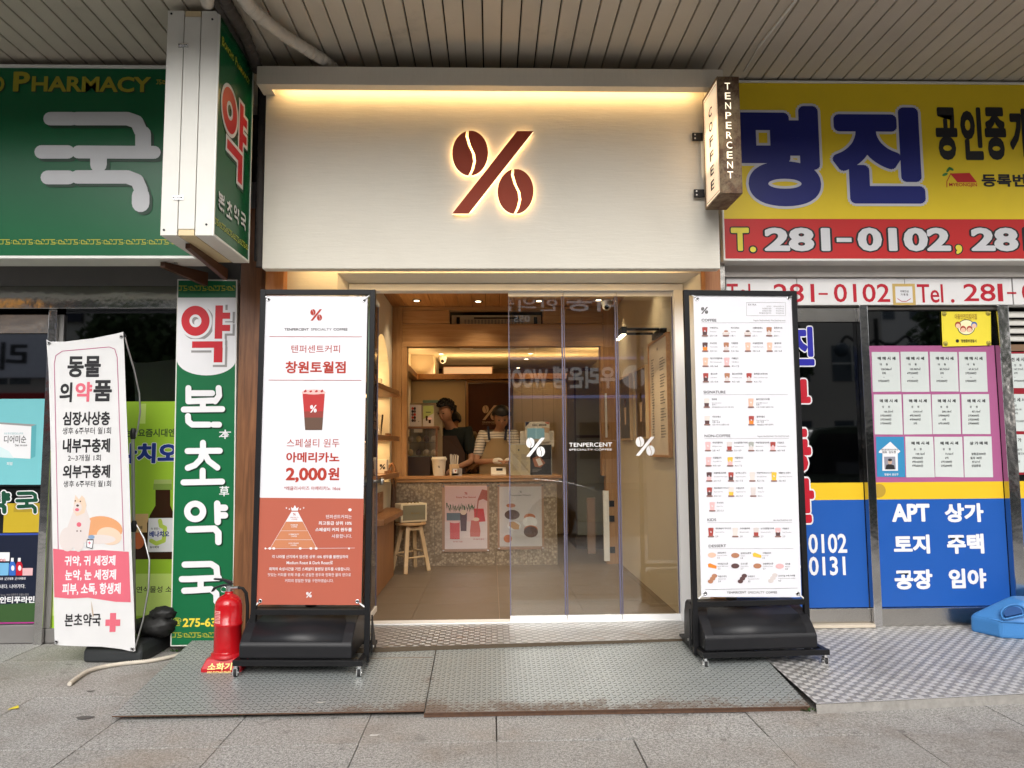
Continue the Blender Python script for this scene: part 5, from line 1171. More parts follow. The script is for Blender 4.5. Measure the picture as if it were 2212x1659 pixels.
def weed(x, y, n, s, lab, z=.0):
    c = PZ(x, y, z); m = MB()
    for k in range(n):
        t = random.uniform(0, 2*PI); r = random.uniform(0, s); p = c+Vector((r*math.cos(t)*1.6, r*math.sin(t)*.4, .002)); d = Vector((math.cos(t), math.sin(t)*.5, random.uniform(.3, 1))).normalized(); l = random.uniform(.012, .028); sd = d.cross(Vector((0, 0, 1))).normalized()*l*.3
        m.add([p, p+d*l*.5+sd, p+d*l, p+d*l*.5-sd], [(0, 1, 2, 3)], leafm)
    o = m.build('weed', None); tag(o, lab, 'weed')
weed(315, 1503, 30, .035, 'small weed growing in the paving joint left of the ramp'); weed(405, 1452, 22, .03, 'low weed by the upper left corner of the ramp'); weed(500, 1543, 50, .12, 'thin weeds along the left front edge of the ramp'); weed(1752, 1537, 24, .03, 'green weed in the gap between the ramp and aluminium platform'); weed(380, 1408, 30, .05, 'weed under the foot of the tall green board')
m = MB(); c = PZ(16, 1533, .003); m.add([c, c+Vector((.05, .01, .004)), c+Vector((.035, .03, .012)), c+Vector((.0, .02, .001))], [(0, 1, 2, 3)], vinyl('leaf_yellow', (.55, .45, .04), .6)); o = m.build('fallen_leaf', None); tag(o, 'tiny yellow fallen leaf on the paving at the far left', 'leaf')
for x, y, s_, lab in ((196, 1493, .016, 'dark flat gum spot on the paving below the hose'), (183, 1550, .03, 'long dark stain spot on the paving left of the ramp corner')):
    c = PZ(x, y, .0028); m = MB(); m.add([c+Vector((s_*1.4*math.cos(t)*(1+.2*math.sin(3*t)), s_*.8*math.sin(t), 0)) for t in [2*PI*k/16 for k in range(16)]], [tuple(range(16))], M('gum_dark', (.10, .095, .09), .7)); o = m.build('gum_spot', None); tag(o, lab, 'gum spot')
wrapper = M('peeling_paint', (.55, .55, .52), .7)
for x, y, lab in ((1365/2+0, 1519, 'torn white paper scrap on the left ramp plate'), (797.5, 1590, 'tiny white paper scrap on the paving before the ramp')):
    c = PZ(x, y, .042 if y < 1540 else .002); m = MB(); m.add([c, c+Vector((.035, .0, .001)), c+Vector((.045, .02, .001)), c+Vector((.02, .014, .001)), c+Vector((.004, .018, .001))], [(0, 1, 2, 3, 4)], wrapper); o = m.build('paper_scrap', None); tag(o, lab, 'paper scrap')

# ================================================================== CEILING PIPES AND CONDUIT
wrap = M('white_pipe_wrap', (.52, .48, .42), .7, var=.12, vs=8, bmp=.6, bs=35, dirt=.3); dwrap = M('dark_pipe_wrap', (.06, .052, .047), .75, var=.3, vs=10, bmp=.9, bs=25)
def pipe(pts, r, mat, name, lab, jit=.0025):
    sp = smooth_path([Vector(p) for p in pts], 26); m = MB(); m.tube(sp, [r*(1+.06*math.sin(i*.9)+random.uniform(-jit/r, jit/r)) for i in range(len(sp))], mat, 12); o = m.build(name, None); tag(o, lab, 'pipe'); return o
def pc(x, y, z): return PZ(x, y, z)
pipe([pc(500, -60, 3.66), pc(530, 0, 3.67), pc(556, 30, 3.68), pc(608, 72, 3.70), pc(660, 105, 3.71), pc(700, 131, 3.715), pc(722, 150, 3.72)], .036, wrap, 'wrapped_pipe', 'white tape-wrapped pipe curving under the soffit above the coffee fascia')
pipe([pc(478, -60, 3.70), pc(487, 0, 3.70), pc(520, 60, 3.70), pc(540, 105, 3.70), pc(556, 150, 3.68)], .034, dwrap, 'wrapped_pipe', 'thick dark wrapped pipe beside the pharmacy box sign')
pipe([pc(455, -60, 3.73), pc(468, 0, 3.73), pc(500, 60, 3.73), pc(528, 110, 3.73), pc(545, 150, 3.72)], .026, dwrap, 'wrapped_pipe', 'thinner dark wrapped pipe half hidden behind the thick one')
pipe([pc(436, -70, 3.60), pc(446, -10, 3.66), PY(452, 18, 4.12), Vector((-1.56, 4.14, 3.71))], .034, wrap, 'wrapped_pipe', 'short white wrapped pipe entering the top of the pharmacy box sign')
pipe([Vector((-1.455, 4.70, 3.74)), Vector((-1.462, 4.70, 3.3)), Vector((-1.458, 4.69, 2.9)), Vector((-1.455, 4.70, 2.45))], .024, dwrap, 'drop_pipe', 'dark wrapped pipe running down the gap left of the coffee fascia')
m = MB(); a, b = pc(1722, -4, CZ-.008), pc(1638, 102, CZ-.008); e = pc(1607, 155, CZ-.004)
m.tube([pc(1745, -30, CZ-.008), a, b], .008, white_alu2, 8).tube([b, e], .003, white_alu2, 6); o = m.build('cable_conduit', None); tag(o, 'thin white cable conduit running along the soffit toward the yellow sign', 'conduit')
# ================================================================== COFFEE SHOP INTERIOR
FZ, RC, PF = .142, 2.755, 7.60       # floor, room ceiling, face of the counter partition
LX, RX = -1.0, 1.30
room = MB(); room.box(LX-.4, RX+.4, 5.2, 12.2, FZ-.1, FZ-.006, M('tile_grout', (.42, .34, .26), .8)); rm_ = room.build('shop_floor', None, kind='structure')
tile = M('brown_floor_tile', (.16, .122, .088), .42, var=.10, vs=4, dirt=.1)
m_ = None
xs_ = [-1.15, -.545, .055, .655, 1.255, 1.3]; ys_ = [5.2, 5.77, 6.44, 7.11, 7.78]
for i in range(5):
    for j in range(4): bx('floor_tile', rm_, max(xs_[i], LX)+.0018, xs_[i+1]-.0018, ys_[j]+.002, ys_[j+1]-.002, FZ-.006, FZ, tile)
bx('back_floor', rm_, -1.6, 1.9, 7.785, 12.2, FZ-.006, FZ-.001, tile)
# left wall with arched niche
wl = MB(); ya, yb, zs, zt = 6.35, 7.46, 1.72, 2.36
def wq(y0, y1, z0, z1): wl.add([(LX, y0, z0), (LX, y1, z0), (LX, y1, z1), (LX, y0, z1)], [(0, 1, 2, 3)], inwall)
wq(5.17, ya, FZ, RC); wq(yb, PF+.1, FZ, RC); wq(ya, yb, FZ, .98)
N_ = 22; arc = [((ya+yb)/2-(yb-ya)/2*math.cos(PI*k/N_), zs+(zt-zs)*math.sin(PI*k/N_)) for k in range(N_+1)]
for k in range(N_):
    (a, za), (b, zb) = arc[k], arc[k+1]; wl.add([(LX, a, za), (LX, b, zb), (LX, b, RC), (LX, a, RC)], [(0, 1, 2, 3)], inwall)
    wl.add([(LX, a, za), (LX, b, zb), (LX-.22, b, zb), (LX-.22, a, za)], [(3, 2, 1, 0)], inwall)
wl.add([(LX, ya, .98), (LX, ya, zs), (LX-.22, ya, zs), (LX-.22, ya, .98)], [(0, 1, 2, 3)], inwall).add([(LX, yb, .98), (LX, yb, zs), (LX-.22, yb, zs), (LX-.22, yb, .98)], [(3, 2, 1, 0)], inwall)
wl.add([(LX-.22, ya, .9), (LX-.22, yb, .9), (LX-.22, yb, zt), (LX-.22, ya, zt)], [(0, 1, 2, 3)], M('niche_yellow', (.72, .60, .38), .8))
wl.build('left_wall', None, kind='structure')
wr = MB(); wr.box(RX, RX+.1, 5.17, PF+.2, FZ, RC, m_stucco('interior_stucco', (.62, .55, .42), 'x', .35)); wr.build('right_wall', None, kind='structure')
# plank ceiling
cl = MB().box(LX-.3, RX+.3, 5.17, PF+.25, RC+.02, RC+.1, dark).build('shop_ceiling', None, kind='structure')
cplank = m_wood('ceiling_pine', (.38, .17, .055), (.52, .27, .10), 'y', knots=False)
for i in range(17): bx('ceiling_plank', cl, LX+.1365*i+.002, LX+.1365*(i+1)-.002, 5.18, PF, RC, RC+.018, cplank)
# header above the door inside
MB().box(LX-.2, RX+.2, 5.18, 5.3, 2.43, RC, inwall).build('door_header', None, kind='structure')
# ------------------------------------------------------------------ timber partition and counter
ct = thing('service_counter', 'knotty pine service hatch and counter with a pebbled stone front', 'counter', (0, PF, FZ))
X = lambda px, py=900: PY(px, py, PF).x
Z = lambda py, px=1060: PY(px, py, PF).z
y0, y1 = PF-.012, PF+.11
zl = Z(1030)
bx('timber_post', ct, LX+.001, X(868, 800), y0, y1, zl, RC-.002, pine_z, .003)
bx('timber_post', ct, X(1304, 800), RX-.001, y0, y1, FZ, RC-.002, pine_z, .003)
xa, xb = X(868, 800)+.002, X(1304, 800)-.002
bx('timber_beam', ct, xa, xb, y0+.004, y1, Z(737), Z(700), pine, .003)
bx('timber_board', ct, xa, X(971, 690), y0+.002, y1, Z(699)+.001, RC-.04, pine, .003); bx('timber_board', ct, X(1173, 690), xb, y0+.002, y1, Z(699)+.001, RC-.04, pine, .003)
bx('timber_trim', ct, xa, xb, y0-.006, y1, RC-.038, RC-.003, pine, .002)
bx('hatch_frame', ct, xa, xb, y0-.004, y1+.01, Z(748.5), Z(737)-.001, pine, .003)
bx('hatch_frame', ct, xa, X(879.5, 800), y0-.004, y1+.01, zl+.001, Z(748.5)-.001, pine_z, .002); bx('hatch_frame', ct, X(1297, 800), xb, y0-.004, y1+.01, zl+.001, Z(748.5)-.001, pine_z, .002)
zc0, zc1 = Z(1041, 1000), Z(1028, 1000)
xr = PY(1203, 1100, PF).x
bx('counter_top', ct, LX+.001, xr+.05, PF-.05, 8.25, zc1-.028, zc1, m_wood('counter_pine', (.36, .16, .05), (.50, .27, .10), 'x', knots=False), .004)
bx('counter_edge', ct, LX+.001, xr+.02, PF-.03, PF+.1, zc0, zc1-.029, pine, .003)
def mat_terrazzo():
    m, nt, b = newmat('pebble_terrazzo'); _, vec = xyz(nt)
    v = nt.nodes.new('ShaderNodeTexVoronoi'); v.inputs['Scale'].default_value = 42; v.inputs['Randomness'].default_value = 1
    nt.links.new(vec, v.inputs['Vector']); sc_ = nt.nodes.new('ShaderNodeSeparateColor'); nt.links.new(v.outputs['Color'], sc_.inputs[0])
    r = E(nt, sc_.outputs[0]); c = cmix(nt, r.ss(.1, .9), (.20, .15, .10), (.38, .31, .22))
    n = noise(nt, vec, 60, 4); c = cmix(nt, n.ss(.4, .7)*.5, c, (.20, .14, .09)); d = E(nt, v.outputs['Distance']).ss(.35, .7)*.5; c = cmix(nt, d, c, (.13, .09, .055))
    nt.links.new(c, b.inputs['Base Color']); b.inputs['Roughness'].default_value = .5; return m
terz = mat_terrazzo()
s1, s2, zmid = X(939, 1100), X(1070, 1100), Z(1105)
for a, b_ in ((LX+.001, s1-.001), (s1+.001, s2-.001), (s2+.001, xr)):
    bx('stone_panel', ct, a, b_, PF, PF+.03, FZ, zmid-.001, terz); bx('stone_panel', ct, a, b_, PF, PF+.03, zmid+.001, zc0-.001, terz)
bx('counter_end', ct, xr-.03, xr, PF+.031, 8.2, FZ, zc0, inwall)
xg0, xg1 = X(1286, 1100), X(1303, 1100)
bx('stone_panel', ct, X(1318, 1100), RX-.002, PF-.005, PF+.03, FZ, Z(1060), terz); bx('gate_panel', ct, xg0-.08, xg0+.0, PF+.02, PF+.05, FZ+.1, Z(1078), M('taupe_gate', (.18, .12, .085), .5)); bx('gate_edge', ct, xg1, X(1315, 1100), PF-.02, PF+.02, FZ+.03, Z(1062), white_alu, .002)
for zz in (Z(1090), Z(1118)-.02, Z(1190)): bx('hinge', ct, X(1315, 1100)+.001, X(1326, 1100), PF-.03, PF-.01, zz-.03, zz+.03, black_steel)
bx('measuring_stick', ct, X(1306.5, 900), X(1311, 900), PF-.02, PF-.014, PY(1308, 945, PF).z, PY(1308, 850, PF).z, pw)
# ------------------------------------------------------------------ back room
crm = M('warm_cream_paint', (.68, .58, .42), .85, var=.04)
br = MB(); bw = 10.3; BL = -1.09; BC = 2.60
br.box(BL-.1, BL, PF+.11, 12.2, FZ, BC+.6, crm); br.box(BL, -.35, bw, bw+.08, FZ, Z(816)*0+2.245, crm); br.box(.30, 1.9, bw, bw+.08, FZ, 2.245, crm)
br.box(1.60, 1.7, PF+.11, 12.2, FZ, BC+.6, crm); br.box(BL, 1.7, 12.1, 12.2, FZ, BC+.6, M('umber_wall', (.16, .10, .06), .8))
br.box(BL, -.78, 10.3, 11.3, 2.33, BC, crm)
br.build('back_room_wall', None, kind='structure')
MB().box(BL, 1.7, PF+.115, 8.3, RC, RC+.1, dark).build('service_void', None, kind='structure')
MB().box(BL, 1.7, 8.2, 8.3, BC, RC-.001, dark).build('bulkhead', None, kind='structure')
MB().box(BL, 1.7, 8.301, 12.1, BC, BC+.1, M('back_ceiling', (.50, .42, .30), .85)).build('back_room_ceiling', None, kind='structure')
bx_ = lambda *a, **k: bx(*a, **k)
o = thing('wooden_ledge', 'long brown wooden ledge beam along the top of the back room walls', 'ledge', (0, 10.2, 2.25))
bx('beam', o, BL+.001, 1.59, 10.18, 10.4, 2.25, 2.325, pine_y, .003); bx('side_beam', o, BL+.001, BL+.10, PF+.2, 10.179, 2.25, 2.325, pine_y, .003)
bx('led_strip', o, BL+.2, 1.5, 10.34, 10.36, 2.326, 2.335, m_emit('cove_led', (1, .66, .28), 4)); 
lamp('AREA', (.2, 10.34, 2.36), 8, warm, 2.6, o, (math.radians(170), 0, 0), .08, name='cove_light')
lamp('AREA', (BL+.14, 9.0, 2.36), 5, warm, .08, o, (0, math.radians(180), 0), 2.4, name='cove_light')
o = thing('light_box', 'small glowing box in the dark recess above the back door', 'light', (-.3, 11.6, 2.4)); bx('glowing_panel', o, -.72, .02, 11.5, 11.52, 2.42, 2.56, m_emit('amber_panel', (1, .62, .3), .35)); bx('box_body', o, -.74, .04, 11.525, 11.7, 2.40, 2.58, pine)
# door
d = thing('back_door', 'dark brown back door with a white coffee bean percent mark', 'door', (-.02, 10.3, FZ))
dbm = M('umber_door', (.085, .032, .018), .5)
bx('door_leaf', d, PY(1012, 900, 10.3).x, PY(1101, 900, 10.3).x, 10.29, 10.36, FZ, 2.20, dbm); bx('door_jamb', d, PY(1007.5, 900, 10.3).x, PY(1011.5, 900, 10.3).x, 10.25, 10.36, FZ, 2.21, pine_z); bx('door_jamb', d, PY(1101.5, 900, 10.3).x, PY(1106, 900, 10.3).x, 10.25, 10.36, FZ, 2.21, pine_z); bx('door_head', d, PY(1007.5, 900, 10.3).x, PY(1106, 900, 10.3).x, 10.25, 10.36, 2.211, 2.24, pine)
dC = lambda x, y: ((1580+.28933*x)/1.8228, (1500+.28933*y)/1.8228)
A = Art(FP(10.288), d); logo(A, *dC(1102, 332), *dC(1300, 532), furl, 1); A.text('TENPERCENT', *dC(1098, 552), *dC(1305, 572), furl, .02); A.text('SPECIALTY COFFEE', *dC(1098, 580), *dC(1305, 590), furl, 0); A.flush()
# bamboo blind
bl = thing('slatted_blind', 'pale slatted blind hanging right of the back door', 'blind', (.7, 10.2, 1.2))
x0b, x1b = PY(1109, 850, 10.2).x, PY(1200, 850, 10.2).x; bm2 = M('blind_slat', (.66, .55, .38), .6)
for k in range(34): bx('slat', bl, x0b, x1b, 10.19, 10.198, 1.25+k*.028, 1.25+k*.028+.024, bm2)
m = MB(); [m.tube([(x0b+(x1b-x0b)*u, 10.185, 1.24), (x0b+(x1b-x0b)*u, 10.185, 2.2)], .0012, dark, 5) for u in (.2, .45, .7, .95)]; m.build('cord', bl, kind='stuff')
# tall cabinet and slatted side wall at right
cb = thing('tall_cabinet', 'tall dark cabinet with pale doors at the right of the back room', 'cabinet', (1.15, 8.9, FZ))
bx('carcass', cb, .98, 1.59, 8.75, 9.6, FZ, 2.24, M('dark_cabinet', (.07, .045, .03), .5)); bx('cabinet_door', cb, 1.00, 1.57, 8.74, 8.749, 1.45, 2.2, M('sage_panel', (.20, .19, .13), .5)); bx('cabinet_door', cb, 1.0, 1.57, 8.74, 8.749, .3, 1.42, MATS['sage_panel'])
bx('led_strip', cb, 1.02, 1.5, 9.56, 9.59, 2.242, 2.25, MATS['cove_led'])
lamp('AREA', (1.3, 9.2, 2.26), 9, warm, .4, cb, (PI, 0, 0), 1.2, name='cove_light')
tw = thing('tiled_side_wall', 'cream tiled side wall behind the counter passage', 'tiled wall', (1.58, 8.2, 1)); tm = M('cream_tile', (.56, .45, .28), .35)
bx('grout', tw, 1.585, 1.60, PF+.12, 8.74, FZ, 2.5, M('tile_grout2', (.3, .22, .13), .8))
for k in range(30):
    for j in range(2): bx('wall_tile', tw, 1.578, 1.585, PF+.13+j*.5+(k % 2)*.05, PF+.13+j*.5+.49, FZ+.01+k*.078, FZ+.01+k*.078+.073, tm)
# ceiling cassette air conditioners
def ac(x, y, z, w, lab, tiltz=0):
    r = thing('air_conditioner', lab, 'air conditioner', (x, y, z), 'ceiling cassette air conditioners')
    MB().prism([(x-w/2, y-.3, z), (x+w/2, y-.3, z), (x+w/2-.04, y+.3, z), (x-w/2+.04, y+.3, z)], (0, 0, -.035), white_alu).build('body', r, .008)
    bx('grille', r, x-w*.28, x+w*.28, y-.18, y+.18, z-.040, z-.0355, M('vent_grey', (.35, .33, .3), .6)); bx('vent_slot', r, x-w*.35, x+w*.35, y-.27, y-.23, z-.045, z-.0355, dark); return r
ac(.05, 9.2, BC-.001, .95, 'white ceiling cassette air conditioner over the baristas')
r = thing('air_conditioner', 'cream air conditioner seen through the opening above the timber beam', 'air conditioner', (.05, 7.9, 2.62))
bx('body', r, X(974, 690), X(1171, 690), PF+.16, PF+.5, Z(699), RC-.06, M('cream_plastic', (.62, .55, .42), .5), .006)
m = MB(); [m.box(-.27+i*.035, -.25+i*.035, PF+.152, PF+.159, Z(697), Z(685), MATS['vent_grey']) for i in range(18)]; m.build('grille', r, kind='stuff')
bx('vent_slot', r, -.17, .30, PF+.150, PF+.159, RC-.10, RC-.085, dark); bx('side_flap', r, X(985, 690), X(992, 690), PF+.13, PF+.158, Z(699), Z(680), dark); bx('side_flap', r, X(1155, 690), X(1162, 690), PF+.13, PF+.158, Z(699), Z(680), dark)
# downlights
def downlight(x, y, z, e, lab, on=True, ang=110, col=(1, .78, .50)):
    r = thing('downlight', lab, 'downlight', (x, y, z), 'recessed ceiling downlights')
    MB().lathe((x, y, z-.006), [(.048, 0), (.045, .004), (.030, .005)], blackp if e > 9 else white_alu, 18, (0, 0, 1)).build('trim_ring', r)
    MB().lathe((x, y, z-.009), [(.026, 0), (.026, .003)], m_emit('lamp_face', (1, .78, .48), 5), 14).build('lamp_face', r)
    lamp('SPOT', (x, y, z-.02), e, col, .03, r, None, None, .8, ang, 'lamp_light')
zr = RC-.001
downlight(*[PZ(900, 648.5, zr)[i] for i in (0, 1)], zr, 12, 'black-rimmed downlight in the plank ceiling, leftmost'); downlight(*[PZ(1033, 650, zr)[i] for i in (0, 1)], zr, 12, 'black-rimmed downlight in the plank ceiling, second from left'); downlight(*[PZ(1164, 649, zr)[i] for i in (0, 1)], zr, 12, 'black-rimmed downlight in the plank ceiling, third from left'); downlight(*[PZ(1293, 647, zr)[i] for i in (0, 1)], zr, 12, 'black-rimmed downlight in the plank ceiling beside the camera')
for x in (-.75, .15, 1.05): downlight(x, 5.72, zr, 12, {-.75: 'downlight just inside the door above the folded glass leaves', .15: 'downlight just inside the middle of the door', 1.05: 'downlight just inside the right side of the door'}[x])
for px, py, lab in ((953, 764, 'small back room downlight nearest the left dome camera'), (1146, 763, 'small back room downlight at the upper right'), (1137, 775, 'small back room downlight just right of the cassette')): p = PZ(px, py, BC-.001); downlight(p.x, p.y, BC-.001, 9.0, lab)
for px, py, lab in ((1017, 794, 'tiny far downlight left in the dark recess'), (1019, 804, 'tiny far downlight above the left edge of the back door'), (1119, 794, 'tiny far downlight right in the dark recess')): p = PZ(px, py, BC-.001); downlight(p.x, min(p.y, 12.0), BC-.001, 3.0, lab)
# dome cameras
def dome(x, y, z, lab):
    r = thing('dome_camera', lab, 'security camera', (x, y, z), 'white dome security cameras')
    MB().lathe((x, y, z), [(.055, 0), (.055, -.02), (.045, -.05)], white_alu, 20).build('mount', r); MB().ball((x, y-.005, z-.055), .045, white_alu, 18).build('housing', r); MB().lathe((x-.005, y-.04, z-.072), [(.024, 0), (.022, .008), (.012, .011)], dark, 16, (0, -1, -.5)).build('lens', r)
p = PY(1310, 652, 7.3); dome(p.x, p.y, RC-.001, 'white dome camera under the plank ceiling near the right wall'); p = PZ(957, 770, BC); dome(p.x, p.y, BC-.001, 'small white dome camera on the back room ceiling')
# ------------------------------------------------------------------ people
def person(lab, loc, sk, skin, clothes, hair, extras=None, sub=2):
    """sk: joint dict in metres relative to loc"""
    r = thing('person', lab, 'person', loc); L0 = Vector(loc)
    def skmesh(name, verts, edges, mat, lvl=2):
        me = bpy.data.meshes.new(name); me.from_pydata([tuple(Vector(v)+L0) for v, _ in verts], edges, []); me.materials.append(mat)
        bm = bmesh.new(); bm.from_mesh(me); ly = bm.verts.layers.skin.verify(); bm.verts.ensure_lookup_table()
        for i, (v, rad) in enumerate(verts): bm.verts[i][ly].radius = (rad, rad) if not isinstance(rad, tuple) else rad; bm.verts[i][ly].use_root = i == 0
        bm.to_mesh(me); bm.free(); o = bpy.data.objects.new(name, me); C.objects.link(o); setp(o, r)
        s = o.modifiers.new('skin', 'SKIN'); s.use_smooth_shade = True; b = o.modifiers.new('sub', 'SUBSURF'); b.levels = b.render_levels = lvl
        return o
    J = sk
    V = [(J['pelvis'], (.13, .10)), (J['waist'], (.115, .09)), (J['chest'], (.135, .10)), (J['neck0'], (.055, .05)), (J['neck1'], (.048, .048)), (J['jaw'], (.062, .066)), (J['head'], (.078, .088)), (J['crown'], (.055, .065))]
    Eg = [(i, i+1) for i in range(7)]; n = 8
    for s in ('l', 'r'):
        V += [(J['sh'+s], .048), (J['el'+s], .038), (J['wr'+s], .024), (J['pm'+s], .030)]; Eg += [(2, n), (n, n+1), (n+1, n+2), (n+2, n+3)]; pm = n+3; n += 4
        w, p = Vector(J['wr'+s]), Vector(J['pm'+s]); d = (p-w).normalized(); sd = d.cross(Vector((0, 0, 1))).normalized(); dn = Vector((0, 0, -1))
        for k, ln in enumerate((.055, .068, .072, .062)):
            a = p+sd*(.024*(k-1.5)/1.5)+d*.02; b = a+d*ln*.55+dn*.008; c = b+d*ln*.35+dn*.028
            V += [(a, .0095), (b, .0085), (c, .007)]; Eg += [(pm, n), (n, n+1), (n+1, n+2)]; n += 3
        a = w+d*.03+sd*(-.028 if s == 'l' else .028); b = a+d*.04+sd*(-.015 if s == 'l' else .015); V += [(a, .011), (b, .008)]; Eg += [(n-13 if False else pm-1, n), (n, n+1)]; n += 2
    for s in ('L', 'R'):
        V += [(J['hip'+s], .085), (J['knee'+s], .058), (J['ank'+s], .038), (J['toe'+s], .036)]; Eg += [(0, n), (n, n+1), (n+1, n+2), (n+2, n+3)]; n += 4
    skmesh('body', V, Eg, skin)
    hd = Vector(J['head'])+L0; face = Vector(J['face']).normalized(); side = face.cross(Vector((0, 0, 1))).normalized(); up_ = side.cross(face).normalized()
    fc = hd+face*.094-up_*.016
    m = MB(); m.prism([fc+up_*.02-side*.006, fc+up_*.02+side*.006, fc-up_*.03+side*.015, fc-up_*.03-side*.015], face*.02, skin); m.build('nose', r, .004)
    for q in (-1, 1):
        MB().ball(fc+side*.031*q+up_*.022-face*.006, .0105, M('eye_dark', (.03, .02, .015), .3), 8, (1.3, 1, .6)).build('eye', r); MB().box(-.016, .016, -.004, .004, -.002, .002, hair, Matrix.Translation(fc+side*.031*q+up_*.043)).build('eyebrow', r); MB().ball(hd+side*.088*q-up_*.01, .022, skin, 8, (.4, .8, 1.2)).build('ear', r)
    m = MB(); m.ball(fc-up_*.048-face*.004, .02, M('lip', (.35, .11, .08), .5), 8, (1.1, .5, .32)); m.build('mouth', r)
    # hair: many small tufts over the skull, leaving the face free
    m = MB(); hc = hd+up_*.018-face*.012; curly = extras.get('curly', 0)
    def keep(dv):
        f_ = dv.dot(face); u_ = dv.dot(up_)
        if f_ > .25: return u_ > (.62 if not extras.get('fringe') else .42)
        if f_ > -.15: return u_ > -.05
        return u_ > -.62
    NN, MM = 28, 16; V = []; Fs = []
    for i in range(MM+1):
        ph = PI*i/MM
        for k in range(NN):
            t = 2*PI*k/NN; dv = side*math.sin(ph)*math.cos(t)+face*math.sin(ph)*math.sin(t)+up_*math.cos(ph); V.append(hc+dv*(.104+random.uniform(-.001, .002)*(1+2*curly)))
    for i in range(MM):
        for k in range(NN):
            q = (i*NN+k, (i+1)*NN+k, (i+1)*NN+(k+1) % NN, i*NN+(k+1) % NN); c_ = (sum((V[a] for a in q), Vector())/4-hc).normalized()
            if keep(c_): Fs.append(q)
    m.add(V, Fs, hair, True)
    for k in range(420):
        t = random.uniform(0, 2*PI); z = random.uniform(-.6, 1); q = math.sqrt(max(0, 1-z*z)); dv = (side*q*math.cos(t)+face*q*math.sin(t)+up_*z)
        if not keep(dv): continue
        m.ball(hc+dv*(.092+.018*curly*random.random()), .013+.007*curly*random.random(), hair, 6, (1, 1, .8))
    if extras.get('face_open', 1):
        pass
    m.build('hair', r)
    # face front pushed out of the hair ball
    m = MB(); m.ball(hd-up_*.018+face*.018, .082, skin, 16, (.95, 1.0, 1.20)); m.build('face', r)
    # shirt
    def cloth(name, pts, eds, mat): return skmesh(name, pts, eds, mat)
    c = Vector(J['chest']); V = [(J['waist'], (.150, .125)), (J['chest'], (.165, .125)), (Vector(J['neck0'])*.7+c*.3, (.085, .075))]; Eg = [(0, 1), (1, 2)]; n = 3
    for s in ('l', 'r'):
        a, e = Vector(J['sh'+s]), Vector(J['el'+s]); V += [(a, .075), (a.lerp(e, .85), .066)]; Eg += [(1, n), (n, n+1)]; n += 2
    V.append((Vector(J['pelvis']), (.165, .135))); Eg.append((0, n))
    skmesh('shirt', V, Eg, clothes)
    V = [(Vector(J['pelvis'])+Vector((0, 0, .03)), (.15, .12))]; Eg = []; n = 1
    for s in ('L', 'R'): V += [(J['hip'+s], .10), (J['knee'+s], .078), (Vector(J['ank'+s])+Vector((0, 0, .04)), .062)]; Eg += [(0, n), (n, n+1), (n+1, n+2)]; n += 3
    skmesh('trousers', V, Eg, extras['pants'])
    return r, skmesh
def pose(h, lean=(0, 0), head=(0, 0, 0), face=(0, -1, -.2), el=None, er=None, wl_=None, wr__=None, fd=(0, -1, 0), tw=0):
    k = h/1.70; lx, ly = lean; f = Vector(fd); sd = Vector((math.cos(tw), math.sin(tw), 0))
    P = lambda x, y, z: Vector((x*k, y*k, z*k))
    ch = P(lx*.7, ly*.7, 1.28); n0 = P(lx, ly, 1.44)+Vector(head)*.3
    J = dict(pelvis=P(0, 0, .95), waist=P(lx*.3, ly*.3, 1.10), chest=ch, neck0=n0, neck1=P(lx*1.15, ly*1.15, 1.49)+Vector(head)*.6, jaw=P(lx*1.25, ly*1.3, 1.54)+Vector(head), head=P(lx*1.3, ly*1.35, 1.61)+Vector(head), crown=P(lx*1.3, ly*1.35, 1.665)+Vector(head), face=face)
    J['shl'] = ch+sd*-.19*k+P(0, 0, .10); J['shr'] = ch+sd*.19*k+P(0, 0, .10)
    J['ell'] = Vector(el); J['elr'] = Vector(er); J['wrl'] = Vector(wl_); J['wrr'] = Vector(wr__)
    for s in 'lr': J['pm'+s] = J['wr'+s]+(J['wr'+s]-J['el'+s]).normalized()*.05
    for s, q in (('L', -1), ('R', 1)): J['hip'+s] = P(.09*q, 0, .88); J['knee'+s] = P(.10*q, -.02, .48); J['ank'+s] = P(.10*q, .02, .08); J['toe'+s] = P(.11*q, -.13, .035)
    return J
skin_m = M('skin_tone', (.36, .19, .115), .5, var=.05); hairb = M('black_hair', (.008, .006, .005), .45); navyc = M('black_green_cloth', (.008, .012, .011), .85); beigec = M('beige_cloth', (.20, .145, .085), .85); pantm = M('dark_trousers', (.015, .014, .016), .9)
def mat_stripe():
    m, nt, b = newmat('striped_cloth'); (x, y, z), vec = xyz(nt); n = noise(nt, vec, 4, 2); s = ((z+n*.03)/.030).fract().lt(.22)
    c = cmix(nt, s, (.62, .56, .48), (.05, .045, .05)); nt.links.new(c, b.inputs['Base Color']); b.inputs['Roughness'].default_value = .85; return m
# man in black leaning over the counter
loc = (-.40, 8.35, FZ)
J = pose(1.66, (-.03, -.17), (-.05, -.03, .0), (-.62, -1, -.62), (-.24, -.22, 1.06), (.20, -.26, 1.03), (-.27, -.46, .99), (.03, -.44, .96), tw=-.35)
pr, sk_ = person('older barista with curly black hair in a black top bending over the counter', loc, J, skin_m, navyc, hairb, dict(curly=1, pants=pantm))
m = MB(); apr = M('brown_apron', (.05, .028, .02), .85)
m.prism([Vector(loc)+Vector(q) for q in ((-.18, -.27, .60), (.14, -.24, .60), (.12, -.24, 1.12), (.03, -.27, 1.30), (-.12, -.28, 1.30), (-.18, -.27, 1.12))], (0, .012, 0), apr); m.build('apron', pr, .004)
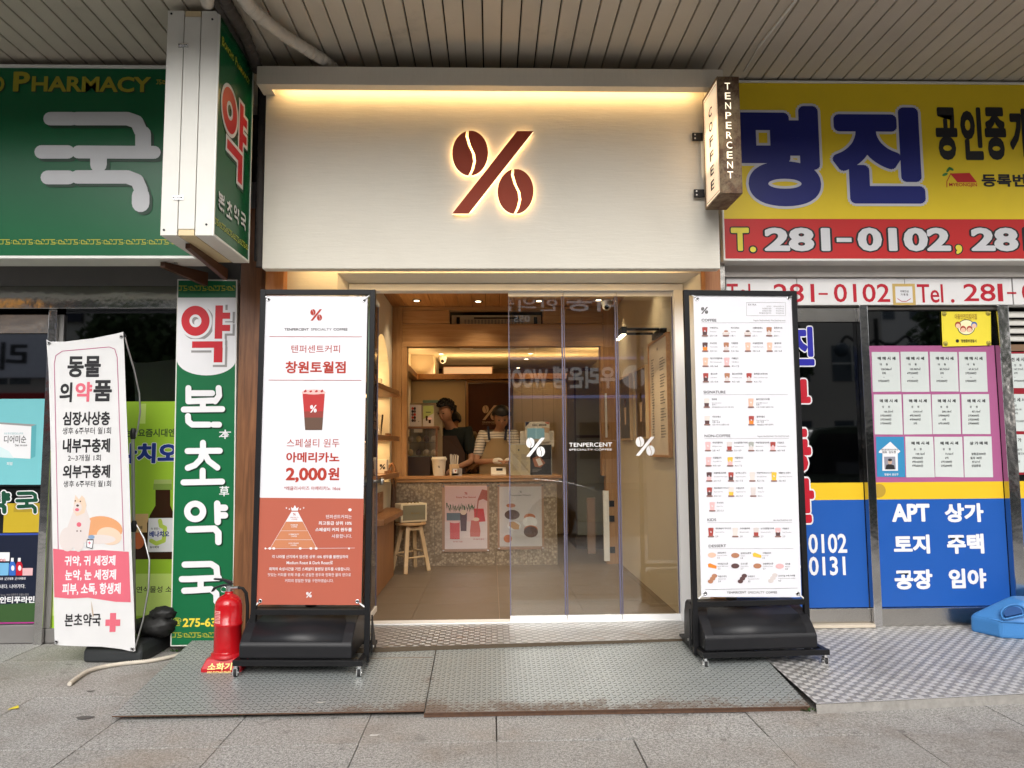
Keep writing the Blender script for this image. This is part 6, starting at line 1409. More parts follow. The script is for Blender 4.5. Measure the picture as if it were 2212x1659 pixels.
# person bent behind
loc = (-.30, 9.25, FZ)
J = pose(1.62, (-.10, -.05), (-.04, .0, -.03), (-.9, .6, -.5), (-.26, -.2, 1.05), (.22, -.1, 1.02), (-.3, -.3, .95), (.1, -.3, .95), tw=.5)
person('barista in a tan shirt bending down behind the other two', loc, J, skin_m, beigec, hairb, dict(curly=0, pants=pantm))
# woman in striped shirt
loc = (.07, 8.22, FZ)
J = pose(1.60, (.02, -.06), (.02, -.06, -.01), (.08, -1, -.75), (-.23, -.16, 1.02), (.25, -.16, 1.02), (-.02, -.36, 1.03), (.13, -.38, 1.03))
strp = mat_stripe()
pr, sk_ = person('young barista with short black hair in a striped shirt, beige apron and white gloves', loc, J, skin_m, strp, hairb, dict(curly=0, fringe=1, pants=pantm))
apb = M('beige_apron', (.30, .21, .11), .85)
L0 = Vector(loc); V = []
rows_ = ((.45, .20, -.20), (.80, .20, -.205), (1.0, .19, -.205), (1.12, .15, -.20), (1.27, .10, -.19))
for z, hw, yy in rows_:
    for u in (-1, -.6, 0, .6, 1): V.append(L0+Vector((hw*u, yy+.05*abs(u)**2, z)))
MB().add(V, [(r_*5+k, r_*5+k+1, (r_+1)*5+k+1, (r_+1)*5+k) for r_ in range(4) for k in range(4)], apb, True).build('apron', pr)
for q in (-1, 1): MB().prism([L0+Vector((q*.085-.013, -.175, 1.25)), L0+Vector((q*.085+.013, -.175, 1.25)), L0+Vector((q*.10+.013, -.10, 1.40)), L0+Vector((q*.10-.013, -.10, 1.40))], (0, -.012, 0), M('navy_strap', (.01, .012, .03), .7)).build('apron_strap', pr)
glv = M('white_glove', (.66, .62, .56), .6)
for s in ('l', 'r'):
    w_, p_ = Vector(J['wr'+s]), Vector(J['pm'+s]); d_ = (p_-w_).normalized(); V = [(w_-d_*.03, .034), (w_, .031), (p_, .038), (p_+d_*.05+Vector((0, 0, -.012)), .026)]; Eg = [(0, 1), (1, 2), (2, 3)]
    sk_('glove', V, Eg, glv)
# ------------------------------------------------------------------ counter items
lid = M('cup_white', (.72, .66, .56), .5)
p = PY(948, 1027, 7.70); zc = zc1; cx_, cy_ = p.x, 7.72
r = thing('giant_paper_cup', 'oversized white paper cup with a lid and percent mark on the counter', 'paper cup', (cx_, cy_, zc))
MB().lathe((cx_, cy_, zc), [(.054, 0), (.060, .02), (.071, .155)], lid, 26).build('cup_body', r); MB().lathe((cx_, cy_, zc+.155), [(.079, 0), (.081, .012), (.079, .024), (.072, .026), (.070, .038)], lid, 26).build('cup_lid', r)
A = Art(FP(cy_-.070), r); logo(A, *dC(498, 1152), *dC(526, 1184), ink, 1); A.flush()
r = thing('straw_box', 'small wooden box full of clear straws beside the giant cup', 'straw box', (cx_+.12, 7.75, zc))
m = MB(); x0, x1 = PY(973, 1000, 7.7).x, PY(989, 1000, 7.7).x; bx('box', r, x0-.01, x1+.01, 7.70, 7.80, zc, zc+.115, palewood, .003)
for k in range(16): xx = x0+random.random()*(x1-x0); MB().tube([(xx, 7.75+random.uniform(-.03, .03), zc+.10), (xx+random.uniform(-.01, .02), 7.75, zc+.20+random.random()*.02)], .004, M('straw_clear', (.6, .55, .48), .2), 6).build('straw', r)
r = thing('sample_box', 'small printed grey box beside the straw box', 'box', (-.33, 7.72, zc)); a, b_ = dC(688, 1180), dC(826, 1272); bx('box', r, PY(*a, 7.7).x, PY(*b_, 7.7).x, 7.70, 7.76, zc, zc+.075, M('box_print', (.35, .33, .32), .4)); 
A = Art(FP(7.6995), r); A.rect(*dC(700, 1195), *dC(764, 1255), pw, 1); A.rect(*dC(732, 1212), *dC(748, 1235), brick_i, 2); A.rect(*dC(772, 1200), *dC(815, 1255), lgrey, 1); A.flush()
r = thing('card_reader', 'white card payment terminal with a dark screen on the counter', 'card reader', (.05, 7.72, zc))
MB().prism([(.0, 7.66, zc), (.0, 7.80, zc), (.0, 7.80, zc+.075), (.0, 7.775, zc+.082), (.0, 7.66, zc+.02)], (.155, 0, 0), lid).build('body', r, .006)
MB().add([(.055, 7.706, zc+.0455), (.12, 7.706, zc+.0455), (.12, 7.75, zc+.070), (.055, 7.75, zc+.070)], [(0, 1, 2, 3)], ink).build('screen', r)
r = thing('menu_board', 'clear acrylic counter menu with a cream page and a dark page', 'menu board', (.39, 7.68, zc))
mb1, mb2 = vinyl('menu_cream', (.50, .44, .30), .4), vinyl('menu_dark', (.03, .028, .03), .3)
x0, x1, x2 = PY(1101, 1000, 7.67).x, PY(1145, 1000, 7.67).x, PY(1191, 1000, 7.67).x; z0_, z1_ = zc+.003, PY(1150, 961, 7.67).z
bx('acrylic_frame', r, x0-.006, x2+.006, 7.675, 7.69, zc, z1_+.008, M('acrylic_edge', (.5, .5, .48), .15)); bx('page', r, x0, x1, 7.672, 7.6745, z0_, z1_, mb1); bx('page', r, x1+.002, x2, 7.672, 7.6745, z0_, z1_, mb2)
A = Art(FP(7.671), r)
for k in range(15): A.rect(1107, 981+k*2.4, 1117+(k*7 % 5), 981.8+k*2.4, lgrey, 1); A.rect(1126, 981+k*2.4, 1136+(k*5 % 6), 981.8+k*2.4, lgrey, 1)
A.rect(1119, 970, 1122, 974, grey, 1); A.poly([(1150, 990), (1165, 984), (1178, 1000), (1168, 1010), (1155, 1008)], vinyl('arm_brown', (.35, .15, .09), .5), 1); A.poly([(1157, 992), (1166, 989), (1173, 1003), (1164, 1007)], pw, 1.5)
for k in range(3): A.rect(1150, 1013+k*2.6, 1170-k*4, 1014+k*2.6, lgrey, 1)
A.flush()
r = thing('order_screen', 'white order tablet with a bright blue screen and coffee sign on top', 'screen', (.48, 8.0, zc))
x0, x1 = PY(1134, 930, 8.0).x, PY(1187, 930, 8.0).x; zt_, zb_ = PY(1160, 911, 8.0).z, PY(1160, 955, 8.0).z
bx('casing', r, x0, x1, 8.0, 8.02, zb_, zt_, white_alu, .004); bx('screen', r, x0+.025, x1-.055, 7.995, 7.999, zb_+.035, zt_-.07, m_emit('screen_blue', (.16, .30, .34), .35)); bx('foot', r, .42, .54, 8.03, 8.15, zc, zb_+.1, white_alu); bx('casing_wing', r, x0-.05, x1+.05, 8.03, 8.05, zb_-.05, zb_+.12, white_alu)
A = Art(FP(7.9985), r); A.text('DARK  MEDIUM', 1150, 916, 1180, 920, ink, .02); A.poly([(1134.5, 911.5), (1146, 911.5), (1140, 917), (1135, 922)], vinyl('bean_navy', (.04, .04, .10), .5), 1); A.poly([(1176, 911.5), (1186, 911.5), (1186, 917), (1180, 915)], vinyl('coral', (.6, .25, .2), .5), 1); A.poly([(1171, 922), (1188, 925), (1185, 935), (1170, 933)], furl, 1.5); A.flush()
# display case
x0, x1 = PY(878, 980, 7.75).x, PY(945, 980, 7.75).x; z0_ = zc; zt_ = PY(900, 921, 7.75).z; xm = PY(930, 980, 7.75).x
dc = thing('pastry_display_case', 'wood framed glass display case of wrapped pastries at the left of the counter', 'display case', ((x0+x1)/2, 7.95, zc))
dw = m_wood('walnut_case', (.12, .05, .02), (.22, .10, .045), 'x', knots=False)
m = MB()
bx('top_board', dc, x0-.01, x1+.005, 7.75, 8.15, zt_-.025, zt_, dw, .003); bx('corner_post', dc, x1-.02, x1, 7.752, 7.775, zc, zt_-.026, dw); bx('corner_post', dc, x0-.01, x0+.008, 7.752, 7.775, zc, zt_-.026, dw); bx('back_board', dc, x0-.01, x1, 8.13, 8.15, zc, zt_-.026, M('case_back', (.05, .035, .025), .6))
bx('drawer_front', dc, x0, xm, 7.74, 8.1, zc, PY(900, 987, 7.75).z, M('umber_front', (.028, .015, .011), .5), .003)
for zz in (PY(900, 987, 7.75).z+.003, PY(900, 957, 7.75).z): bx('glass_shelf', dc, x0, x1-.02, 7.78, 8.12, zz, zz+.006, M('shelf_edge', (.16, .16, .14), .2))
bx('front_glass', dc, x0+.009, x1-.021, 7.756, 7.760, PY(900, 987, 7.75).z+.002, zt_-.027, m_glass('case_glass', 1.0))
wrapm = M('wrapper', (.42, .34, .25), .3, var=.3, vs=20); pastry = M('pastry', (.55, .36, .14), .6); pdark = M('dark_cookie', (.10, .06, .05), .5)
cnt = 0
for zz, n_ in ((PY(900, 957, 7.75).z+.007, 4), (PY(900, 987, 7.75).z+.010, 4)):
    for k in range(n_):
        xx = x0+.03+k*(x1-x0-.07)/3; mt = (wrapm, pastry, pdark, wrapm)[(k+cnt) % 4]; m = MB(); m.ball((xx, 7.86, zz+.035), .036, mt, 10, (.9, .6, .95), .10)
        o = m.build('wrapped_pastry', None); tag(o, ('%s wrapped pastry on the %s glass shelf of the display case, %s' % (('pale', 'golden', 'dark', 'silvery')[(k+cnt) % 4], ('upper', 'lower')[cnt], ('leftmost', 'second from left', 'third from left', 'rightmost')[k])), 'pastry', 'wrapped pastries in the display case')
    cnt += 1
bx('price_card', dc, x0+.07, x0+.16, 7.80, 7.803, PY(900, 934, 7.75).z, PY(900, 926, 7.75).z, lid)
# cards and machine on top of the case
r = thing('drink_card', 'white card of small drink pictures standing on the display case', 'card', (-.8, 7.8, zt_)); a, b_ = dC(113, 327), dC(274, 602); bx('card', r, PY(*a, 7.8).x, PY(*b_, 7.8).x, 7.80, 7.806, zt_, PY(*a, 7.8).z, M('card_warm', (.46, .40, .36), .5))
A = Art(FP(7.799), r)
for k in range(5):
    for j in range(2): A.ell(*dC(155+j*29, 375+k*41), 2.6, 3.2, (brick_i, ink, pdark)[(k+j) % 3], 1, 'print', 10)
logo(A, *dC(230, 545), *dC(244, 560), ink); A.flush()
r = thing('drink_card', 'green and white card with two iced drinks standing on the display case', 'card', (-.68, 7.8, zt_)); a, b_ = dC(297, 335), dC(442, 604); bx('card', r, PY(*a, 7.79).x, PY(*b_, 7.79).x, 7.79, 7.796, zt_, PY(*a, 7.79).z, MATS['card_warm'])
A = Art(FP(7.7895), r); A.poly([dC(299, 337), dC(440, 337), dC(440, 440), dC(299, 520)], vinyl('card_green', (.30, .34, .10), .5), 1); A.poly([dC(332, 475), dC(362, 475), dC(358, 542), dC(334, 542)], brn, 2); A.poly([dC(370, 508), dC(406, 508), dC(402, 575), dC(373, 575)], brn, 2); A.ell(*dC(388, 512), 5, 2.5, icem, 2.5); A.rect(*dC(335, 420), *dC(403, 431), ink, 2); A.flush()
r = thing('coffee_machine', 'beige machine with a mint tray and handle on top behind the drink cards', 'machine', (-.72, 8.1, zt_)); a, b_ = dC(118, 300), dC(560, 610); bx('machine_body', r, PY(*a, 8.05).x, PY(*b_, 8.05).x, 8.05, 8.35, 1.1, PY(*a, 8.05).z, M('beige_plastic', (.36, .28, .17), .5), .01)
a, b_ = dC(290, 275), dC(590, 296); bx('mint_tray', r, PY(*a, 8.05).x, PY(*b_, 8.05).x, 8.05, 8.3, PY(*b_, 8.05).z, PY(*a, 8.05).z+.012, M('mint_plastic', (.22, .36, .28), .4), .008)
# posters on the counter front
def poster(x0, y0, x1, y1, lab, fn):
    r = thing('counter_poster', lab, 'poster', tuple(PY((x0+x1)/2, (y0+y1)/2, PF-.02)), 'acrylic framed posters on the counter front'); P = FP(PF-.018); a = P.uv(x0, (y0+y1)/2)[0]; b = P.uv(x1, (y0+y1)/2)[0]; t = P.uv((x0+x1)/2, y0)[1]; d_ = P.uv((x0+x1)/2, y1)[1]
    bx('acrylic_sheet', r, a, b, PF-.018, PF-.006, d_, t, M('poster_board', (.34, .22, .16), .25))
    for xx in (a+.014, b-.014):
        for zz in (d_+.014, t-.014): MB().lathe((xx, PF-.0185, zz), [(.010, 0), (.010, .008), (.007, .011)], chrome, 12, (0, -1, 0)).build('standoff', r)
    A = Art(P, r); fn(A); A.flush()
    gl = bx('clear_cover', r, a+.026, b-.026, PF-.0285, PF-.0265, d_+.02, t-.02, m_glass('poster_gloss', .8) if 'poster_gloss' not in MATS else MATS['poster_gloss'])
q4 = lambda x, y: (768+.2315*x, 987.5+.2315*y)
def p1(A):
    A.rect(*q4(834, 268), *q4(1229, 855), vinyl('poster_pink', (.62, .42, .38), .5), 0); A.rect(*q4(834, 600), *q4(1229, 855), vinyl('poster_greypink', (.60, .50, .47), .5), .5)
    logo(A, *q4(1018, 325), *q4(1044, 350), brick_i, 1); A.text('Enjoy The Natural', *q4(940, 366), *q4(1122, 386), brick_i, .02)
    g = vinyl('poster_foliage', (.07, .10, .05), .6)
    for k in range(34): x = 840+k*8+random.uniform(-5, 5); A.poly([q4(x, 420+random.uniform(0, 80)), q4(x+14, 425+random.uniform(0, 60)), q4(x+8, 470+random.uniform(0, 50))], g, 1+k*.02)
    A.rect(*q4(850, 520), *q4(1040, 590), vinyl('poster_slate', (.13, .16, .18), .5), 1.9)
    A.poly([q4(975, 520), q4(1040, 520), q4(1035, 690), q4(982, 690)], vinyl('poster_plum', (.10, .05, .06), .5), 2.2); A.ell(*q4(1007, 515), 6.5, 5.5, furl, 2.6)
    A.poly([q4(880, 605), q4(972, 605), q4(972, 765), q4(882, 765)], vinyl('poster_red', (.52, .06, .06), .4), 2.5); A.ell(*q4(926, 605), 10.6, 2.4, icem, 2.8)
    A.poly([q4(1078, 590), q4(1150, 590), q4(1166, 690), q4(1160, 742), q4(1070, 742), q4(1068, 690)], vinyl('poster_coral', (.50, .12, .09), .4), 2.5); A.poly([q4(1105, 480), q4(1195, 480), q4(1212, 600), q4(1110, 608)], MATS['poster_red'], 2); A.poly([q4(1180, 300), q4(1229, 310), q4(1229, 410), q4(1190, 390), q4(1150, 405), q4(1128, 580), q4(1122, 580), q4(1140, 395)], vinyl('poster_rust', (.35, .09, .06), .5), 3); A.ell(*q4(1125, 580), 7, 4, furl, 3.3)
    A.text('제로 레몬티 스파클링', *q4(910, 782), *q4(998, 796), brick_i, .01, 2); A.text('제주 청귤 피치 블라썸', *q4(1098, 758), *q4(1200, 772), brick_i, .01, 2)
poster(955, 1046.5, 1057, 1192, 'pink poster of iced fruit drinks on the counter front', p1)
q5 = lambda x, y: (1097+.2646*x, 987.5+.2646*y)
def p2(A):
    A.rect(1079, 1051, *q5(277, 728), vinyl('poster_pale', (.48, .44, .42), .5), 0); logo(A, *q5(98, 275), *q5(112, 290), ink, 1); A.text('Tenpercent Dessert', *q5(20, 304), *q5(188, 320), ink, .01, 1)
    d1, d2, wp = vinyl('cake_dark', (.10, .05, .04), .5), vinyl('cake_orange', (.42, .14, .06), .5), vinyl('plate_white', (.62, .6, .58), .4)
    for cx, cy, rx, ry, mt in ((35, 470, 62, 40, d1), (25, 395, 38, 16, d2), (180, 530, 60, 45, wp), (178, 490, 46, 30, d2), (178, 515, 46, 14, d1), (52, 560, 55, 36, wp), (188, 610, 58, 46, d1), (188, 590, 56, 34, d2), (0, 665, 34, 32, d2)): A.ell(*q5(cx, cy), rx*.2646, ry*.2646, mt, 1+(cy*.003), n=22)
    A.poly([q5(10, 530), q5(50, 525), q5(95, 555), q5(90, 590), q5(50, 590), q5(8, 560)], vinyl('cake_gold', (.50, .28, .12), .5), 4)
poster(1075, 1045.6, 1175, 1187, 'pale poster of dark and orange desserts on the counter front', p2)
# ------------------------------------------------------------------ left niche, shelves and goods
shw = m_wood('shelf_walnut', (.20, .085, .03), (.33, .16, .065), 'y', knots=False); orw = m_wood('cabinet_orange', (.28, .12, .04), (.38, .18, .07), 'z', knots=False)
ns = thing('niche_shelving', 'warm lit arched wall niche with wooden shelves inside the left of the door', 'shelving', (LX, 6.9, FZ))
def shelfz(py, px=847): return PY(px, py, 7.35).z
for k, (pyt, pyb) in enumerate(((845.5+.0, 858), (0, 0))[:1]): pass
SZ = [1.80, 1.44, 1.07]
SZ = [PY(846, 846, 7.3).z+.0, PY(847, 943, 7.3).z, PY(847, 1020, 7.3).z]
for k, z in enumerate(SZ):
    pts = [(LX-.20, 6.30, z), (LX+.06, 6.30, z), (LX+.12, 7.2, z), (LX+.10, 7.44, z), (LX-.20, 7.44, z)]
    MB().prism(pts, (0, 0, -.045), shw).build('shelf', ns, .004)
    bx('led_strip', ns, LX-.16, LX-.14, 6.4, 7.4, z-.053, z-.046, strip)
    lamp('AREA', (LX-.10, 6.9, z-.056), 2.2, warm, .06, ns, (0, 0, 0), 1.0, name='shelf_light')
lamp('AREA', (LX-.12, 6.9, SZ[0]+.02), 2.5, warm, .06, ns, (PI, 0, 0), 1.0, name='shelf_light')
z = PY(847, 1100, 7.0).z
MB().prism([(LX+.001, 5.95, z), (LX+.16, 5.95, z), (LX+.20, 6.9, z), (LX+.10, 7.2, z), (LX+.001, 7.25, z)], (0, 0, -.05), shw).build('worktop', ns, .006)
bx('cabinet_front', ns, LX+.002, LX+.10, 5.98, 7.05, FZ+.002, z-.052, orw, .003)
for (y_, dz, s_, mt, nm, lab, cat) in ((7.0, 0, .05, lid, 'paper_bag', 'small white paper bag on the top niche shelf', 'bag'), (7.2, 0, .035, ink, 'picture_card', 'little black card on the top niche shelf', 'card')):
    o = bx(nm, None, LX-.06, LX-.06+s_, y_-s_, y_, SZ[0]+.001, SZ[0]+s_*1.9, mt, .004); tag(o, lab, cat)
m = MB(); m.lathe((LX-.02, 6.85, SZ[1]+.001), [(.035, 0), (.028, .01), (.040, .14), (.045, .19)], m_glass('glass_pitcher', 1.2, base=.06), 18); o = m.build('glass_carafe', None); tag(o, 'tall clear glass carafe on the middle niche shelf', 'carafe')
for k in range(3): o = bx('coffee_sample', None, LX+.02, LX+.05, 7.0+k*.08, 7.03+k*.08, SZ[1]+.001, SZ[1]+.026, shw); tag(o, 'small wooden sample block on the middle niche shelf, %s' % ('nearest the door', 'between the other two', 'farthest back')[k], 'sample block', 'wooden sample blocks on the niche shelves')
r = thing('gift_box', 'cream gift box with a black percent mark on the lower niche shelf', 'box', (LX, 6.95, SZ[2])); bx('box', r, LX-.10, LX+.04, 6.98, 7.10, SZ[2]+.001, SZ[2]+.125, lid, .003)
A = Art(FP(6.979), r); xx = PY(832, 1000, 6.979); gx, gz_ = LX+.0, SZ[2]+.06
for q in logo_polys(): A._mb('logo').add([Vector((gx-.025+u*.05, 6.978, gz_-.025+v*.05)) for u, v in q], [tuple(range(len(q)))], ink)
A.flush()
for k in range(3): o = bx('coffee_sample', None, LX+.05, LX+.08, 6.75+k*.12, 6.78+k*.12, SZ[2]+.001, SZ[2]+.027, shw); tag(o, 'small wooden sample block on the lower niche shelf, %s' % ('nearest the door', 'between the other two', 'farthest back')[k], 'sample block', 'wooden sample blocks on the niche shelves')
o = MB().box(LX+.01, LX+.03, 6.6, 6.85, z+.001, z+.17, shw).build('wooden_board', None, .004); tag(o, 'brown serving board leaning on the worktop below the niche', 'board')
m = MB(); px_ = PY(852, 1030, 7.35).x; m.tube(smooth_path([Vector((px_-.01, 7.38, .55)), Vector((px_, 7.38, .9)), Vector((px_, 7.38, 1.10)), Vector((px_-.03, 7.38, 1.16)), Vector((px_-.07, 7.38, 1.10))], 8), .013, shw, 10); o = m.build('umbrella', None); tag(o, 'furled brown umbrella with hooked handle leaning in the corner by the stool', 'umbrella')
MB().lathe((px_-.01, 7.38, .30), [(.012, 0), (.035, .35), (.022, .68), (.012, .72)], M('umber_cloth', (.08, .045, .03), .8), 12).build('canopy', o)
# ------------------------------------------------------------------ stool and speaker
st = thing('wooden_stool', 'round pale wooden four-legged stool beside the counter', 'stool', (-.77, 7.30, FZ))
sc_x, sc_y, sz = -.768, 7.28, .605
MB().lathe((sc_x, sc_y, sz-.024), [(.138, 0), (.148, .006), (.148, .018), (.142, .024)], m_wood('stool_seat', (.46, .26, .11), (.60, .38, .18), 'x', knots=False), 32).build('seat', st)
ft = [Vector(PZ(x, y, FZ)) for x, y in ((846.7, 1233), (875.6, 1241), (896.5, 1224.8), (926, 1232.4))]; tp = [Vector((sc_x-.085, sc_y+.03, sz-.026)), Vector((sc_x-.02, sc_y-.09, sz-.026)), Vector((sc_x+.02, sc_y+.09, sz-.026)), Vector((sc_x+.09, sc_y-.03, sz-.026))]
def sqleg(a, b, s, mat):
    m = MB(); d = (b-a).normalized(); u = Vector((1, .4, 0)).normalized(); v = d.cross(u).normalized(); u = v.cross(d); 
    m.add([p+u*s*i+v*s*j for p in (a, b) for i, j in ((-1, -1), (1, -1), (1, 1), (-1, 1))], [(3, 2, 1, 0), (4, 5, 6, 7)]+[(k, (k+1) % 4, 4+(k+1) % 4, 4+k) for k in range(4)], mat); return m
for a, b in zip(ft, tp): sqleg(a+Vector((0, 0, .001)), b, .018, palewood).build('leg', st, .003)
for i, j, h in ((0, 1, .35), (1, 3, .32), (3, 2, .42), (2, 0, .38)):
    MB().tube([ft[i].lerp(tp[i], h), ft[j].lerp(tp[j], h)], .009, palewood, 8).build('stretcher', st)
for i, j in ((0, 1), (1, 3), (3, 2), (2, 0)): sqleg(tp[i]+Vector((0, 0, -.03)), tp[j]+Vector((0, 0, -.03)), .014, palewood).build('apron_rail', st)
spk = thing('retro_speaker', 'cream retro speaker with a grey-green grille standing on the wooden stool', 'speaker', (sc_x, sc_y, sz+.001))
Ts = Matrix.Translation((sc_x, sc_y, sz+.006)) @ Matrix.Rotation(math.radians(30), 4, 'Z')
TMB(Ts).box(-.135, .135, -.075, .075, 0, .175, M('cream_leatherette', (.66, .56, .38), .55, bmp=.2, bs=400)).build('cabinet', spk, .010, 3)
TMB(Ts).box(-.115, .115, -.079, -.0755, .018, .158, M('grille_cloth', (.19, .17, .11), .8, bmp=.4, bs=500)).build('grille', spk)
ms = TMB(Ts); bv, bf = glyphs('Marshall', .01, 3); a, b, c, d = bbox(bv); k = .085/(c-a); ms.add([(-.035+(x-a)*k+.15*(y-b)*k, -.0795, .075+(y-b)*k) for x, y in bv], bf, M('brass', (.25, .17, .06), .3, .8)); ms.build('lettering', spk)
m = TMB(Ts); [m.cyl((-.04+i*.035, -.02, .175), (-.04+i*.035, -.02, .19), .007, .006, MATS['brass'], 10) for i in range(4)]; m.build('knobs', spk, kind='stuff')
MB().box(sc_x-.1, sc_x+.1, sc_y-.05, sc_y+.05, sz, sz+.006, blackp).build('feet', spk)
# ------------------------------------------------------------------ right wall
fr = thing('wall_lamp', 'black rectangular picture lamp glowing over the framed menu', 'lamp', (RX, 5.55, 2.17))
zl_ = PY(1440, 712, 5.5).z
bx('wall_block', fr, RX-.05, RX-.001, 5.42, 5.72, zl_-.05, zl_+.0, black_steel, .003)
for y_ in (5.46, 5.68): bx('arm', fr, RX-.30, RX-.051, y_-.008, y_+.008, zl_-.012, zl_+.006, black_steel)
bx('lamp_bar', fr, RX-.34, RX-.30, 5.40, 5.74, zl_-.045, zl_+.008, black_steel, .003); bx('glowing_panel', fr, RX-.336, RX-.304, 5.42, 5.72, zl_-.050, zl_-.0455, m_emit('lamp_panel', (1, .85, .6), 9))
lamp('AREA', (RX-.30, 5.57, zl_-.06), 7, (1, .70, .36), .05, fr, (0, math.radians(38), 0), .3, name='lamp_light')
class WP(Plane):
    pass
RW = Plane((RX-.02, 0, 0), (0, -1, 0), (0, 0, 1)); RW.N = Vector((-1, 0, 0))
def wframe(ya, yb, za, zb, lab, name, cat, wood, inner, grp=None):
    r = thing(name, lab, cat, (RX-.01, (ya+yb)/2, (za+zb)/2), grp); t = .018
    bx('frame', r, RX-.03, RX-.001, ya, ya+t, za, zb, wood); bx('frame', r, RX-.03, RX-.001, yb-t, yb, za, zb, wood); bx('frame', r, RX-.03, RX-.001, ya+t, yb-t, za, za+t, wood); bx('frame', r, RX-.03, RX-.001, ya+t, yb-t, zb-t, zb, wood); bx('sheet', r, RX-.02, RX-.002, ya+t, yb-t, za+t, zb-t, inner); return r
r = wframe(5.33, 5.98, 1.225, 2.13, 'large framed price menu on the right wall under the lamp', 'framed_menu', 'framed menu', pine_y, vinyl('menu_paper', (.60, .52, .44), .5))
A = Art(RW, r); A.base = .0012
def yz(y_, z_): return (y_, z_)
class YZ(Plane):
    def uv(s, x, y): return -x, y
A.p = YZ((RX-.02, 0, 0), (0, -1, 0), (0, 0, 1)); A.p.N = Vector((-1, 0, 0))
def wrect(y0, z0, y1, z1, mt): o_ = A.off(1); A._mb('print').add([(RX-.02-o_, y0, z0), (RX-.02-o_, y1, z0), (RX-.02-o_, y1, z1), (RX-.02-o_, y0, z1)], [(0, 1, 2, 3)], mt)
for k in range(30): wrect(5.90-random.random()*.03, 1.98-k*.021, 5.79+random.random()*.05, 1.988-k*.021, grey); wrect(5.60, 1.98-k*.021, 5.42+random.random()*.08, 1.988-k*.021, grey) if k % 6 else None
wrect(5.68, 2.04, 5.65, 2.06, grey); A.flush()
dkp = vinyl('picture_dark', (.06, .055, .045), .3); picm = vinyl('picture_taupe', (.13, .08, .055), .3)
for (ya_, yb_, mt, lab) in ((6.10, 6.58, picm, 'framed dark picture of a cone on the right wall, nearer the door'), (6.80, 7.36, dkp, 'framed dark picture of a cup on the right wall, farther from the door')):
    r = wframe(ya_, yb_, 1.37, 1.98, lab, 'framed_picture', 'picture', palewood, mt, 'framed pictures on the right wall'); ym_ = (ya_+yb_)/2
    MB().prism([(RX-.021, ym_-.03, 1.52), (RX-.021, ym_+.03, 1.52), (RX-.021, ym_+.05, 1.68), (RX-.021, ym_-.05, 1.68)], (-.001, 0, 0), furl).build('print', r); MB().box(RX-.0225, RX-.021, ym_-.04, ym_+.04, 1.69, 1.76, brn).build('print', r)

# ================================================================== GLASS DOORS
gl = m_glass('door_glass', 1.15, (.95, .96, .94), base=.02); seal = M('violet_seal', (.13, .125, .19), .35, var=.05); clear_edge = M('glass_edge', (.16, .24, .2), .2)
zA, zB = .185, 2.345
def door_leaf(x0, x1, y, lab, marks=None, grp='sliding glass door leaves'):
    r = thing('glass_door_leaf', lab, 'door', ((x0+x1)/2, y, .15), grp)
    bx('glass_pane', r, x0+.001, x1-.001, y-.005, y+.005, zA, zB, gl); bx('top_rail', r, x0, x1, y-.014, y+.014, zB+.001, 2.376, white_alu, .003); bx('bottom_rail', r, x0, x1, y-.014, y+.014, .146, zA-.001, white_alu, .003)
    bx('edge_seal', r, x1-.012, x1-.003, y-.009, y+.009, zA+.001, zB-.001, seal); bx('edge_seal', r, x0+.0, x0+.006, y-.008, y+.008, zA+.001, zB-.001, clear_edge if not marks else seal)
    if marks: A = Art(FP(y-.0055), r); marks(A); A.flush()
    return r
xp = [PY(px, 1000, 5.12).x for px in (1100, 1220, 1337, 1459)]
decal = M('white_decal', (.80, .80, .80), .5, var=.01)
c3 = lambda x, y: (1097+.2646*x, 603.5+.2646*y)
door_leaf(xp[0], xp[1], 5.12, 'glass door leaf with the left white percent mark', lambda A: logo(A, *c3(148, 1293), *c3(302, 1447), decal, 1))
door_leaf(xp[1]+.004, xp[2], 5.12, 'glass door leaf lettered TENPERCENT SPECIALTY COFFEE', lambda A: (A.text('TENPERCENT', *c3(500, 1333), *c3(850, 1367), decal, .006), A.text('SPECIALTY COFFEE', *c3(501, 1382), *c3(849, 1397), decal, .0)))
door_leaf(xp[2]+.004, xp[3]+.012, 5.12, 'glass door leaf with the right white percent mark', lambda A: logo(A, *c3(1043, 1285), *c3(1198, 1439), decal, 1))
# leaves folded inwards on the left
def fold_leaf(x, y0, y1, lab, knob=False):
    r = thing('glass_door_leaf', lab, 'door', (x, (y0+y1)/2, .15), 'folded glass door leaves')
    bx('glass_pane', r, x-.005, x+.005, y0, y1, zA, zB, gl); bx('top_rail', r, x-.014, x+.014, y0, y1, zB+.001, 2.376, white_alu, .003); bx('bottom_rail', r, x-.014, x+.014, y0, y1, .146, zA-.001, white_alu, .003)
    bx('edge_seal', r, x-.009, x+.009, y1-.01, y1, zA+.001, zB-.001, seal); bx('edge_seal', r, x-.008, x+.008, y0, y0+.006, zA+.001, zB-.001, clear_edge)
    if knob: MB().lathe((x+.006, y1-.06, 1.07), [(.012, 0), (.012, .03), (.028, .035), (.030, .05), (.022, .058)], galv, 18, (1, 0, 0)).build('knob', r); MB().lathe((x-.006, y1-.06, 1.07), [(.012, 0), (.012, .03), (.028, .035), (.030, .05), (.022, .058)], galv, 18, (-1, 0, 0)).build('knob', r)
fold_leaf(-.832, 5.13, 5.50, 'glass door leaf folded open nearest the doorway, with a silver knob', True)
fold_leaf(-.875, 5.15, 5.53, 'glass door leaf folded open against the wall, behind the other')
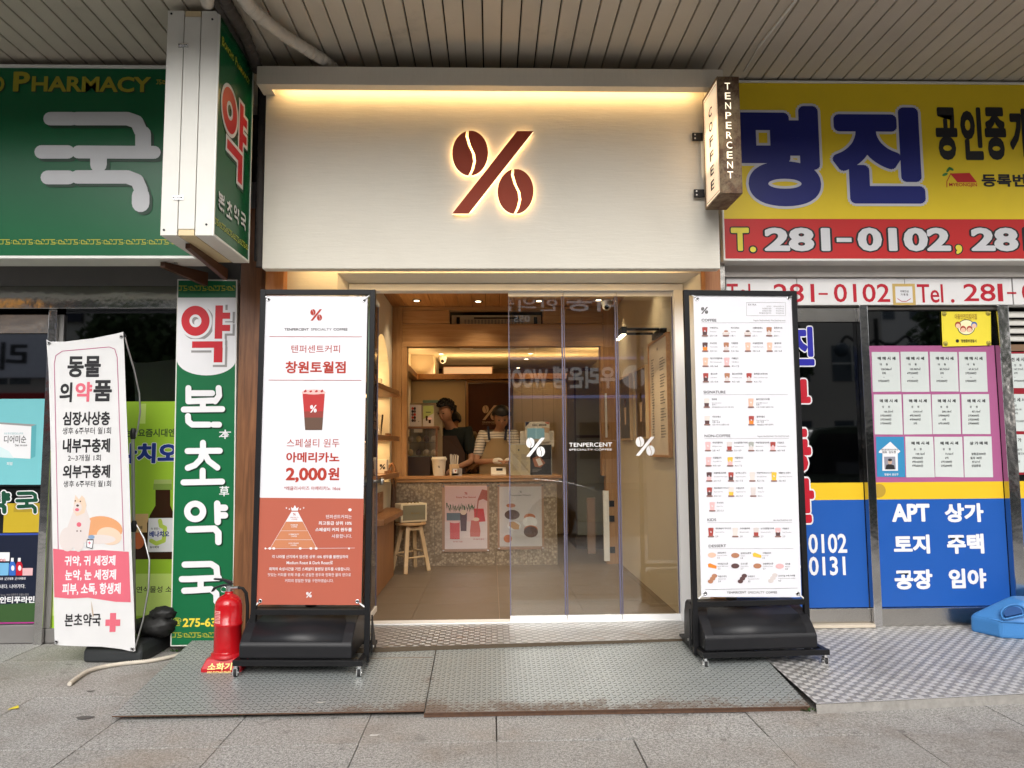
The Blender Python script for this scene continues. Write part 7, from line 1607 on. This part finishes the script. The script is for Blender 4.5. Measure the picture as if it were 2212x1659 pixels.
# ================================================================== ACROSS THE STREET (seen in the glass)
bm1 = M('bank_stone', (.52, .49, .44), .7, var=.08); bm3 = M('bank_glass', (.06, .08, .10), .06); bm4 = M('apartment_paint', (.55, .53, .50), .8, var=.06)
def block(lab, x0, x1, y0, y1, h, mat, fl, nw, name='building', z0=0, winm=None):
    r = thing(name, lab, 'building', ((x0+x1)/2, (y0+y1)/2, z0)); bx('wall', r, x0, x1, y0, y1, z0, h, mat)
    fh = (h-z0)/fl; w = (x1-x0)/nw; m = MB()
    for f in range(fl):
        for k in range(nw):
            xa, xb = x0+w*(k+.18), x0+w*(k+.82); za, zb = z0+fh*(f+.32), z0+fh*(f+.8)
            m.box(xa, xb, y1+.001, y1+.03, za, zb, winm or bm3); m.box(xa, xb, y1+.031, y1+.06, (za+zb)/2-.03, (za+zb)/2+.03, wv); m.box((xa+xb)/2-.03, (xa+xb)/2+.03, y1+.031, y1+.062, za, zb, wv)
    m.build('windows', r, kind='stuff'); return r
bk = block('stone-faced bank building across the road with a blue sign band', -14, 15, -30, -18, 8.6, bm1, 3, 12)
bk2 = thing('bank_sign', 'long blue and white bank sign band on the building across the road', 'sign', (0, -17.8, 3.9)); zs0 = 3.3
bx('sign_band', bk2, -9, 7.0, -17.95, -17.7, zs0, zs0+1.35, M('bank_blue', (.03, .06, .20), .4)); bx('light_strip', bk2, -9, 7, -17.96, -17.69, zs0+1.351, zs0+1.45, m_emit('bank_light', (.35, .45, 1), .3)); bx('light_strip', bk2, -9, 7, -17.96, -17.69, zs0-.1, zs0-.001, MATS['bank_light'])
class Back(Plane):
    def uv(s, x, y): return x, y
BP = Back((0, -17.69, 0), (-1, 0, 0), (0, 0, 1)); BP.N = Vector((0, 1, 0)); A = Art(BP, bk2, .002, .004)
signw = m_emit('sign_letter_white', (.85, .87, .9), .30)
def btext(t, xl, z0, w, h, mat, b=.03): A.text(t, xl, z0+h, xl+w, z0, mat, b)
A.ell(-5.4, zs0+.68, .45, .45, signw, 1); btext('우리은행', -4.7, zs0+.25, 2.35, .85, signw, .04); btext('WOORI BANK', -2.15, zs0+.28, 3.3, .72, signw, .04); A.flush()
bk3 = thing('clinic_sign', 'white calligraphy clinic sign above the bank across the road', 'sign', (0, -17.8, 6.4)); bx('sign_board', bk3, -3, 6.5, -17.95, -17.8, 6.0, 7.4, M('brown_board', (.10, .08, .06), .5))
BP2 = Back((0, -17.79, 0), (-1, 0, 0), (0, 0, 1)); BP2.N = Vector((0, 1, 0)); A = Art(BP2, bk3, .002, .004)
btext('하동', -4.9, 6.5, 2.0, .75, signw, .02); btext('한의원', -2.6, 6.5, 2.4, .6, signw, .01); btext('055.262.0500', -1.5, 6.1, 2.3, .25, signw, .01); A.flush()
ap = block('pale grey apartment tower behind the bank at the right', 18, 34, -48, -36, 42, bm4, 15, 6)
ap2 = block('shop building across the road opposite the pharmacy with white academy signs', -40, -15, -28, -19, 9, M('tile_beige', (.45, .44, .40), .7), 3, 10)
r = thing('academy_sign', 'white academy sign board on the building opposite the pharmacy', 'sign', (-22, -18.8, 5)); bx('board', r, -30, -17, -18.99, -18.8, 4.2, 5.9, M('board_white', (.65, .66, .75), .5)); BP3 = Back((0, -18.79, 0), (-1, 0, 0), (0, 0, 1)); BP3.N = Vector((0, 1, 0)); A = Art(BP3, r, .003, .005); A.text('리더스 영수학원', 18, 5.6, 27, 4.5, ink, .03); A.flush()
r = thing('academy_sign', 'dark sign board with orange lettering above the white academy sign', 'sign', (-22, -18.8, 7)); bx('board', r, -31, -16, -18.99, -18.8, 6.4, 7.9, navy); BP3.O = Vector((0, -18.79, 0)); A = Art(BP3, r, .003, .005); A.text('정상회의', 18, 7.6, 26, 6.7, m_emit('orange_letter', (.9, .4, .05), 1), .04); A.flush()
r = thing('shop_awning', 'red shop sign on the building opposite the pharmacy', 'sign', (-20, -18.8, 3)); bx('board', r, -28, -16, -18.99, -18.7, 2.6, 3.6, M('awning_red', (.5, .03, .03), .5))
block('low grey office building across the road at the far right', 35.5, 60, -34, -20, 9, M('office_grey', (.42, .42, .43), .7), 3, 9)
block('low grey office building across the road at the far left', -64, -42, -34, -20, 9, MATS['office_grey'], 3, 9)
# trees on the far pavement
def tree(x, y, h, lab, seed):
    rnd = random.Random(seed); r = thing('street_tree', lab, 'tree', (x, y, 0), 'street trees across the road'); bark = M('bark', (.09, .065, .045), .9, bmp=.5)
    m = MB(); m.tube([(x, y, 0), (x+.05, y, h*.25), (x, y+.05, h*.5)], [.16, .12, .09], bark, 9)
    for k in range(6): t = rnd.uniform(0, 2*PI); m.tube([(x, y, h*.42), (x+math.cos(t)*h*.12, y+math.sin(t)*h*.12, h*.6), (x+math.cos(t)*h*.2, y+math.sin(t)*h*.2, h*.8)], [.07, .045, .02], bark, 6)
    m.build('trunk', r); m = MB(); lm = M('tree_leaf', (.05, .085, .03), .7, var=.5, vs=2)
    for k in range(2600):
        t = rnd.uniform(0, 2*PI); ph = math.acos(rnd.uniform(-1, 1)); q = rnd.random()**.45; c = Vector((x+math.cos(t)*math.sin(ph)*q*h*.27, y+math.sin(t)*math.sin(ph)*q*h*.27, h*.7+math.cos(ph)*q*h*.28))
        a = Vector([rnd.uniform(-1, 1) for _ in range(3)])*.16; b = Vector([rnd.uniform(-1, 1) for _ in range(3)])*.16; m.add([c-a, c-b, c+a, c+b], [(0, 1, 2, 3)], lm)
    m.build('crown', r, kind='stuff')
for i, (x, y, h) in enumerate(((-12.2, -15.5, 7.0), (-33, -15.5, 8.2), (9.5, -15.8, 6.2), (17, -15.5, 7.6), (-24, -16, 6.0))): tree(x, y, h, ('leafy street tree across the road between the bank and academy', 'tallest leafy street tree across the road at the far left', 'small street tree in front of the bank on the right side', 'leafy street tree in front of the apartment tower', 'smallest street tree before the academy signs')[i], i)
# street lamp
r = thing('street_lamp', 'black street lamp with two globe arms on the far pavement', 'street lamp', (13, -14.6, 0)); m = MB(); m.tube([(13, -14.6, 0), (13, -14.6, 5.6)], [.12, .07], black_steel, 12); m.build('pole', r)
for q in (-1, 1): MB().tube(smooth_path([Vector((13, -14.6, 4.9)), Vector((13+.5*q, -14.6, 4.7)), Vector((13+1.0*q, -14.6, 5.0)), Vector((13+1.2*q, -14.6, 4.8))], 6), .05, black_steel, 8).build('arm', r); MB().ball((13+1.2*q, -14.6, 4.55), .25, MATS['bank_glass'], 12).build('globe', r)
# parked cars behind the camera
def car(x, y, lab, paint, flip=1, L=4.4, H=1.62):
    r = thing('parked_car', lab, 'car', (x, y, -.13), 'cars parked along the kerb'); z = -.13
    prof = [(-.5, .32), (-.5, .62), (-.47, .78), (-.42, .86), (-.36, .93), (-.25, .98), (-.14, H-.06), (-.05, H), (.22, H), (.36, H-.08), (.44, 1.02), (.485, .95), (.5, .60), (.5, .32)]
    wb = [(-.31, .33), (.29, .33)]; out = []
    for u, v in prof: out.append((x+flip*u*L, v+z))
    def archy(cx):
        return [(x+flip*cx*L+math.cos(t)*.38*flip, z+.33+math.sin(t)*.38) for t in [PI*k/9 for k in range(10)]]
    bot = [(x+flip*.5*L, z+.32)]+archy(.29)+archy(-.31)+[(x+flip*-.5*L, z+.32)]
    out = out[:-1]+bot[0:1]+bot[1:11]+bot[11:21]
    vs = [Vector((a, y-.88, b)) for a, b in out]+[Vector((a, y+.88, b)) for a, b in out]; n = len(out)
    for i, (a, b) in enumerate(out):
        if b-z > 1.0: vs[i].y += .14; vs[n+i].y -= .14
    MB().add(vs, [tuple(range(n)), tuple(range(2*n-1, n-1, -1))]+[(i, n+i, n+(i+1) % n, (i+1) % n) for i in range(n)], paint).build('body', r, .03, 2)
    gm = M('car_glass', (.02, .022, .025), .04)
    for s in (-1, 1):
        for (a, b, c_, d_) in ((-.21, -.12, .06, .06), (.08, .08, .33, .25)): MB().prism([Vector((x+flip*a*L, y+s*.87, z+1.02)), Vector((x+flip*c_*L, y+s*.87, z+1.02)), Vector((x+flip*d_*L, y+s*.765, z+H-.12)), Vector((x+flip*b*L, y+s*.765, z+H-.12))], (0, s*.012, 0), gm).build('side_window', r)
        for cx in (-.31, .29):
            c = Vector((x+flip*cx*L, y+s*.80, z+.33)); o = MB().lathe(c-Vector((0, s*.1, 0)), [(.20, 0), (.32, 0), (.335, .04), (.335, .16), (.31, .18), (.22, .18)], M('tyre', (.018, .018, .018), .8), 28, (0, s, 0)).build('wheel', r)
            m = MB(); m.lathe(c+Vector((0, s*.05, 0)), [(.215, 0), (.21, .02), (.05, .01), (.03, .03)], galv, 24, (0, s, 0)); m.build('rim', r)
    MB().prism([Vector((x+flip*-.245*L, y-.68, z+1.0)), Vector((x+flip*-.245*L, y+.68, z+1.0)), Vector((x+flip*-.15*L, y+.6, z+H-.1)), Vector((x+flip*-.15*L, y-.6, z+H-.1))], (flip*-.02, 0, .02), gm).build('windscreen', r)
    for s in (-1, 1): bx('headlight', r, min(x+flip*-.503*L, x+flip*-.46*L), max(x+flip*-.503*L, x+flip*-.46*L), y+s*.72-.14, y+s*.72+.14, z+.66, z+.78, M('lamp_clear', (.6, .62, .65), .1)); bx('tail_light', r, min(x+flip*.47*L, x+flip*.504*L), max(x+flip*.47*L, x+flip*.504*L), y+s*.76-.09, y+s*.76+.09, z+.72, z+.95, M('lamp_red', (.4, .01, .01), .2))
    bx('bumper', r, min(x+flip*-.51*L, x+flip*-.47*L), max(x+flip*-.51*L, x+flip*-.47*L), y-.8, y+.8, z+.34, z+.52, blackp)
car(-.45, -2.0, 'white car parked at the kerb behind the camera, opposite the glass door', M('car_white', (.62, .62, .62), .15, coat=.8, var=.01), -1)
car(5.6, -2.1, 'dark green van-like car parked opposite the estate agent', M('car_green', (.03, .05, .04), .15, coat=.8, var=.01), 1, 4.6, 1.75)
